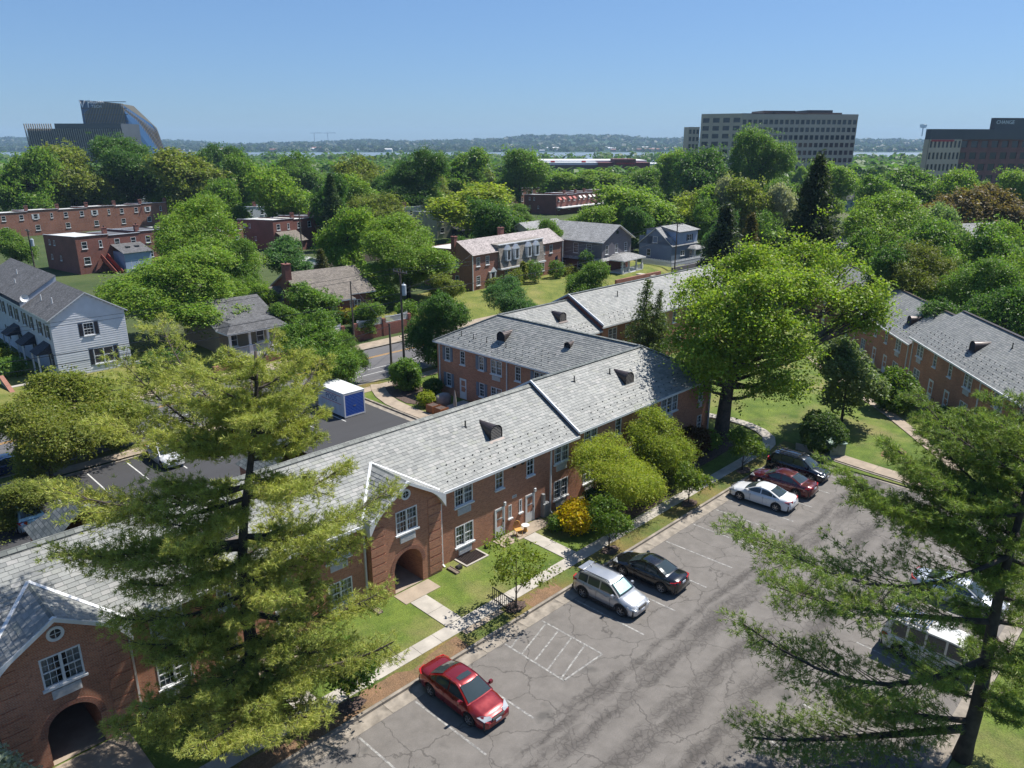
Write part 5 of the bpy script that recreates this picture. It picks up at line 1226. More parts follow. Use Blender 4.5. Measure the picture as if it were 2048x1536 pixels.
def row_unit(root,x0,w,Dy,z0,zt,wmat,wins,back=(),parapet=.5,roof='flatroof',left=None,right=None,slope=.6):
    """flat-roofed row house unit; front parapet facing -y"""
    wall_with(root,'wall',MAT[wmat],(x0,0),(1,0),w,z0,zt,wins)
    m=MB(); wall(m,(x0+w,Dy),(-1,0),w,z0,zt-slope)
    m.face([(x0,Dy,z0),(x0,0,z0),(x0,0,zt),(x0,Dy,zt-slope+.15)][::-1] if False else [(x0,0,z0),(x0,Dy,z0),(x0,Dy,zt-slope+.15),(x0,0,zt)][::-1]); m.face([(x0+w,0,z0),(x0+w,Dy,z0),(x0+w,Dy,zt-slope+.15),(x0+w,0,zt)])
    m.build('party_wall',MAT[wmat],root)
    m=MB(); m.face([(x0+.12,.15,zt-parapet*.6),(x0+w-.12,.15,zt-parapet*.6),(x0+w-.12,Dy+.1,zt-slope),(x0+.12,Dy+.1,zt-slope)]); r=m.build('roof',MAT[roof],root)
    m=MB(); m.bar((x0,0,zt+.03),(x0+w,0,zt+.03),.25,.08); m.bar((x0+.03,0,zt+.03),(x0+.03,Dy,zt-slope+.18),.22,.07); m.bar((x0,Dy+.12,zt-slope-.02),(x0+w,Dy+.12,zt-slope-.02),.14,.14); m.build('coping',MAT['trimblue'],root)
# 1 white sided terrace at the left
Z1=1.0
h=hroot('terraced_house',20.2,87.2,Z1,'white sided terrace with grey shingle roof and dark shutters at street corner')
gable_house(h,7.3,30,-1.6,6.6,8.9,'siding_w','shingle','y',[s_(3.0,4.35,1.05,1.35,shutters='shutter_d',kind='sm'),s_(3.6,1.1,2.0,1.7,kind='d',shutters='shutter_d')],
  [q for k in range(5) for q in (s_(30-(1.2+6*k)-.9,4.3,.9,1.5,shutters='shutter_d'),s_(30-(3.9+6*k)-.9,4.3,.9,1.5,shutters='shutter_d'),s_(30-(1.4+6*k)-.9,1.1,.9,1.6,shutters='shutter_d'))],ov=.3)
def boards(root,Lx,z0,ze,zr,holes,ex=.24,mat='siding_w'):
    m=MB(); n=int((zr-z0)/ex)
    for i in range(n):
        za=z0+i*ex; zb=za+ex; f=lambda z:0 if z<=ze else (z-ze)/(zr-ze)*Lx/2
        segs=[(f(zb),Lx-f(zb))]
        for (a,b,c,d) in holes:
            if zb>c and za<d: segs=[q for (l,r) in segs for q in ((l,min(r,a)),(max(l,b),r)) if q[1]-q[0]>.05]
        for l,r in segs: m.face([(l,-.036,za),(r,-.036,za),(r,-.012,zb),(l,-.012,zb)]); m.face([(l,-.004,za),(r,-.004,za),(r,-.036,za),(l,-.036,za)])
    return tag(m.build('siding_boards',MAT['plain_siding'],root),kind='stuff')
MAT['plain_siding']=simple('painted_board',(.60,.61,.64),.55,.05,1)
boards(h,7.3,.36,6.6,8.9,[(2.5,4.55,4.3,5.75),(3.1,6.15,1.05,2.85)])
m=MB(); m.box(-.02,7.32,-.05,.0,-1.6,.35); m.build('foundation',MAT['whitewall'],h)
m=MB(); m.face([(-.35,9.5,7.05),(-.35,16.5,7.05),(3.65,16.5,9.55),(3.65,9.5,9.55)]); m.face([(-.35,9.5,6.5),(-.35,9.5,7.05),(3.65,9.5,9.55),(3.65,9.5,9.02)]); m.build('raised_roof',MAT['siding_w'],h)
m=MB(); m.face([(-.42,9.4,7.1),(-.42,29,7.1),(3.7,29,9.62),(3.7,9.4,9.62)][::-1]); m.build('roof',MAT['shingle'],h)
for k,y in enumerate((2.6,8.4,14.6)):
    q=MB(); q.face([(-1.5,y-1.3,2.75),(-1.5,y+1.3,2.75),(0,y+1.2,3.7),(0,y-1.2,3.7)][::-1]); q.face([(-1.5,y-1.3,2.72),(-1.5,y+1.3,2.72),(0,y+1.3,2.72),(0,y-1.3,2.72)]); q.face([(-1.5,y-1.3,2.75),(0,y-1.3,2.75),(0,y-1.2,3.7)]); q.build('porch_roof',MAT['shingle_k'],h)
    for s in (-1,1): q=MB(); q.box(-1.4,-1.26,y+s*1.15-.07,y+s*1.15+.07,-1,2.72); q.build('porch_post',MAT['white'],h)
for y,x in ((3.4,1.4),(6.8,1.2),(17,1.2),(20,2.2)): pipe(h,x,y,6.6+x*.63+(.5 if y>9 else 0),.75,.06,'white')
m=MB(); m.tube([(.2,9.0,7.0),(.1,8.9,7.6)],.03,6); 
for i in range(10):
    a=6.283*i/10;b=6.283*(i+1)/10; m.face([(.0,8.7,7.6),(.45*math.cos(a),8.45+.1*math.sin(a),7.65+.42*math.sin(a)),(.45*math.cos(b),8.45+.1*math.sin(b),7.65+.42*math.sin(b))])
m.build('satellite_dish',MAT['white'],h)
m=MB(); m.tube([(1.6,-.12,.55),(1.6,-.3,.5)],[.06,.05],7); m.build('wall_lamp',MAT['white'],h)
# garden wall and steps by the terrace
w=tag(empty('garden_wall',W(27.6,87.0,Z1),TH),'white rendered yard wall right of the terrace','wall'); m=MB(); m.box(0,6.5,-.15,.15,-1.6,.6); m.build('panel',MAT['whitewall'],w)
w=empty('garden_steps',W(15.6,84.2,0),TH,'pale steps with red-capped white side wall left of the terrace','steps')
for k in range(8): q=MB(); q.box(0,2.2,k*.42,3.6,-.1,.16*(k+1)); q.build('step',MAT['conc'],w)
q=MB(); q.face([(-.3,0,0),(-.3,5.2,0),(-.3,5.2,2.0),(-.3,0,.8)][::-1]); q.face([(0,0,0),(0,5.2,0),(0,5.2,2.0),(0,0,.8)]); q.face([(-.3,0,0),(0,0,0),(0,0,.8),(-.3,0,.8)]); q.build('side_wall',MAT['whitewall'],w); q=MB(); q.bar((-.15,-.1,.86),(-.15,5.3,2.06),.42,.1); q.build('coping',MAT['brick3'],w)
w=empty('retaining_wall',W(3,81.2,0),TH,'low brick retaining wall at the left edge beyond the street','wall'); q=MB(); q.box(-14,11.5,0,.35,0,.9); q.build('panel',MAT['brick3'],w)
# 2 porch bungalow
h=hroot('bungalow',36.4,84.2,1.0,'grey bungalow with white porch posts and railing'); gable_house(h,7.2,10,-.5,3.4,5.6,'siding_t','shingle','x',[s_(1.2,.9,1,1.5),s_(4.6,.9,1,1.5)],ov=.5)
porch(h,0,7.0,-2.6,0,.5,3.2,'shingle',[(.2,-2.4),(2.6,-2.4),(4.9,-2.4),(6.8,-2.4)])
w=empty('retaining_wall',W(38,81.0,0),TH,'low brick wall below the porch bungalow','wall'); q=MB(); q.box(-4,8,0,.35,0,.85); q.build('panel',MAT['brick3'],w)
# 3 brick cottage with chimney gable
h=hroot('brick_cottage',52.0,91.4,1.2,'brick cottage with brown shingle roof and end chimney behind white fence',-6); gable_house(h,10.5,11.5,-.5,3.4,6.2,'brick2','shingle_b','x',[s_(7.4,.9,1.1,1.45,kind='d'),s_(1.6,.9,1.1,1.45)],[s_(7.2,1.0,.8,1.3)],ov=.4)
chimney(h,-.3,4.6,-.5,7.6,.9,1.2); porch(h,3.2,6.4,-1.6,0,.3,3.0,'shingle_b',[(3.4,-1.4),(6.2,-1.4)],rail=False)
m=MB(); m.face([(-3.2,5.6,-.4),(-3.2,11,-.4),(-3.2,11,2.4),(-3.2,8.3,4.0),(-3.2,5.6,2.4)][::-1]); m.face([(-3.2,5.6,-.4),(0,5.6,-.4),(0,5.6,2.4),(-3.2,5.6,2.4)]); m.build('side_wing',MAT['siding_c'],h); m=MB(); m.face([(-3.5,5.3,2.3),(0,5.3,2.3),(0,8.3,4.1),(-3.5,8.3,4.1)]); m.face([(0,11.3,2.3),(-3.5,11.3,2.3),(-3.5,8.3,4.1),(0,8.3,4.1)]); m.build('roof',MAT['shingle_b'],h)
m=MB(); m.box(-.45,0,1.2,2.4,.9,2.2); m.build('bay_window',MAT['rail_w'],h)
# white fence on brick retaining wall
w=empty('retaining_wall',W(45.2,81.6,0),TH,'dark brick retaining wall with gap for steps below white fence','wall')
for a,b in ((0,6.5),(8.2,17.2)): q=MB(); q.box(a,b,0,.35,0,1.75); q.build('panel',MAT['brick2'],w)
for x in (2.8,6.4,8.3,12.8,17.1): q=MB(); q.box(x-.22,x+.22,-.06,.42,0,2.5); q.build('pier',MAT['brick2'],w)
f=empty('picket_fence',W(45.2,81.75,1.75),TH,'white vinyl picket fence on top of the brick retaining wall','fence')
for a,b in ((0,2.5),(3.1,6.1),(8.6,12.5),(13.1,16.8)):
    q=MB(); q.box(a,b,-.03,.03,.12,.18); q.box(a,b,-.03,.03,.82,.90); q.build('rail',MAT['rail_w'],f)
    n=int((b-a)/.16)
    for i in range(n+1):
        xx=a+(b-a)*i/n; t=abs(2*i/n-1); hh=.92+.22*t*t
        q=MB(); q.box(xx-.035,xx+.035,-.015,.015,.05,hh); q.build('picket',MAT['rail_w'],f)
q=MB()
st=empty('garden_steps',W(51.9,81.7,0),TH,'pale steps climbing through the gap in the fence wall','steps')
for k in range(7): q=MB(); q.box(.1,1.2,k*.5,k*.5+.5+(6-k)*.5,-.05,.2*(k+1)); q.build('step',MAT['conc'],st)
# 4 brick pair with slate mansard
h=hroot('paired_house',84.0,92.4,1.2,'paired brick house with pinkish slate roof and four white dormers',6)
LP=26.0; fr=[]
for x in (1.0,3.4,LP-6.6,LP-4.2): fr.append(s_(x,4.0,.95,1.5,kind='sm'))
fr+= [s_(1.0,.8,.95,1.6,kind='sm'),s_(LP-6.7,.9,.95,1.6,kind='sm'),s_(8.5,.9,1.6,1.5,kind='dm'),s_(15.5,.9,1.6,1.5,kind='dm')]
wall_with(h,'wall',MAT['brick3'],(0,0),(1,0),LP,-.5,6.1,fr)
wall_with(h,'wall',MAT['brick3'],(0,11.5),(0,-1),11.5,-.5,6.1,[s_(1.2,3.7,.85,1.5),s_(7.6,3.7,.85,1.5),s_(7.6,.8,.85,1.5)],top=[(11.5-3.4,8.0),(11.5-4.0,6.7),(.0,6.5)])
m=MB(); wall(m,(LP,0),(0,1),11.5,-.5,6.1,top=[(11.5,6.5),(4.0,6.7),(3.4,8.0)]); wall(m,(LP,11.5),(-1,0),LP,-.5,6.4); m.face([(0,3.4,6.2),(LP,3.4,6.2),(LP,3.4,8.0),(0,3.4,8.0)][::-1]); m.build('wall',MAT['brick3'],h)
for a,b in ((-.15,6.6),(19.4,LP+.15)): m=MB(); m.face([(a,-.3,5.95),(b,-.3,5.95),(b,3.4,8.1),(a,3.4,8.1)]); m.build('roof',MAT['shingle_p'],h)
m=MB(); m.face([(6.6,1.7,7.1),(19.4,1.7,7.1),(19.4,3.4,8.1),(6.6,3.4,8.1)]); m.build('roof',MAT['shingle_p'],h)
m=MB(); m.face([(6.6,-.75,3.0),(19.4,-.75,3.0),(19.4,-.1,7.0),(6.6,-.1,7.0)]); m.face([(6.6,-.75,3),(6.6,-.1,7),(6.6,1.7,7.1),(6.6,0,3)]); m.face([(6.6,-.12,7),(19.4,-.12,7),(19.4,1.7,7.12),(6.6,1.7,7.12)]); m.build('mansard',MAT['stone'],h)
m=MB(); m.box(6.5,19.5,-.95,-.05,2.8,3.05); m.box(6.55,19.45,-.3,0,6.95,7.1); m.build('mansard_cornice',MAT['white'],h)
for x in (8.0,10.3,13.9,16.2):
    q=MB(); q.box(x,x+1.15,-.95,.3,4.2,6.1); q.face([(x-.1,-1,6.1),(x+1.25,-1,6.1),(x+.575,-1,6.9)]); q.face([(x-.1,-1,6.1),(x+.575,-1,6.9),(x+.575,.5,6.9),(x-.1,.5,6.1)]); q.face([(x+1.25,-1,6.1),(x+.575,-1,6.9),(x+.575,.5,6.9),(x+1.25,.5,6.1)][::-1]); d=q.build('dormer',MAT['trimblue'],h)
    q=MB(); q.face([(x+.22,-.96,4.45),(x+.93,-.96,4.45),(x+.93,-.96,6.0),(x+.22,-.96,6.0)]); q.build('pane',MAT['glass'],d)
m=MB(); m.face([(.1,3.5,6.5),(LP-.1,3.5,6.5),(LP-.1,11.5,6.3),(.1,11.5,6.3)]); m.build('flat_roof',MAT['flatroof'],h)
chimney(h,.2,4.2,6,8.7,.8,.8); chimney(h,13,4.6,6,9.1,.9,.8); 
for x in (5.0,LP-8.3):
    q=MB(); q.box(x-.75,x-.5,-.35,0,.2,2.7); q.box(x+.5,x+.75,-.35,0,.2,2.7); q.face([(x-.95,-.4,2.7),(x+.95,-.4,2.7),(x,-.4,3.55)]); q.box(x-.9,x+.9,-.38,0,2.6,2.75); q.build('door_surround',MAT['white'],h); door(h,(x-.45,-.02,.3),0,.9,2.1,'shutter_d',True)
    for k in range(5): q=MB(); q.box(x-.8,x+.8,-.5-.34*(4-k),-.05,-.6,-.45+.17*k); q.build('step',MAT['brick3'],h)
for x in (.0,LP): m=MB(); m.box(x-.06,x+.06,-.14,-.02,0,6); m.build('downspout',MAT['white'],h)
fo=empty('house_flag',W(84,92.4,1.2)+Vector((0,0,0)),TH+R_(6),'navy flag hanging beside the right door of the brick pair','flag'); q=MB(); q.bar((LP-2.6,-.1,3.0),(LP-2.6,-.9,3.6),.04,.04); q.build('staff',MAT['wood'],fo); q=MB()
for i in range(5): q.face([(LP-2.62+.03*math.sin(i),-.2-.12*i,3.05+.1*i),(LP-2.62+.03*math.sin(i+1),-.2-.12*(i+1),3.05+.1*(i+1)),(LP-2.6,-.2-.12*(i+1),1.4+.05*(i+1)),(LP-2.6,-.2-.12*i,1.4+.05*i)])
q.build('cloth',MAT['flagblue'],fo)
# 5 grey house
h=hroot('detached_house',113.0,88.0,1.0,'grey sided house over brick with wide shingle gable and white porch',5)
gable_house(h,10.5,13.5,2.9,6.3,8.9,'siding_g','shingle_l','y',[s_(1.2,3.7,1,1.7,kind='sm'),s_(4.6,3.7,1,1.7,kind='sm'),s_(8.0,3.7,1,1.7,kind='sm')],[s_(2.2,3.9,1,1.3,kind='s'),s_(7.0,3.7,1.1,1.9,kind='sm'),s_(10.0,3.7,1.1,1.9,kind='sm')],ov=.6)
wall_with(h,'wall',MAT['brick2'],(0.02,0.02),(1,0),10.46,-.5,2.85,[s_(1.5,.7,1,1.4),s_(7,.7,1.6,1.4,kind='d')]); wall_with(h,'wall',MAT['brick2'],(.02,13.48),(0,-1),13.46,-.5,2.85,[s_(8,.8,1,1.2),s_(11,.8,1,1.4),s_(4,.8,1,1.2)])
m=MB(); wall(m,(10.48,0),(0,1),13.4,-.5,2.85); m.build('wall',MAT['brick2'],h); m=MB(); m.face([(-.7,-.7,2.6),(11,-.7,2.6),(10.5,0,3.1),(0,0,3.1)]); m.face([(-.7,14,2.6),(-.7,-.7,2.6),(0,0,3.1),(0,13.5,3.1)]); m.build('skirt_roof',MAT['shingle_l'],h)
m=MB(); m.face([(4.8,-.05,7.3),(5.7,-.05,7.3),(5.6,-.05,7.75),(5.25,-.05,7.95),(4.9,-.05,7.75)]); m.build('attic_window',MAT['glass'],h)
porch(h,2.2,9.8,-3.4,0,.4,2.75,'shingle_l',[(2.4,-3.2),(4.6,-3.2),(7.4,-3.2),(9.6,-3.2)],1.6,.75); 
for k in range(4): q=MB(); q.box(5.0,6.9,-3.5-.35*(3-k),-3.3,-.5,-.35+.2*k); q.build('step',MAT['white'],h)
m=MB(); m.box(5.2,6.7,-8,-4.5,-.3,.03); m.build('front_path',MAT['conc'],h)
h2=hroot('detached_house',112.5,104,1.0,'lower grey-roofed house behind the grey sided house',5); gable_house(h2,12,9,-.5,5.9,8.3,'siding_c','shingle_l','x',ov=.5)
w=empty('retaining_wall',W(108.5,80.9,0),TH,'orange brick retaining wall below the grey house','wall'); q=MB(); q.box(0,14,0,.4,0,1.45); q.build('panel',MAT['brick3'],w)
# 6 blue house
h=hroot('detached_house',134.6,86.6,1.0,'dark blue sided house with pale blue upper dormer box',0)
gable_house(h,9.5,8.2,-.5,3.6,6.9,'siding_b','shingle_l','x',[s_(3.4,1.2,1.6,1.1,kind='d'),s_(7,.9,1,1.4)],[s_(3.4,3.9,1.2,1.3),s_(2.0,1,1,1.5)],ov=.25)
wall_with(h,'wall',MAT['siding_lb'],(2.2,-.02),(1,0),7.4,3.7,6.3,[s_(3.6,4.2,1.5,1.3,kind='d',shutters='shutter_d')]); m=MB(); m.box(2.2,9.6,0,8,3.6,6.3,skip='-y'); m.build('upper_box',MAT['siding_lb'],h); m=MB(); m.face([(1.8,-.5,6.3),(10,-.5,6.3),(10,4.2,7.2),(1.8,4.2,7.2)]); m.face([(10,8.5,6.3),(1.8,8.5,6.3),(1.8,4.2,7.2),(10,4.2,7.2)]); m.face([(1.8,-.5,6.3),(1.8,4.2,7.2),(1.8,8.5,6.3)]); m.build('upper_roof',MAT['shingle_l'],h)
porch(h,6.2,9.4,-1.8,0,.3,2.6,'shingle_l',[(6.4,-1.6),(9.2,-1.6)],.5,.5)
f=empty('picket_fence',W(129.5,83.2,1.2),TH,'white picket fence wrapping the blue house corner','fence')
for (a,b,ax) in ((0,13,0),(0,7,1)):
    n=int((b-a)/.3)
    for i in range(n):
        x=a+(b-a)*i/n; q=MB(); 
        if ax==0: q.box(x,x+.22,-.02,.02,0,1.15+.06*(i%2))
        else: q.box(-.02,.02,x,x+.22,0,1.15+.06*(i%2))
        q.build('picket',MAT['rail_w'],f)
q=MB(); q.box(0,13,-.06,-.021,.8,.9); q.box(-.06,-.021,0,7,.8,.9); q.build('rail',MAT['rail_w'],f)
w=empty('retaining_wall',W(129,82.4,0),TH,'dark low wall under the blue house picket fence','wall'); q=MB(); q.box(0,14,0,.4,0,1.2); q.build('panel',MAT['siding_g'],w)
# 7 flat-roofed brick rows
def rowhouses(label,u,v,z,ang,n,w,Dy,zt,wmat='brick3',roofs=('flatroof',),rear=True,chim=True,sash='s',shut=None,porchroof=None,dy_dir=1,left=True):
    h=hroot('brick_terrace',u,v,z,label,ang,'house'); rnd=random.Random(int(u*7+v))
    for k in range(n):
        x0=k*w; a=w*.16; wn=[s_(a,zt-2.35,1.0,1.35,kind=sash,shutters=shut if (shut and k%2==0) else None),s_(w-a-1.0,zt-2.35,1.0 if k%2 else .6,1.35,kind=sash,shutters=None)]+[s_(a,zt-5.3,1.2,1.4,kind=sash)]
        row_unit(h,x0,w-.02,Dy,-1,zt-(.25*(k%2)),wmat,wn,roof=roofs[k%len(roofs)])
        if chim: chimney(h,x0+w-.1,rnd.uniform(.3,1.2) if rear else Dy*.5,zt-3 if rear else zt-1,zt+1.1,.75,.7)
    if left:
        for x_,z_ in ((2.2,zt-2.2),(4.2,zt-2.2),(2.2,zt-5),(6,zt-5)): window(h,(-.005,Dy-x_,z_),-math.pi/2,.6,.95,'s')
    return h
h=rowhouses('red brick terrace with white flat roofs and red stairs behind the white terrace',43.2,157.5,.9,8,4,6.2,13.5,7.3,'brick2',('flatroof','flatroof_d','flatroof_d','flatroof'))
m=MB(); m.box(6.6,11.9,-4.2,0,-1,4.0); m.build('rear_extension',MAT['siding_lb'],h); m=MB(); m.face([(6.3,-4.6,3.9),(12.2,-4.6,3.9),(12.2,0,5.3),(6.3,0,5.3)]); er=m.build('extension_roof',MAT['shingle'],h)
for x in (8.2,10): q=MB(); q.box(x,x+.7,-2.4,-1.6,4.62,4.9); q.build('skylight',MAT['glass'],er)
window(h,(7.7,-4.2,.9),0,3.0,1.6,'d')
m=MB(); m.bar((4.6,-.4,2.6),(5.2,-4.2,-.4),1.2,.25); m.build('stairs',MAT['iron'],h); m=MB(); m.bar((4.0,-.4,3.4),(4.6,-4.3,.3),.08,.9); m.bar((5.2,-.4,3.4),(5.8,-4.3,.3),.08,.9); m.build('stair_rail',MAT['redwood'],h)
rowhouses('long brick terrace with white shutters along the back street',24,231.5,.2,6,9,7.6,11,7.6,'brick3',('flatroof',),True,True,'s','white')
rowhouses('lower brick terrace end with white eaves at left edge',21.5,205,.4,6,3,6.6,9,4.4,'brick3',('flatroof',),False,False)
h=rowhouses('red brick terrace with pale flat roof behind the garden shed',85.5,161.5,.8,10,4,6.0,13,7.3,'brick2',('flatroof','flatroof','flatroof_d'))
m=MB(); m.face([(.5,-4.2,2.6),(6.4,-4.2,2.6),(6.4,0,4.6),(.5,0,4.6)]); m.face([(6.4,-4.2,2.6),(6.4,0,2.6),(6.4,0,4.6)]); m.build('extension_roof',MAT['shingle_b'],h); m=MB(); m.box(.8,6.2,-3.8,0,-1,2.7); m.build('rear_extension',MAT['brick2'],h)
rowhouses('short brick house with white roof left of the shed terrace',66.5,160,.8,10,2,6.0,9,6.0,'brick3',('flatroof',),left=False)
h=rowhouses('cream sided rowhouse end with dark porch roof',126.5,152.5,.8,-8,3,6.2,12,7.0,'siding_c',('flatroof_d','flatroof'))
m=MB(); m.face([(4.5,-3.4,2.4),(9.5,-3.4,2.4),(9.5,0,3.1),(4.5,0,3.1)]); m.box(4.6,9.4,-3.3,0,-.5,2.3); m.build('porch',MAT['shutter_d'],h)
rowhouses('white-roofed rows among trees behind the cream rowhouse',112,180,.6,-4,6,6.2,11,6.6,'siding_c',('flatroof',),left=False)
h=rowhouses('dark brick terrace with red and white awnings and six chimneys',199,175.5,.3,6,7,6.3,14,7.6,'brick2',('flatroof',))
for k in range(5): q=MB(); x=k*6.3+1; q.face([(x,-.9,5.9),(x+1.3,-.9,5.9),(x+1.3,0,6.7),(x,0,6.7)]); q.face([(x+2.6,-.9,5.9),(x+3.9,-.9,5.9),(x+3.9,0,6.7),(x+2.6,0,6.7)]); q.build('awning',MAT['awning_r' if k<2 else 'awning'],h)
m=MB(); m.box(0,30,-2.6,0,3.1,3.4); m.build('porch_deck',MAT['white'],h)
h=rowhouses('orange brick row with white awnings before the big store',246,243,-.2,2,9,6.4,12,7.6,'brick3',('flatroof_d','flatroof'),left=False)
for k in range(6,9): q=MB(); x=k*6.4+.8; q.face([(x,-1.2,5.6),(x+1.4,-1.2,5.6),(x+1.4,0,6.6),(x,0,6.6)]); q.face([(x+2.6,-1.2,5.6),(x+4,-1.2,5.6),(x+4,0,6.6),(x+2.6,0,6.6)]); q.build('awning',MAT['awning'],h)
rowhouses('brick row with small white porch left of the awning terrace',214,219,0,4,4,6.4,12,7.2,'brick3',('flatroof',))
rowhouses('far brick flat-roofed house among left trees',142,290,-.3,0,5,7,11,7.2,'brick3',('flatroof',),left=False)
rowhouses('grey rendered flat-roofed row in the middle trees',99,207,.3,3,4,6.3,11,7.2,'whitewall',('flatroof',),left=False)
rowhouses('brick and white row before the large round tree',158,235,0,-20,4,6.5,11,6.8,'brick3',('flatroof_d','flatroof'),left=False)
rowhouses('distant brick row with blue-grey walls left of centre',215,395,-1,-30,5,8,12,10,'siding_lb',('flatroof',),left=False)
rowhouses('white-walled row glimpsed between the left trees',76,290,-.3,5,8,7,11,6.6,'whitewall',('flatroof',),left=False,chim=False)
# 8 houses at right
def cottage(label,px,py,z,ang,Lx,Dy,ze,zr,wm,rm,axis='x',ch=True,wn=()):
    p=PX(px,py,z); h=empty('detached_house',p,R_(ang),label,'house'); gable_house(h,Lx,Dy,-1,ze,zr,wm,rm,axis,wn,ov=.4)
    if ch: chimney(h,Lx*.6,Dy*.5,ze,zr+1.2,.7,.7)
    return h
cottage('tan gabled house left of the tall dark pine',1528,463,1,38,9,10,4.6,7.4,'siding_t','shingle_l','y',True,[s_(3.9,1.6,1.1,1.5)])
cottage('brick cottage with dark chimney by the pine row',1478,462,1,45,8,9,3.4,6.0,'brick2','shingle','x',True)
cottage('grey-blue house with steep shingle roof right of the tall pine',1705,428,0,40,10,14,5.2,8.6,'siding_lb','shingle','y',True,[s_(4.2,1.2,1.2,1.4)])
cottage('low house with pinkish roof behind the grey-blue house',1735,400,0,40,14,12,4,6.6,'white','shingle_p','x',False)
cottage('brick twin house with white windows before the office blocks',1815,382,-1,25,18,10,5.4,9.0,'brick2','shingle_b','x',False,[s_(3,3.0,1.2,1.6),s_(8,3.0,1.2,1.6),s_(13.5,3.0,1.2,1.6)])
h=empty('corner_shop',PX(1885,385,-1),R_(28),'white flat-roofed corner shop right of the brick twin house','building'); m=MB(); m.box(0,20,0,10,-1,6.8); m.box(20.02,30,2,12,-1,5.2); m.build('wall',MAT['whitewall'],h); m=MB(); m.box(-.2,20.2,-.2,10.2,6.82,7.4); m.build('parapet',MAT['white'],h); window(h,(13,-.005,1.5),0,2,2,'d'); window(h,(4,-.005,3.5),0,1.4,1.5,'s')
h=empty('detached_house',PX(1905,520,1.5),R_(18),'large grey-roofed brick house beyond the right building','house'); gable_house(h,17,12,-2,3.0,6.6,'brick2','shingle_l','x',[],ov=.6); chimney(h,13.5,2.5,4,7.4,.9,.9,'brick3'); m=MB(); m.face([(9,-7.5,1.7),(20,-7.5,1.7),(20,-.3,3.6),(9,-.3,3.6)]); m.build('porch_roof',MAT['shingle_l'],h); m=MB(); m.box(9.4,19.6,-7,-.1,-2,1.75); m.build('side_wing',MAT['siding_lb'],h)
h=empty('detached_house',PX(2040,470,1),R_(20),'dark brick house cut by the right edge','house'); gable_house(h,9,9,-1,5,7,'brick2','shingle_k','x',[s_(2,2,1,1.5)],ov=.3)
# shed, fences, wheelie bins behind the cottage
p=W(73,128,1.2); h=empty('garden_shed',p,TH+R_(12),'small white-roofed metal shed behind the cottage','shed'); gable_house(h,4.2,3.2,0,2.1,2.9,'siding_w','flatroof','y',ov=.15)
f=empty('board_fence',W(76,131,1.2),TH+R_(6),'weathered grey board fence behind the shed','fence')
for i in range(48): q=MB(); q.box(i*.42,i*.42+.38,-.015,.015,0,1.85+.04*(i%3)); q.build('board',MAT['wood'],f)
for k,(u,v,c) in enumerate(((77.5,124.6,'podblue'),(79.6,124.2,'podblue'),(75.2,125.0,'podblue'))):
    b=empty('wheelie_bin',W(u,v,1.2),TH,['blue recycling bin nearest the utility pole','blue recycling bin between two others','blue recycling bin beside the white shed'][k],'bin','bins behind the cottage'); q=MB(); q.face([(-.25,-.28,0),(.25,-.28,0),(.3,-.35,1.0),(-.3,-.35,1.0)]); q.face([(.25,.28,0),(-.25,.28,0),(-.3,.33,1),(.3,.33,1)]); q.face([(.25,-.28,0),(.25,.28,0),(.3,.33,1),(.3,-.35,1)]); q.face([(-.25,.28,0),(-.25,-.28,0),(-.3,-.35,1),(-.3,.33,1)]); q.build('body',MAT['iron'],b); q=MB(); q.box(-.33,.33,-.38,.38,1.0,1.08); q.build('lid',MAT[c],b)
# ------------------------------------------------------------------ distant blocks, hills, haze
def facade(root,x0,x1,y,z0,z1,nx,nz,mat,fr=.28,gl='glass',dirx=(1,0),dz=.3,name='wall'):
    """grid of real recessed window strips on a facade at y"""
    L=x1-x0; wn=[]; 
    mb=MB(); holes=[]
    cw=L/nx; ch=(z1-z0)/nz
    for i in range(nx):
        for j in range(nz): holes.append((i*cw+cw*fr/2,(i+1)*cw-cw*fr/2,z0+j*ch+ch*.30,z0+(j+1)*ch-ch*.12))
    wall(mb,(x0,y),dirx,L,z0,z1,holes,depth=dz); wo=mb.build(name,mat,root)
    d=Vector(dirx).normalized(); inn=Vector((-d.y,d.x))
    for (a,b,c,dd) in holes:
        q=MB(); P=lambda x,z:(x0+d.x*x+inn.x*dz,y+d.y*x+inn.y*dz,z); q.face([P(a,c),P(b,c),P(b,dd),P(a,dd)]); q.build('window',MAT[gl],root)
    return wo
tan=simple('tan_precast',(.52,.40,.30),.8,.06,.1); grey=simple('grey_precast',(.47,.375,.30),.8,.06,.1)
# big office block, photo x 1375..1715
Y0=470.0
def XZ(x,y,Yd=Y0): p=PXD(x,y,Yd); return p.x,p.z
xr,zt=XZ(1712,228); xl,_=XZ(1470,228); 
ob=empty('office_block',(xl+4.5,Y0,-3),R_(6),'large tan precast office block with ribbon windows','building')
Lb=(xr-xl)*1.01; zt+=3
facade(ob,0,Lb,0,2,zt-2.6,22,9,grey,.3,'glass'); m=MB(); m.box(0,Lb,.4,45,0,zt-2.6,skip='-y'); m.box(0,Lb,-.15,45,zt-2.6,zt); m.box(0,Lb,-.1,.4,0,2); m.build('parapet',grey,ob)
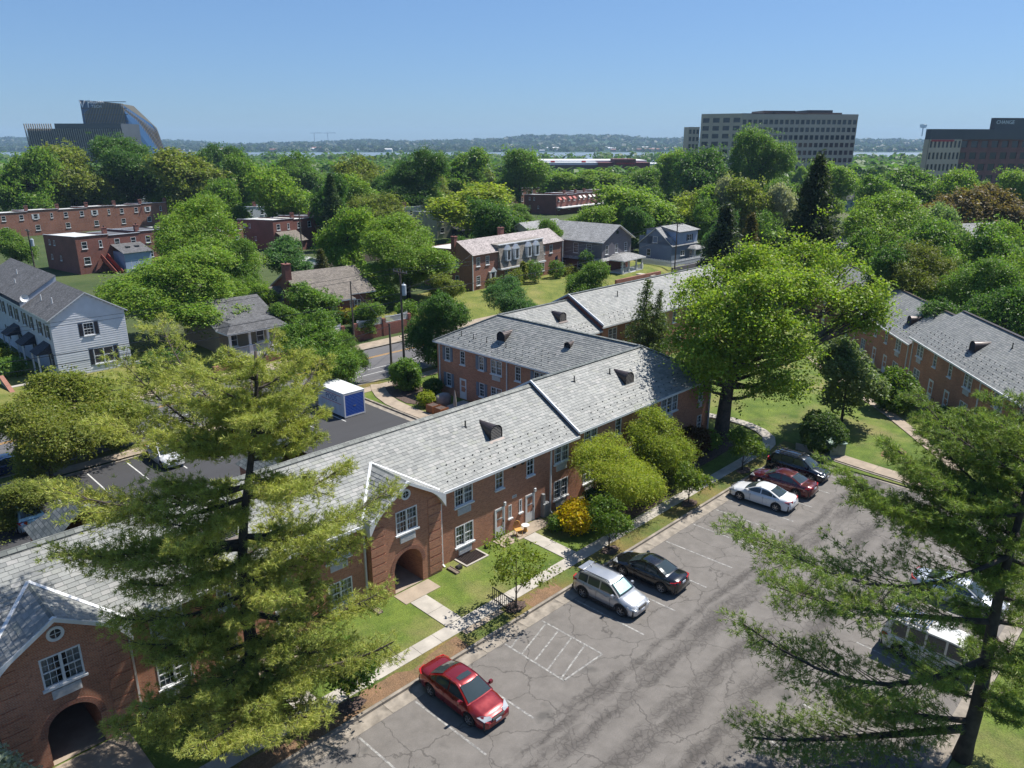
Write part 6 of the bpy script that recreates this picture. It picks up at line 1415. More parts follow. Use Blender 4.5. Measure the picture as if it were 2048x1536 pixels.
# angled left faces
facade(ob,-20,4.4,14,2,zt-1.5,4,9,tan,.35,'glass',dirx=(20,-14)); m=MB(); m.face([(-20,14,zt-1.5),(0,0,zt-1.5),(0,0,zt+.4),(-20,14,zt+.4)]); m.face([(-20,14,zt+.4),(0,0,zt+.4),(Lb,0,zt+.05),(Lb,45,zt+.05),(-2,45,zt+.4)]); m.build('parapet',tan,ob)
facade(ob,-27,-20.2,15,2,zt-8,3,8,tan,.35,'glass',dirx=(1,0)); m=MB(); m.box(-27,-20.2,15.4,24,0,zt-8); m.box(-27,-20.2,15,24,zt-8,zt-7); m.build('low_wing',tan,ob)
m=MB(); m.box(18,38,12,30,zt,zt+2.4); m.box(46,62,12,30,zt,zt+2.8); m.box(24,66,8,34,zt,zt+1.2); m.build('roof_plant',MAT['metal_d'],ob)
# slatted campus tower at left, photo x 45..322
Y1=610.0
def X1(x): return PXD(x,218,Y1).x
def Z1_(y): return PXD(1024,y,Y1).z
tw=empty('glass_tower',(X1(162),Y1,-4),0,'blue glass tower with gold fins and sloped corner at left','building')
bx=lambda x:X1(x)-X1(162); bz=lambda y:Z1_(y)+4
goldfin=simple('gold_fin',(.30,.24,.15),.45,.06,.1,.4); bglass=NT('blue_curtain_wall'); bglass.col((.035,.085,.18)); bglass.rough(.12); bglass=bglass.m
prof=[(162,200),(245,205),(268,210),(305,252),(318,290),(322,330)]
# front face polygon and sloped right face
F_=[(bx(162),0,0)]+[(bx(x),0,bz(y)) for x,y in ((162,200),(243,207))]+[(bx(252),0,bz(235)),(bx(262),0,0)]
m=MB(); m.face(F_[::-1]); bxd=lambda x,d:PXD(x,218,Y1+d).x-X1(162)
G_=[(bx(262),0,0),(bx(252),0,bz(235)),(bx(243),0,bz(207)),(bxd(300,22),22,bz(248)),(bxd(310,24),24,bz(262)),(bxd(332,26),26,0)]; m.face([G_[0],G_[5],G_[4],G_[3],G_[2],G_[1]]); m.face([(bx(162),0,0),(bx(162),0,bz(200)),(bx(162),30,bz(200)),(bx(162),30,0)]); 
m.face([(bx(162),0,bz(200)),(bx(243),0,bz(207)),(bxd(266,24),24,bz(209)),(bxd(170,30),30,bz(200))]); m.build('curtain_wall',bglass,tw)
m=MB(); m.face([(bx(243),-.2,bz(207)),(bxd(300,22),22,bz(248)),(bxd(310,24),24,bz(262)),(bxd(308,30),30,bz(254)),(bxd(268,24),24,bz(209))]); m.build('gold_slope',simple('gold_louvre',(.055,.046,.020),.5,.1,.3),tw)
for i in range(26):
    x=bx(168)+(bx(246)-bx(168))*i/25; t=i/25; top=bz(200)+(bz(207)-bz(200))*t; st=0 if i>9 else top*.0
    lo=0; hi=top if i>9 else top-9+.9*i
    m=MB(); m.box(x,x+.42,-.55,-.02,lo,hi); m.build('fin',goldfin,tw)
for i in range(20):
    t=(i+.5)/20; a=Vector((bx(262),0,0)).lerp(Vector((bxd(332,26),26,0)),t); b=Vector((bx(246),0,bz(212))).lerp(Vector((bxd(310,24),24,bz(262))),t); m=MB(); m.bar(a+Vector((0,-.3,0)),b+Vector((0,-.3,0)),.30,.5,up=(0,1,0)); m.build('fin',goldfin,tw)
for j in range(11): z=bz(330)+j*4.6; m=MB(); m.box(bx(162),bx(254),-.15,-.01,z,z+.5); m.build('floor_band',MAT['metal_d'],tw)
q=text3d('lettering','VIRGINIA\nTECH',3.0,MAT['letter_w'],tw,(bx(195),-.8,bz(209)),(math.pi/2,0,0),.1); text3d('emblem','VT',7.5,MAT['letter_w'],tw,(bx(173),-.8,bz(209)),(math.pi/2,0,0),.1)
lw=empty('low_campus_block',(PXD(52,250,Y1-30).x,Y1-30,-4),0,'lower finned campus block left of the glass tower','building'); Yb=Y1-30
LX=PXD(240,250,Yb).x-PXD(50,250,Yb).x; lz=PXD(100,247,Yb).z+4
m=MB(); m.box(0,LX,0,28,0,lz-3.5); m.box(LX*.3,LX,-.2,28,lz-3.5,lz); m.build('wall',simple('dark_glazing',(.05,.055,.065),.25,.1,.1),lw)
for i in range(44):
    x=LX*i/43; m=MB(); m.bar((x+1.5,-.4,0),(x-1.2,-.4,lz-.1 if x<LX*.3 else lz-3.6),.62,.6,up=(0,1,0)); m.build('fin',simple('tan_fin',(.27,.235,.2),.6,.05,.1) if i==0 else bpy.data.materials['tan_fin'],lw)
# brick and glass blocks at right, photo x 1855..2048+
Y2=400.0; X2=lambda x:PXD(x,265,Y2).x; Z2=lambda y:PXD(1024,y,Y2).z
b=empty('brick_office_block',(X2(1862),Y2,-3),R_(10),'dark brick and glass block with rooftop letters at right edge','building'); lz=Z2(258)+3; L_=X2(1935)-X2(1862)
facade(b,0,L_,0,1,lz-5,8,5,tan,.45); m=MB(); m.box(0,L_,.4,4,0,lz-5,skip='-y'); m.build('wall',tan,b); m=MB(); m.box(.2,L_+60,.1,4,lz-5,lz); m.build('top_storey',simple('dark_metal_panel',(.05,.05,.058),.35,.1,.1),b)
facade(b,L_,L_+60,1.5,1,lz-5,10,5,MAT['brick2'],.35); m=MB(); m.box(L_,L_+60,1.9,9,0,lz-5,skip='-y'); m.build('wall',MAT['brick2'],b)
m=MB(); m.box(L_+20,L_+60,3,6,lz,lz+5.6); m.build('roof_sign_box',bpy.data.materials['dark_metal_panel'],b); text3d('lettering','CHANGE',2.6,MAT['letter_w'],b,(L_+26,2.9,lz+3.4),(math.pi/2,0,0),.1)
m=MB(); m.box(1,14,-.15,0,lz-6,lz-5.1); m.build('red_sign',MAT['signred'],b)
# big store and garage, photo x 1080..1310
Y3=560.0; X3=lambda x:PXD(x,300,Y3).x; Z3=lambda y:PXD(1024,y,Y3).z
s=empty('retail_store',(X3(1080),Y3,-3.5),0,'long low brown store with red letters beyond the rooftops','building'); L3=X3(1305)-X3(1080); zz=lambda y:Z3(y)+3.5
m=MB(); m.box(0,L3*.52,0,60,0,zz(330)); m.build('wall',MAT['store_b'],s); m=MB(); m.box(L3*.52,L3*.98,-2,40,0,zz(325)); m.box(L3*.66,L3*.85,-4,20,0,zz(318)); m.build('entrance_block',MAT['store_m'],s); m=MB(); m.box(1,L3*.52,2,58,zz(330),zz(325)); m.box(0,L3,20,70,zz(325)-2,zz(322)); m.build('roof',MAT['white_far'],s)
m=MB(); 
for k in range(11): m.box(L3*.68+k*1.2,L3*.68+k*1.2+.7,-4.2,-4.02,zz(330)+.6,zz(330)+1.7)
m.build('red_sign',MAT['signred'],s)
for a in (.1,.38): m=MB(); m.box(L3*a,L3*a+3,6,7,zz(325),zz(325)+1.1); m.build('roof_sign',MAT['signred'],s)
g=empty('parking_deck',(X3(1078)+6,760,-5),0,'pale long deck roof behind the store','building'); m=MB(); m.box(0,L3*1.5,0,30,0,4); m.build('wall',MAT['store_b'],g); m=MB(); m.box(-2,L3*1.5,-2,32,9.5,10.6); m.box(L3*.55,L3*1.05,4,26,10.6,14); m.build('roof',MAT['white_far'],g)
for k in range(16): m=MB(); x=k*L3*1.5/15; m.box(x,x+1,0,1,4,9.5); m.build('column',MAT['grey_box'],g)
# far shore: hills, low buildings, tower
def hillz(x,y):
    a=math.atan2(x,y); b=ss(2950,3300,y)*4-9.5
    h=(34+13*math.sin(a*9+1)+7*math.sin(a*23)+10*math.sin(a*4-.6)+3*math.sin(a*61))
    if y>3600: b+=h*1.25*ss(3600,5200,y)
    return b
V=[];F=[];nx=260; ys=[2880,2960,3100,3300,3500,3700,3900,4100,4300,4500,4700,4900,5100,5300,5600]; rg=np.random.default_rng(3)
for y in ys:
    for i in range(nx): x=-.95*y+1.9*y*i/(nx-1); V.append((x,y,hillz(x,y)+(rg.uniform(0,9) if y>3300 else 0)))
for j in range(len(ys)-1):
    for i in range(nx-1): F.append((j*nx+i,j*nx+i+1,(j+1)*nx+i+1,(j+1)*nx+i))
hm=NT('wooded_hill'); hm.col(hm.ramp(hm.noise(hm.coord('Object'),.02,6,.7),[(.35,(.014,.036,.016)),(.65,(.04,.075,.03))])); hm.rough(.95); hm.b.inputs['Specular IOR Level'].default_value=.1
me=bpy.data.meshes.new('hills'); me.from_pydata(V,[],F); me.materials.append(hm.m); tag(link('hills',me),'low wooded hills beyond the river',kind='structure')
rg=random.Random(9); XS_=sorted(rg.uniform(330,1370) if i%3 else rg.uniform(1080,1370) for i in range(46))
for k in range(46):
    Yd=rg.uniform(3000,3500); x=XS_[k]; p=PXD(x,300,Yd); z=hillz(p.x,Yd); wdt=rg.uniform(18,70); hh=rg.uniform(6,14)
    o=MB(); o.box(-wdt/2,wdt/2,0,14,0,hh*.75); o.face([(-wdt/2,-1,hh*.75),(wdt/2,-1,hh*.75),(wdt/2,7,hh),(-wdt/2,7,hh)]); b_=o.build('shore_building',[MAT['white_far'],MAT['brick3'],MAT['whitewall']][k%3],None,(p.x,Yd,z)); tag(b_,'tiny pale building on the far river shore, %s from the left'%ordinal(k+1),'building','tiny buildings on the far shore')
p=PXD(1846,258,4600); m=MB(); m.tube([(0,0,-40),(0,0,6)],[3,3],10); m.tube([(0,0,4),(0,0,9),(0,0,24),(0,0,27)],[6,17,19,15],16); tag(m.build('water_tower',simple('tower_teal',(.08,.16,.17),.6,.05),None,p),'small teal water tower on the hill skyline','tower')
for k,(x,y) in enumerate(((628,266),(655,266))):
    p=PXD(x,y,4200); c=empty('tower_crane',(p.x,4200,40),R_(20*k),'faint tower crane over the far hills, '+('left of the two','right of the two')[k],'crane','far tower cranes'); m=MB(); m.box(-1,1,-1,1,-60,p.z-40); m.build('mast',MAT['grey_box'],c); m=MB(); m.bar((-22,0,p.z-40),(45,0,p.z-40),1.4,1.6); m.bar((0,0,p.z-34),(40,0,p.z-39),.5,.5); m.build('jib',MAT['grey_box'],c)
# woods that read as one mass
def woods(name,label,n,fn,seed,leaf,per,col,kind='stuff'):
    rng=np.random.default_rng(seed); C=[];N=[];S=[]
    for k in range(n):
        x,y,z,r,h=fn(rng); d=nrm(rng.normal(size=(per,3))); d[:,2]=np.abs(d[:,2])*1.1-.25; d=nrm(d); C.append(np.array([x,y,z+h*.5])+d*np.array([r,r,h*.5])*rng.uniform(.75,1.05,(per,1))); N.append(d+rng.normal(0,.4,(per,3))+np.array([0,0,.4])); S.append(np.full(per,leaf*r))
    C=np.concatenate(C);N=np.concatenate(N);S=np.concatenate(S); v=leaf_quads(rng,C,N,1.0,.7); v=(v.reshape(-1,4,3)-C[:,None])*S[:,None,None]+C[:,None]
    o=link(name,quads_mesh(name,v.reshape(-1,3),MAT['leaf'])); o.color=(*col,1); return tag(o,label,kind=kind)
def ringf(ymin,ymax,hh):
    def f(rng):
        while True:
            Yd=ymin*(ymax/ymin)**rng.uniform(); x=rng.uniform(-.78,.80)*Yd
            u,v=UVof((x,Yd))
            px=1024+FPX*x/(Yd/math.cos(PITCH))
            if ymin<500 and (1060<px<1330 and Yd>480): continue
            if 1840<px and 380<Yd<440: continue
            r=rng.uniform(4,8)*(1+Yd/2500); return x,Yd,gz(x,Yd)-1,r,rng.uniform(.75,1.2)*hh
    return f
woods('woods','leafy woods reaching to the river between town and water',1500,ringf(430,1340,13),11,.34,34,(.075,.145,.030))
def shore(rng):
    Yd=rng.uniform(2960,3600); x=rng.uniform(-.9,.9)*Yd; return x,Yd,hillz(x,Yd)-1,rng.uniform(14,26),rng.uniform(10,16)
woods('woods','tall woods on the near river bank',520,ringf(880,1340,18),14,.34,26,(.07,.13,.03))
woods('woods','tree belt along the far river shore',900,shore,12,.45,14,(.035,.06,.02))
def hillw(rng):
    Yd=rng.uniform(3600,5300); x=rng.uniform(-.9,.9)*Yd; return x,Yd,hillz(x,Yd)-2,rng.uniform(18,34),rng.uniform(13,22)
woods('woods','wooded cover on the far hills',2600,hillw,13,.5,10,(.030,.052,.017))
# haze
m=MB(); m.box(-7000,7000,-400,6200,-22,125); hz=m.build('haze',bpy.data.materials.new('haze_air')); tag(hz,'thin blue summer haze',kind='stuff')
hmt=hz.data.materials[0]; hmt.use_nodes=True; t=hmt.node_tree; t.nodes.clear(); o_=t.nodes.new('ShaderNodeOutputMaterial'); pv=t.nodes.new('ShaderNodeVolumePrincipled'); pv.inputs['Color'].default_value=(.48,.72,1,1); pv.inputs['Density'].default_value=.00009; pv.inputs['Anisotropy'].default_value=.0; t.links.new(pv.outputs[0],o_.inputs['Volume'])
# ------------------------------------------------------------------ trees and shrubs
BR=(.170,.262,.040); MI=(.118,.202,.036); DK=(.070,.140,.030); YE=(.235,.29,.036); OL=(.165,.20,.042); BL=(.09,.18,.06); CO=(.14,.105,.036); PA=(.17,.25,.09)
def tips_to_branches(base,trunk,tips,rise,rng,H):
    out=[]
    for (x,y,z) in tips:
        p=PX(x,y,z); d=p-base; L=math.hypot(d.x,d.y); r=rise if z<H-2.5 else .32
        za=z-L*(r+.10); za=max(1.6,min(H-.4,za)); r=(z-za)/L-.10
        t=za/H; c=trunk(za); dd=(p-base)-c; out.append((za,math.atan2(dd.y,dd.x),math.hypot(dd.x,dd.y),r))
    return out
# left foreground pine
rng=random.Random(21); base=PX(490,1455,.15); Hl=17.4
top=PXD(508,748,base.y); dx=top.x-base.x
trk=lambda z:Vector((dx*(z/Hl)+.25*math.sin(z*.5),.1*math.sin(z*.7),0))
tr=[(trk(z).x,trk(z).y,z) for z in (0,1,2.5,4.5,6.5,8.5,10.5,12.5,14.5,16,Hl)]
tips=[(170,1120,10),(330,690,16.7),(640,705,16.6),(450,715,17.2),(575,745,17.0),(255,770,15.4),(110,1000,12.6),(640,870,13.6),(160,1010,12.0),(775,985,10.6),(760,1190,7),(790,1290,4.2),(250,1470,3.8),(640,1440,3.6),(230,1250,7.6),(710,1090,8.8),(330,890,14.2),(400,820,15.8),(610,800,15.2),(215,870,14.2),(560,960,12.6),(690,930,12.2),(330,1060,11.2),(260,1180,9),(640,1180,7.4),(560,1320,5.4),(420,1400,5),(330,1330,6.2),(480,1250,7.2),(380,1180,9),(540,1130,9.4),(450,1050,11.2),(520,880,14),(300,1430,4.6),(520,1480,4.0),(400,1500,4.2),(600,1380,4.4),(690,1290,5.2),(280,1300,6.6),(120,1130,10.2)]
br=tips_to_branches(base,trk,tips,.05,rng,Hl)
for k in range(12):
    a=k*2.4; br.append((13.2+.34*k,a,rng.uniform(1.5,2.8)*(1.15-.04*k),.25+.03*k))
for k in range(26):
    z=2.2+14.2*(k/25); a=k*2.399+rng.uniform(-.3,.3); L=rng.uniform(2.6,4.4)*(1-.35*(z/Hl)**3); br.append((z,a,L,rng.uniform(-.02,.16)))
pine('white_pine',base,Hl,br,(.31,.335,.085),'tall yellow-green pine in front of the long brick range',31,tr,.33,.20,.028,12,.24,.90)
# right foreground pine
base=PX(1925,1520,.1); Hr=15.6; trk2=lambda z:Vector((.15*math.sin(z*.6),.1*math.sin(z*.5+1),0)); tr=[(trk2(z).x,trk2(z).y,z) for z in (0,1,2.5,4.5,6.5,8.5,10.5,12.5,14.2,Hr)]
tips=[(1480,1062,11.2),(1482,1255,6.4),(1560,1190,8.0),(1690,955,13.2),(1505,1492,2.2),(1835,795,15),(1850,850,13.6),(1930,830,14.2),(2040,900,12.6),(1870,930,12.2),(1960,1000,11),(2040,1010,10.5),(1800,1030,10.2),(1920,1100,9.2),(2010,1100,9),(2040,1450,3.2),(1690,1405,2.6),(1985,800,15),(1740,1000,12.3),(1780,900,13.9),(1900,860,14),(2040,800,15.2),(1900,1000,11.8),(1960,930,13),(1820,960,12.2),(2040,1150,8),(2040,1350,5)]
br=tips_to_branches(base,trk2,tips,.03,rng,Hr)
for k in range(24):
    z=2.6+12.6*(k/23); a=k*2.399+rng.uniform(-.3,.3); L=rng.uniform(1.5,3.2); br.append((z,a,L,rng.uniform(-.04,.14)))
pine('white_pine',base,Hr,br,(.165,.225,.055),'dark green pine over the right side of the car park',41,tr,.30,.20,.030,12,.22,.86)
# courtyard maple, with its own crown
def own_tree(name,loc,H,lobes,nclump,per,size,sig,col,label,r0,zb,lean=(0,0),seed=1,cat='tree',tips=3,up=.5,droop=0.0,aspect=.55,fork=.6,lo=-.55):
    e=empty(name,loc,0,label,cat); c=link('crown',crown_mesh(name+'_crown',seed,lobes,nclump,per,size,sig,lo=lo,up=up,droop=droop,aspect=aspect),e); c.color=(*col,1)
    link('trunk',limb_mesh(name+'_trunk',seed,H,lobes,r0,zb,lean=lean,tips=tips,fork=fork),e); return e
mb_=PX(1442,878,.1); MX=lambda x,y,Yd:PXD(x,y,Yd)-mb_
L=[(1.0,1.0,9.5,1.8,1.8,1.6)]
for (x,y,dY,r) in ((1372,630,0,1.5),(1392,585,2,1.7),(1430,560,3,1.7),(1470,540,4,1.8),(1515,530,3,1.8),(1560,520,5,1.9),(1605,515,6,1.9),(1650,525,6,1.8),(1695,545,5,1.7),(1735,585,4,1.5),(1752,615,3,1.0),
  (1380,680,-1,1.6),(1415,635,-2,1.9),(1455,600,-3,1.9),(1500,585,-3,2.0),(1545,580,-2,2.0),(1595,575,0,2.0),(1640,575,2,1.3),(1705,595,3,1.4),(1740,600,3,1.3),(1732,650,3,.9),
  (1375,735,1,1.4),(1410,700,-3,1.8),(1450,675,-4,1.8),(1495,650,-4,1.9),(1540,640,-3,1.9),(1590,645,-2,1.3),(1690,645,3,1.0),(1745,630,3,1.1),(1668,600,2,1.2),
  (1400,765,-1,1.2),(1430,735,-3,1.5),(1470,725,-3,1.4),(1520,715,-3,1.6),(1565,700,-2,1.7),(1615,700,0,1.0),(1550,755,-2,1.5),(1590,765,-1,1.2),(1520,780,-2,1.0),
  (1450,590,5,1.5),(1570,560,8,1.5)):
    q=MX(x,y,mb_.y+dY); L.append((q.x,q.y,q.z,r*.9,r*.9,r*.58))
own_tree('maple_tree',mb_,16.5,L,1250,54,.128,.50,(.195,.275,.034),'huge bright green maple with thick trunk in the courtyard',.62,5.5,lean=(1.3,.6),seed=61,fork=.55,tips=2,lo=-.7)
mt_=[c for c in bpy.data.objects if c.name.startswith('maple_tree')][0]
m=MB(); lim=lambda pts,r0,r1:m.tube([PXD(x,y,mb_.y+d)-mb_ for x,y,d in pts],[r0+(r1-r0)*i/(len(pts)-1) for i in range(len(pts))],8)
lim([(1478,735,.3),(1520,672,.4),(1575,634,.6),(1612,618,1.0),(1634,599,1.4),(1671,586,2.0),(1712,562,2.6)],.36,.07); lim([(1600,624,.9),(1640,628,1.4),(1668,631,2.0),(1712,622,2.6)],.17,.04); lim([(1478,735,.3),(1465,670,-.4),(1450,610,-1)],.30,.06); lim([(1500,700,.3),(1530,620,0),(1545,560,0)],.26,.05)
m.build('limb',MAT['bark'],mt_,smooth=True)
# the long bare limb reaching right
# yellow-green willowy shrubs at the front
for k,(u,v,H,R,lb,col) in enumerate(((39.3,28.5,5.7,3.1,'large feathery yellow-green shrub at the apartment front',(.27,.315,.042)),(45.2,29.2,6.2,2.5,'second feathery yellow-green shrub, farther along the front wall',(.235,.285,.040)))):
    rg_=np.random.default_rng(80+k); L=lobes_for(rg_,R,.3,H,30,.74,(.17,.34)); own_tree('willow_shrub',W(u,v,.15),H,L,1150,42,.085,.26,col,lb,.1,.6,seed=80+k,cat='shrub',droop=.15,aspect=.26,lo=-.9,up=.2)
bush('conifer_shrub',W(36.9,28.2,.15),.95,.95,3.0,(.035,.075,.022),'dark green conical shrub under the feathery shrub',3,600,9,.11,cat='shrub',mat='needle',aspect=.25)
bush('golden_bush',W(35.2,28.6,.17),1.35,1.25,2.0,(.56,.42,.012),'round golden yellow bush beside the white doors',4,900,9,.085)
bush('small_bush',W(34.0,29.6,.17),.5,.5,.9,MI,'small green bush left of the golden bush',5,200,7,.08)
bush('purple_bush',W(42.2,28.0,.17),1.1,1.0,2.3,(.055,.022,.030),'purple-leaved bush under the feathery shrubs',6,420,8,.10)
bush('white_flower_bush',W(44.6,27.9,.17),.8,.6,1.0,(.12,.15,.06),'low pale bush by the footpath',7,260,7,.08)
bush('russet_bush',W(48.5,29.6,.17),1.5,1.2,2.9,(.12,.058,.022),'russet-leaved bush at the end wall, left one',8,650,8,.11)
bush('russet_bush',W(51.4,29.8,.17),1.4,1.1,2.6,(.10,.055,.022),'russet-leaved bush nearest the building corner',9,600,8,.11)
bush('green_bush',W(46.5,28.3,.17),.9,.8,1.3,MI,'green bush between purple and russet bushes',10,300,8,.09)
bush('green_bush',W(53.8,29.6,.17),.8,.8,1.6,BR,'bright bush at the corner downspout',11,300,8,.09)
# young kerbside trees
def young(u,v,H,R,col,label,seed,n=190,zb=.9,lf=.085,per=24):
    rg_=np.random.default_rng(seed); L=lobes_for(rg_,R,zb,H,9,.62,(.34,.5)); return own_tree('young_tree',W(u,v,.17),H,L,n,per,lf,.17,col,label,.05,zb,seed=seed,tips=2)
young(15.0,25.5,3.2,1.25,(.07,.13,.018),'young tree on clay verge left of the red car',91,190)
young(25.9,25.3,4.6,2.1,(.15,.19,.022),'sparse young tree beside the iron railing',92,120,1.4,.085,20)
young(34.6,25.5,3.6,1.4,(.10,.16,.02),'young tree behind the black sedan',93,190)
young(43.8,25.4,3.0,1.3,(.125,.175,.02),'young tree on verge halfway to the white sedan',94,170)
young(51.8,25.5,3.4,1.45,(.11,.17,.02),'young tree in front of the maroon sedan',95,190)
# courtyard bushes
bush('topiary_bush',PX(1640,903,.1),2.05,2.05,3.5,(.075,.125,.030),'clipped dark globe bush by the green utility box',12,1700,11,.075,sig=.08,nl=3,shell=.05)
bush('globe_bush',PX(1785,825,-.3),2.4,2.4,4.4,(.10,.165,.022),'bright globe bush before the right brick building',13,1500,8,.13,nl=5,shell=.08)
bush('low_bush',PX(1890,845,-.1),1.6,1.4,1.4,DK,'dark low bush by the right building steps',14,400,8,.10)
rg_=np.random.default_rng(96); own_tree('magnolia_tree',PX(1682,848,.1),8.2,lobes_for(rg_,3.1,.8,8.2,15,.6,(.32,.48)),480,26,.15,.30,(.13,.175,.07),'glossy magnolia tree in the middle of the courtyard lawn',.13,.8,seed=96)
tree('cedar',W(67.5,46.2,.1),10.6,3.3,(.10,.14,.042),'pale twin-topped cedar before the back range','cedar_tree')
tree('cedar',W(68.9,45.4,.1),9.4,2.6,(.095,.135,.042),'shorter cedar leaning beside the twin-topped cedar','cedar_tree')
bush('flower_shrub',W(1.7,28.3,.15),1.9,1.8,4.0,(.42,.44,.34),'white-flowering shrub at the lower left corner',15,420,24,.085)
bush('pink_flowers',PX(625,1330,.2),.5,.35,.35,(.22,.10,.16),'small pink flower border by the landing',16,120,6,.05,'flowers')
bush('planting',PX(590,1370,.2),.7,1.0,.9,(.06,.075,.03),'mixed shrubs beside the left path',17,260,8,.08)
# rear garden plants
bush('green_bush',W(45.6,60.6,.15),1.6,1.5,3.4,MI,'tall green bush by the curving rear path',18,700,8,.12)
bush('lime_bush',W(43.9,55.4,.15),.9,.9,1.4,(.22,.26,.02),'lime-yellow bush behind the wooden planters',19,350,8,.09)
bush('green_bush',W(46.6,57.6,.15),1.0,1.0,1.8,DK,'dark bush at the back wing corner',20,350,8,.1)
bush('bare_shrub',W(45.8,49.2,.15),1.3,1.2,1.9,(.16,.10,.085),'pinkish bare-twigged shrub on the patio',22,260,8,.06,aspect=.2)
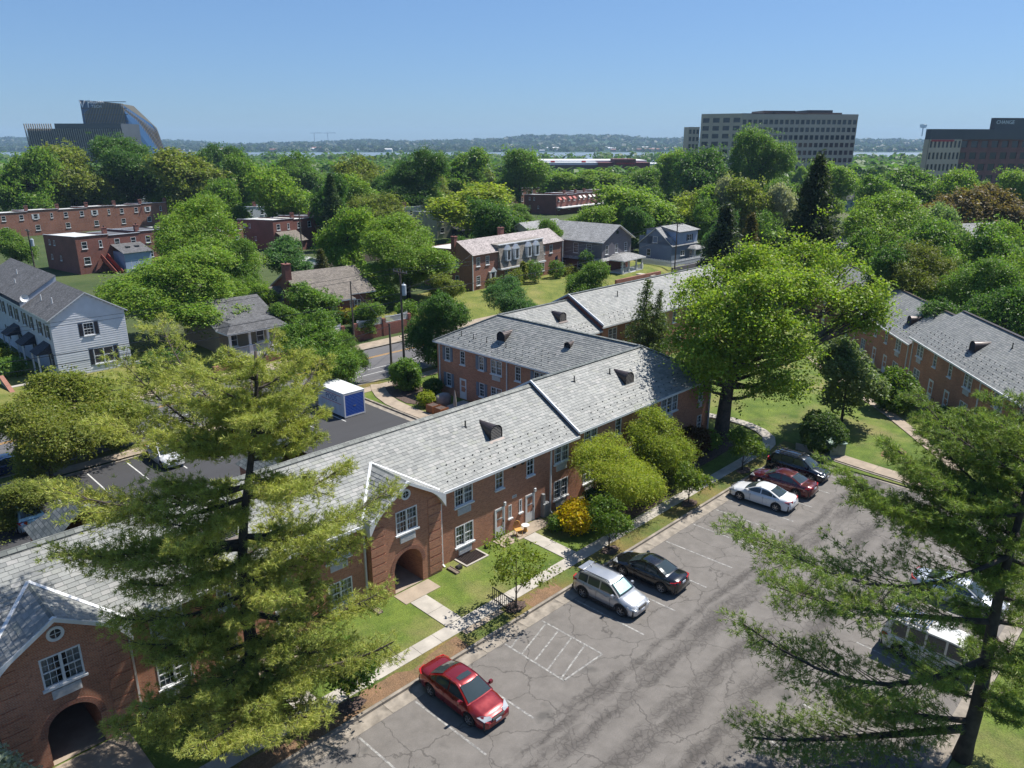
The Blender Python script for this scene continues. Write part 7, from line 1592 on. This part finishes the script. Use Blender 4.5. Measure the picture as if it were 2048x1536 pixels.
# broad trees, placed by crown in the photograph: proto,x,ytop,width,base row or -Y,colour,label
TL=[
('big0',362,482,280,-92,BR,'big spreading tree between the white terrace and porch bungalow'),
('big1',405,380,200,-118,BR,'large tree rising behind the big spreading tree'),
('near2',460,470,110,-112,MI,'smaller tree at the right flank of the spreading trees'),
('near3',632,618,150,-74,MI,'street tree leaning over the storage container'),
('near1',690,655,80,-78,MI,'lower street tree right of the storage container'),
('near2',870,575,125,-84,DK,'dark round street tree before the back wing'),
('near3',1022,550,95,-103,BL,'bluish street tree in front of the brick pair'),
('near0',1182,515,90,-112,MI,'street tree between brick pair and grey house'),
('near1',812,715,62,-76,MI,'small tree beside the curving rear path'),
('near0',140,730,230,-58,(.17,.20,.034),'leafy tree screening the rear lot at left'),
('near1',30,955,170,-46,(.16,.19,.04),'tree at left edge partly over the pale blue car'),
('near3',70,790,190,-52,(.175,.20,.04),'feathery tree left of the tall pine by the street'),
('near1',225,800,130,-60,(.16,.20,.034),'tree between left leafy tree and the tall pine'),
('mid0',690,405,110,-136,BR,'slim bright tree left of the tall street pole'),
('big1',810,418,190,-118,BR,'broad bright tree behind the tall street pole'),
('mid1',885,540,75,-112,OL,'olive tree at the left wall of the brick pair'),
('mid2',612,560,110,-98,MI,'tree before the brick cottage roof'),
('mid3',575,470,90,-128,BL,'pale tree by the garden shed'),
('mid4',745,520,120,-112,BR,'tree right of the cottage over the steps'),
('mid0',985,388,110,-160,DK,'dark tree behind the brick pair roof'),
('mid1',960,362,170,-190,YE,'yellow-green tree behind the dark tree'),
('mid2',1080,455,80,-150,MI,'tree left of the grey house'),
('mid3',905,470,60,-140,DK,'shrubby tree beside the cream rowhouse'),
('mid0',1260,360,150,-190,BR,'bright tree behind the grey house'),
('mid1',1330,395,130,-192,BR,'bright tree above the blue house'),
('mid2',1410,380,110,-190,YE,'yellowish tree right of the blue house'),
('mid3',1440,365,110,-190,BR,'tree left of the flowering trees'),
('mid4',1500,345,110,-180,OL,'olive tree below the great round tree'),
('mid2',1545,420,80,-160,MI,'tree left of the tan gabled house'),
('big1',1810,372,220,-135,BR,'broad bright tree right of the tall dark pine'),
('near2',1790,480,140,-100,DK,'dark tree right of the maple crown'),
('big0',1870,470,190,-98,(.13,.155,.028),'yellow-green tree behind the right building'),
('big1',1960,500,200,-90,MI,'wide tree over the ridge of right building'),
('near1',2030,560,170,-78,DK,'dark tree at the right edge behind the roof'),
('near2',1900,590,150,-84,DK,'shaded tree close behind the right ridge'),
('mid1',1900,400,90,-155,PA,'pale round tree below the copper trees'),
('mid2',1930,375,150,-175,CO,'copper-leaved tree, left of the two'),
('mid3',2010,365,130,-178,CO,'copper-leaved tree, right of the two'),
('mid4',1935,330,90,-220,BR,'bright tree before the brick office block'),
('mid0',1640,312,70,-260,BR,'tree peeping left of the tall pine top'),
('mid4',1670,325,90,-250,BR,'tree peeping right of the tall pine top'),
('big0',250,256,165,-262,DK,'great dark tree in front of the glass tower'),
('mid3',375,292,150,-245,OL,'olive-green tree right of the great dark tree'),
('mid0',550,322,110,-200,BR,'bright tree above the grey rendered row'),
('mid1',480,300,90,-250,MI,'tree between olive tree and bright tree'),
('big1',830,288,150,-235,DK,'large round dark tree at picture centre-left'),
('mid2',728,308,110,-260,OL,'tree left of the large round dark tree'),
('mid3',930,292,110,-280,MI,'tall tree right of the round dark tree'),
('mid4',1040,290,105,-300,MI,'tall tree left of the big store'),
('big0',1512,238,150,-255,MI,'great round tree in front of the office block'),
('mid0',1420,285,110,-265,DK,'dark tree left of the great round tree'),
('mid1',1340,292,95,-300,BR,'tree between store and office block'),
('mid2',1190,337,130,-330,BR,'bushy tree below the store sign'),
('mid4',1110,340,90,-330,BR,'bushy tree left of the store sign tree'),
('mid3',40,290,120,-225,MI,'tree at left edge below the campus block'),
('mid4',130,280,140,-250,OL,'broad tree below the campus block'),
('mid0',60,350,130,-250,BR,'bright tree in the left terrace gardens'),
('mid1',160,330,120,-255,BR,'tree left of the great dark tree'),
('mid3',660,345,80,-185,DK,'dark conical tree above the shed terrace'),
('mid1',110,385,70,-240,YE,'light tree behind the long brick terrace'),
('mid2',600,300,80,-320,MI,'distant tree above the bright tree'),
('mid3',410,285,80,-330,DK,'distant dark tree right of the tower'),
('mid4',465,285,70,-340,DK,'distant dark tree by the river view'),
('mid0',1450,415,60,-150,BL,'bluish tree by the tan house'),
('mid4',20,620,70,-130,MI,'garden tree behind the white terrace'),
('mid1',1575,352,90,-200,MI,'tree behind the tan gabled house'),
('mid2',1760,345,110,-210,MI,'tree behind the broad bright tree'),
('mid3',1850,330,120,-240,MI,'tree before the corner shop'),
('mid0',2040,330,90,-230,BR,'tree at right edge under the rooftop letters'),
('mid4',1290,330,90,-290,MI,'tree right of the store'),
('mid1',870,340,80,-250,OL,'olive tree beside the large round dark tree'),
('mid2',780,385,100,-190,OL,'brownish tree below the large round dark tree'),
('mid3',560,600,70,-92,MI,'small tree by the cottage gable'),
('mid4',520,560,60,-104,BR,'slender tree left of the cottage chimney'),
('mid0',730,600,70,-98,MI,'dense shrub tree beside the cottage porch'),
('mid1',1875,430,120,-122,MI,'tree above the large grey-roofed house'),
('mid2',2000,440,130,-124,MI,'tree right of the large grey roof'),
('near3',2045,495,120,-100,BR,'bright tree at the right edge above the building'),
('mid3',1735,455,90,-118,MI,'tree between street and the broad bright tree'),
('mid0',222,565,60,-112,BR,'small bright tree right of the white terrace roof'),
('mid3',20,455,70,-150,MI,'tree at left edge beside the red brick terrace'),
('mid4',500,530,60,-116,MI,'tree left of the garden shed'),
('mid0',470,555,80,-104,BR,'tree filling the yard behind the porch bungalow'),
('mid4',1095,430,60,-150,MI,'tree above the lower grey roof'),
('mid0',1185,405,100,-175,BR,'tree right of the awning terrace'),
('mid1',1040,405,60,-215,MI,'round tree in front of the orange brick row'),
('mid2',700,345,90,-215,BR,'bright tree left of the brown tree'),
('mid4',445,350,90,-200,MI,'tree right of the long brick terrace'),
('mid0',320,330,70,-265,BR,'tree at the end of the long brick terrace'),
]
for (pr,x,yt,wp,yy,col,lb) in TL: tree_px(pr,x,yt,wp,-yy,col,lb)
for (x,yt,wp,Yd,lb) in ((1455,348,70,-185,'white-flowering tree below the office block, left one'),(1560,362,80,-178,'white-flowering tree left of the tall pine')):
    tree_px('mid3',x,yt,wp,-Yd,(.30,.31,.22),lb,name='flowering_tree')
tree_px('spruce0',1640,316,170,128,(.045,.065,.026),'tall dark pine standing beside the street',name='conifer_tree')
tree_px('spruce1',1455,412,150,112,(.045,.068,.035),'dark conifer left of the brick cottage chimney',name='conifer_tree')
tree_px('spruce1',1505,430,95,118,(.085,.075,.024),'brownish conifer beside the dark conifer',name='conifer_tree')
tree_px('spruce1',660,350,75,175,(.045,.08,.024),'dark conical evergreen above the shed terrace roof',name='conifer_tree')
tree_px('spruce1',640,500,70,112,(.075,.085,.03),'brown-green conifer behind the cottage roof',name='conifer_tree')
# hedging and shrubs by the houses
for k,(u,v,rx,h,col,lb) in enumerate(((92,90.3,1.5,3.2,OL,'rounded shrub at the left door of the brick pair'),(97,90.5,1.7,4.4,MI,'tall shrub before the brick pair dormers'),(103.5,91,1.5,3.6,MI,'shrub at the right door of the brick pair'),(107.5,91.5,2.2,1.6,(.15,.17,.03),'clipped yellow-green hedge right of the brick pair'),(94.5,90.8,.5,4.2,(.17,.19,.02),'slim lime column shrub before the brick pair'),(110.3,89.5,1.5,5.0,DK,'dark conical shrub at the grey house corner'),(86.8,90,1.3,2.2,OL,'reddish shrub by the brick pair left window'),(56.5,88.2,1.4,1.7,(.22,.2,.02),'yellow shrub in the cottage garden'),(59.2,88.6,1.5,1.6,(.2,.19,.02),'yellow shrub right of the cottage steps'),(54.2,88.0,1.5,2.0,DK,'dark shrub left of the cottage steps'),(48,87,2.0,2.4,MI,'leafy shrub between bungalow and cottage'),(16.8,92,1.6,2.0,MI,'green shrub along the white terrace front'),(17.2,96.5,1.3,1.9,(.2,.22,.02),'yellow shrub along the white terrace front'),(16.9,101,1.6,2.2,DK,'dark shrub farther along the terrace front'),(13.2,88.5,1.4,1.6,DK,'clipped bush left of the red-capped steps'),(29.5,84,2.4,2.2,DK,'dark shrubs at the base of the terrace'),(64.5,85,1.8,2.2,MI,'shrub right of the white fence'),(22,82.5,2,1.5,OL,'straggly shrub below the terrace gable'))):
    bush('garden_shrub',W(u,v,gzuv(u,v)),rx,rx,h,col,lb,120+k,320,7,.13,'shrub',sig=.16)
# loose suburban trees between the placed ones
rg_=random.Random(77); n=0; pl=['mid0','mid1','mid2','mid3','mid4','far0','far1','far2','far3','far4']
FILL=[]
for Yd in (150,185,225,270,320,370,420):
    xs_=list(np.arange(-60,2120,95 if Yd<300 else 70))
    for x in xs_:
        x+=rg_.uniform(-30,30); yd=Yd*rg_.uniform(.94,1.06)
        p=PXD(x,300,yd); u,v=UVof((p.x,p.y))
        if 60<v<90 and u<260: continue
        if u<135 and 88<v<150: continue
        if x>1840 and yd>360: continue
        if x<620 and yd<238: continue
        if 1030<x<1260 and yd<340: continue
        # keep clear of the terraces and their fronts
        if any(a<u<b and c<v<d for a,b,c,d in ((38,72,140,176),(20,95,215,246),(62,112,148,178),(120,150,140,168),(195,246,160,194),(242,306,228,260),(208,242,205,234),(108,152,168,194),(95,128,196,220))): continue
        h=rg_.uniform(8,13.5) if Yd<330 else rg_.uniform(9,14)
        FILL.append((yd,x,p,h))
CNT={}
for k,(yd,x,p,h) in enumerate(sorted(FILL,key=lambda t:t[1])):
    pr=pl[k%5] if yd<240 else pl[5+k%5]; col=rg_.choice((BR,MI,MI,DK,OL,BR)); f=rg_.uniform(.85,1.15); col=tuple(c*f for c in col)
    band='first' if yd<200 else 'second' if yd<290 else 'farthest'; CNT[band]=CNT.get(band,0)+1
    tree(pr,(p.x,p.y,gz(p.x,p.y)-.1),h,rg_.uniform(3.2,5.2),col,'leafy tree, %s from the left in the %s belt behind the houses'%(ordinal(CNT[band]),band),group='%s belt of trees behind the houses'%band,rnd=rg_)
# ------------------------------------------------------------------ small things
# storage container
c=empty('storage_container',W(37.6,60.0,.02),TH+R_(0),'white storage container with blue roll-up door in the rear lot','container')
P0=Vector(UVof(PX(690,838,0))); P1=Vector(UVof(PX(731,826,0)))
c.location=W(P0.x,P0.y,.02); ang=math.atan2((P1-P0).y,(P1-P0).x); c.rotation_euler=(0,0,TH+ang)
wd_=(P1-P0).length; Lc=4.6; hc=2.42
m=MB(); m.box(0,wd_,.02,Lc,.12,hc); m.build('shell',MAT['podwhite'],c)
m=MB(); 
for x in (0,wd_-.13): m.box(x,x+.13,-.02,.02,.05,hc)
m.box(.13,wd_-.13,-.02,.02,hc-.17,hc); m.box(.13,wd_-.13,-.02,.02,.05,.2); m.box(-.02,wd_+.02,-.03,Lc+.02,hc,hc+.06); m.build('frame',MAT['white'],c)
m=MB(); n=14
for i in range(n): z=.2+(hc-.37)*i/n; m.box(.14,wd_-.14,-.012,.01,z,z+(hc-.37)/n-.035)
d=m.build('roll_door',MAT['podblue'],c); m=MB(); m.box(wd_/2-.15,wd_/2+.15,-.03,-.013,1.05,1.12); m.build('handle',MAT['chrome'],d)
for i in range(1,6): m=MB(); y=Lc*i/6; m.box(-.006,0,y-.02,y+.02,.15,hc-.03); m.build('panel_seam',MAT['acgrey'],c)
m=MB(); m.box(-.012,-.006,.5,Lc-.7,hc*.55,hc*.86); sg=m.build('side_sign',MAT['podwhite'],c); text3d('lettering','PODS',.78,simple('pod_lettering',(.05,.07,.2),.5,0),sg,(-.02,Lc*.46,hc*.7),(math.pi/2,0,-math.pi/2),.006)
m=MB(); m.box(-.014,-.001,.5,Lc-.7,hc*.53,hc*.55); m.box(-.014,-.001,.5,Lc-.7,hc*.86,hc*.88); m.build('stripe',MAT['signred'],c)
# green transformer cabinet
p=PX(1667,910,.1); e=empty('utility_cabinet',p,TH+R_(-35),'green utility cabinet beside the clipped globe bush','cabinet'); m=MB(); m.box(-.7,.7,-.5,.5,0,1.25); m.build('body',MAT['green_box'],e); m=MB(); m.face([(-.75,-.6,1.2),(.75,-.6,1.2),(.75,.55,1.42),(-.75,.55,1.42)]); m.box(-.75,.75,-.6,.55,1.15,1.2); m.build('lid',simple('pale_green',(.20,.30,.25),.5,.05),e); m=MB(); m.box(-.005,.005,-.507,-.5,.05,1.15); m.build('door_seam',MAT['iron'],e)
# iron railing beside steps
e=empty('iron_railing',W(25.35,24.75,.15),TH,'black iron handrail beside the low steps','railing')
for z in (.12,.86): m=MB(); m.bar((0,0,z),(0,1.9,z+.12),.045,.045); m.build('rail',MAT['iron'],e)
for i in range(13): m=MB(); m.box(-.014,.014,i*.155,i*.155+.028,-.05+i*.01,.88+i*.009); m.build('baluster',MAT['iron'],e)
# wicker chair and small table by the door
e=empty('wicker_chair',W(31.75,30.85,.21),TH+R_(-20),'yellow wicker chair with hoop back by the doors','chair')
m=MB(); m.box(-.24,.24,-.24,.24,.40,.46); m.build('seat',MAT['wicker'],e); m=MB(); m.tube([(.25*math.cos(a)*-1,.22,.46+.52*math.sin(a)) for a in [math.pi*i/8 for i in range(9)]],.028,6)
for i in range(5): x=-.15+.075*i; m.bar((x,.22,.46),(x,.23,.90),.02,.02)
m.build('backrest',MAT['wicker'],e)
for a in (-.2,.2):
    for b in (-.2,.2): m=MB(); m.tube([(a,b,0),(a,b,.42)],.022,6); m.build('leg',MAT['wicker'],e)
e=empty('side_table',W(32.5,30.9,.21),TH,'small round table next to the wicker chair','table'); m=MB(); m.tube([(0,0,.42),(0,0,.46)],[.28,.28],14); m.build('tabletop',MAT['awning'],e); m=MB(); m.tube([(0,0,0),(0,0,.42)],[.16,.04],8); m.build('leg',MAT['wicker'],e)
# areaway grate, splash blocks, bollard lamps
e=empty('area_grate',W(27.7,31.0,.18),TH,'rusty areaway grate in pale concrete frame below window','grate'); m=MB()
m.box(-.95,.95,-.62,-.5,-.05,.05); m.box(-.95,-.83,-.5,.55,-.05,.05); m.box(.83,.95,-.5,.55,-.05,.05); m.build('frame',MAT['conc'],e); m=MB(); m.face([(-.83,-.5,.0),(.83,-.5,.0),(.83,.55,.0),(-.83,.55,.0)])
for i in range(14): m.box(-.8+i*.12,-.77+i*.12,-.5,.55,.0,.03)
m.build('grille',MAT['metal_d'],e)
for k,(u,lb) in enumerate(((25.9,'grey splash block under the downspout right of the arch'),(20.2,'grey splash block under the downspout left of the arch'))):
    m=MB(); m.box(-.16,.16,-.9,0,0,.07); m.box(-.16,-.12,-.9,0,.07,.11); m.box(.12,.16,-.9,0,.07,.11); tag(m.build('splash_block',MAT['wood'],None,W(u,31.1,.17),TH),lb,'splash block')
for k,(u,v,lb) in enumerate(((26.3,30.6,'dark utility box on the grass near the arch'),(29.3,31.2,'dark utility lid on the grass left of the doors'))):
    m=MB(); m.box(-.18,.18,-.14,.14,0,.2); m.box(-.14,.14,-.1,.1,.2,.24); tag(m.build('utility_box',MAT['blackplastic'],None,W(u,v,.17),TH),lb,'utility box')
# rear patio
for k,(u,v) in enumerate(((43.3,53.6),(43.3,52.4))):
    e=empty('wooden_planter',W(u,v,.15),TH,('cedar planter box nearest the curving path','cedar planter box beside the closed umbrella')[k],'planter'); m=MB(); m.box(-.5,.5,-.5,.5,0,.75,skip='+z'); 
    for i in range(5): m.box(-.52,.52,-.52,-.5,.02+i*.15,.13+i*.15)
    m.build('box',MAT['cedar'],e); m=MB(); m.face([(-.48,-.48,.68),(.48,-.48,.68),(.48,.48,.68),(-.48,.48,.68)]); m.build('soil',MAT['mulch'],e)
e=empty('patio_umbrella',W(44.2,51.4,.15),0,'closed grey patio umbrella beside the planters','umbrella'); m=MB(); m.tube([(0,0,0),(0,0,2.5)],.025,6); m.build('pole',MAT['wood'],e); m=MB(); m.tube([(0,0,.9),(0,0,1.3),(0,0,1.9),(0,0,2.45)],[.16,.17,.12,.03],9); m.build('canopy',MAT['canvas'],e)
e=empty('covered_grill',W(45.4,54.6,.15),TH,'barbecue under a grey cover on the patio','grill'); rg_=random.Random(3); m=MB(); m.tube([(0,0,0),(0,0,.7),(0,0,1.0),(0,0,1.15)],[.72,.74,.6,.2],11); o=m.build('cover',MAT['canvas'],e,smooth=True); o.scale=(1.25,.8,1)
# utility poles and wires
def pole(u,v,H,label,arm=True,tank=False,z0=None,lean=0,r=.15,px=None):
    p=W(u,v,0) if px is None else px; z=gz(p.x,p.y); e=empty('utility_pole',(p.x,p.y,z),TH,label,'utility pole','utility poles'); m=MB(); m.tube([(0,0,-.3),(0,0,H*.5),(0,0,H)],[r,r*.85,r*.65],9); m.build('post',MAT['woodpole'],e)
    if arm:
        m=MB(); m.bar((0,-1.2,H-.35),(0,1.2,H-.35),.1,.12); m.bar((.08,-.6,H-.35),(.08,0,H-1.0),.04,.04); m.bar((.08,.6,H-.35),(.08,0,H-1.0),.04,.04)
        m.build('crossarm',MAT['woodpole'],e)
        for y in (-1.1,-.5,.5,1.1): m=MB(); m.tube([(0,y,H-.3),(0,y,H-.08)],[.05,.04],6); m.build('insulator',MAT['grey_box'],e)
    if tank: m=MB(); m.tube([(.33,-.1,H-2.9),(.33,-.1,H-2.85),(.33,-.1,H-1.75),(.33,-.1,H-1.65)],[.22,.27,.27,.15],12); m.tube([(.33,-.1,H-1.65),(.33,-.1,H-1.45)],[.05,.03],6); m.build('transformer',simple('transformer_grey',(.34,.38,.43),.5,.05) if 'transformer_grey' not in bpy.data.materials else bpy.data.materials['transformer_grey'],e)
    return Vector((p.x,p.y,z+H))
t1=pole(48.9,65.4,12.0,'tall greenish pole with grey transformer beside the street',True,True)
t2=pole(47.0,65.2,6.4,'short dark pole left of the transformer pole',False)
t3=pole(128,81.4,10.6,'dark pole with crossarm before the blue house',True)
t4=pole(-30,81.0,11,'pole beyond the left edge carrying the street wires',True)
t5=pole(52,79.9,8.5,'thin dark pole beside the cottage wall',False,r=.12)
q=PX(80,590,0); t6=pole(0,0,10,'pole with transformer behind the white terrace',True,True,px=Vector((q.x,q.y,0)))
q=PX(608,545,1.2); t7=pole(0,0,11.5,'dark pole in the gardens behind the shed',False,px=Vector((q.x,q.y,0)))
q=PX(934,470,.8); t8=pole(0,0,10,'pale pole with transformer left of the brick pair',False,True,px=Vector((q.x,q.y,0)))
for x,yb,lb in ((1995,395,'far pole right of the corner shop'),(1915,400,'far pole before the corner shop'),(1870,385,'far pole beside the brick twin house'),(1812,355,'far pole left of the brick twin house'),(1668,440,'street pole right of the tall pine')):
    q=PX(x,yb,-.5); pole(0,0,12,lb,True,px=Vector((q.x,q.y,0)))
def wire(a,b,sag,label,r=.022):
    a=Vector(a);b=Vector(b); m=MB(); m.tube([a.lerp(b,i/14)-Vector((0,0,sag*4*(i/14)*(1-i/14))) for i in range(15)],r,4,caps=False); tag(m.build('overhead_wire',MAT['iron']),label,'wire','overhead wires')
off=lambda k:Vector((-SU,CU,0))*k
for k,(dz,dv,lb) in enumerate(((-.1,-1.1,'topmost street wire left of the transformer pole'),(-.1,1.1,'second street wire left of the transformer pole'),(-2.6,0,'thick lower cable left of the transformer pole'),(-3.4,0,'lowest cable left of the transformer pole'))): wire(t1+off(dv)+Vector((0,0,dz)),t4+off(dv)+Vector((0,0,dz)),1.3+.1*k,lb,.02 if k<2 else .035)
for k,(dz,dv,lb) in enumerate(((-.1,-1.1,'upper wire from transformer pole towards the blue house'),(-.1,1.1,'second wire from transformer pole towards the blue house'),(-2.6,0,'lower cable from transformer pole towards the blue house'))): wire(t1+off(dv)+Vector((0,0,dz)),t3+off(dv)+Vector((0,0,dz)),1.2,lb,.02 if k<2 else .032)
wire(t2+Vector((0,0,-.3)),W(18,66,5.2),.7,'service cable running left from the short dark pole',.03); wire(t5,t2+Vector((0,0,-.2)),.5,'service cable over the street to the short pole',.025); wire(t6+Vector((0,0,-.3)),t7+Vector((0,0,-.3)),1.0,'garden wire behind the spreading trees'); wire(t7+Vector((0,0,-1)),t8+Vector((0,0,-1)),1.0,'garden wire between shed and brick pair')
wire(t3+Vector((0,0,-.3)),W(215,82,10),1.2,'street wire beyond the blue house'); wire(t1+Vector((0,0,-2.2)),W(84,92.6,7.4),.7,'service drop to the brick pair',.02)
# rear-lot sign boards on the far pavement
e=empty('street_bench',W(9.6,79.4,.11),TH,'brown bench on the far pavement at left','bench'); m=MB(); m.box(-.8,.8,-.25,.25,.42,.48); m.build('seat',MAT['redwood'],e); m=MB(); m.box(-.8,.8,.22,.28,.5,.95); m.build('backrest',MAT['redwood'],e)
for x in (-.7,.7): m=MB(); m.box(x-.04,x+.04,-.22,.26,0,.42); m.build('leg',MAT['iron'],e)
# courtyard stair railing at right building
e=empty('entry_steps',PX(1850,822,-.1),TH+R_(-5),'concrete entry steps with iron rail at right building','steps')
for k in range(3): m=MB(); m.box(0,1.6,k*.35,1.2,0,.16*(k+1)); m.build('step',MAT['conc2'],e)
for s in (0,1.6): m=MB(); m.tube([(s,0,0),(s,0,.95),(s,1.2,1.4),(s,1.2,.4)],.025,6); m.build('handrail',MAT['iron'],e)
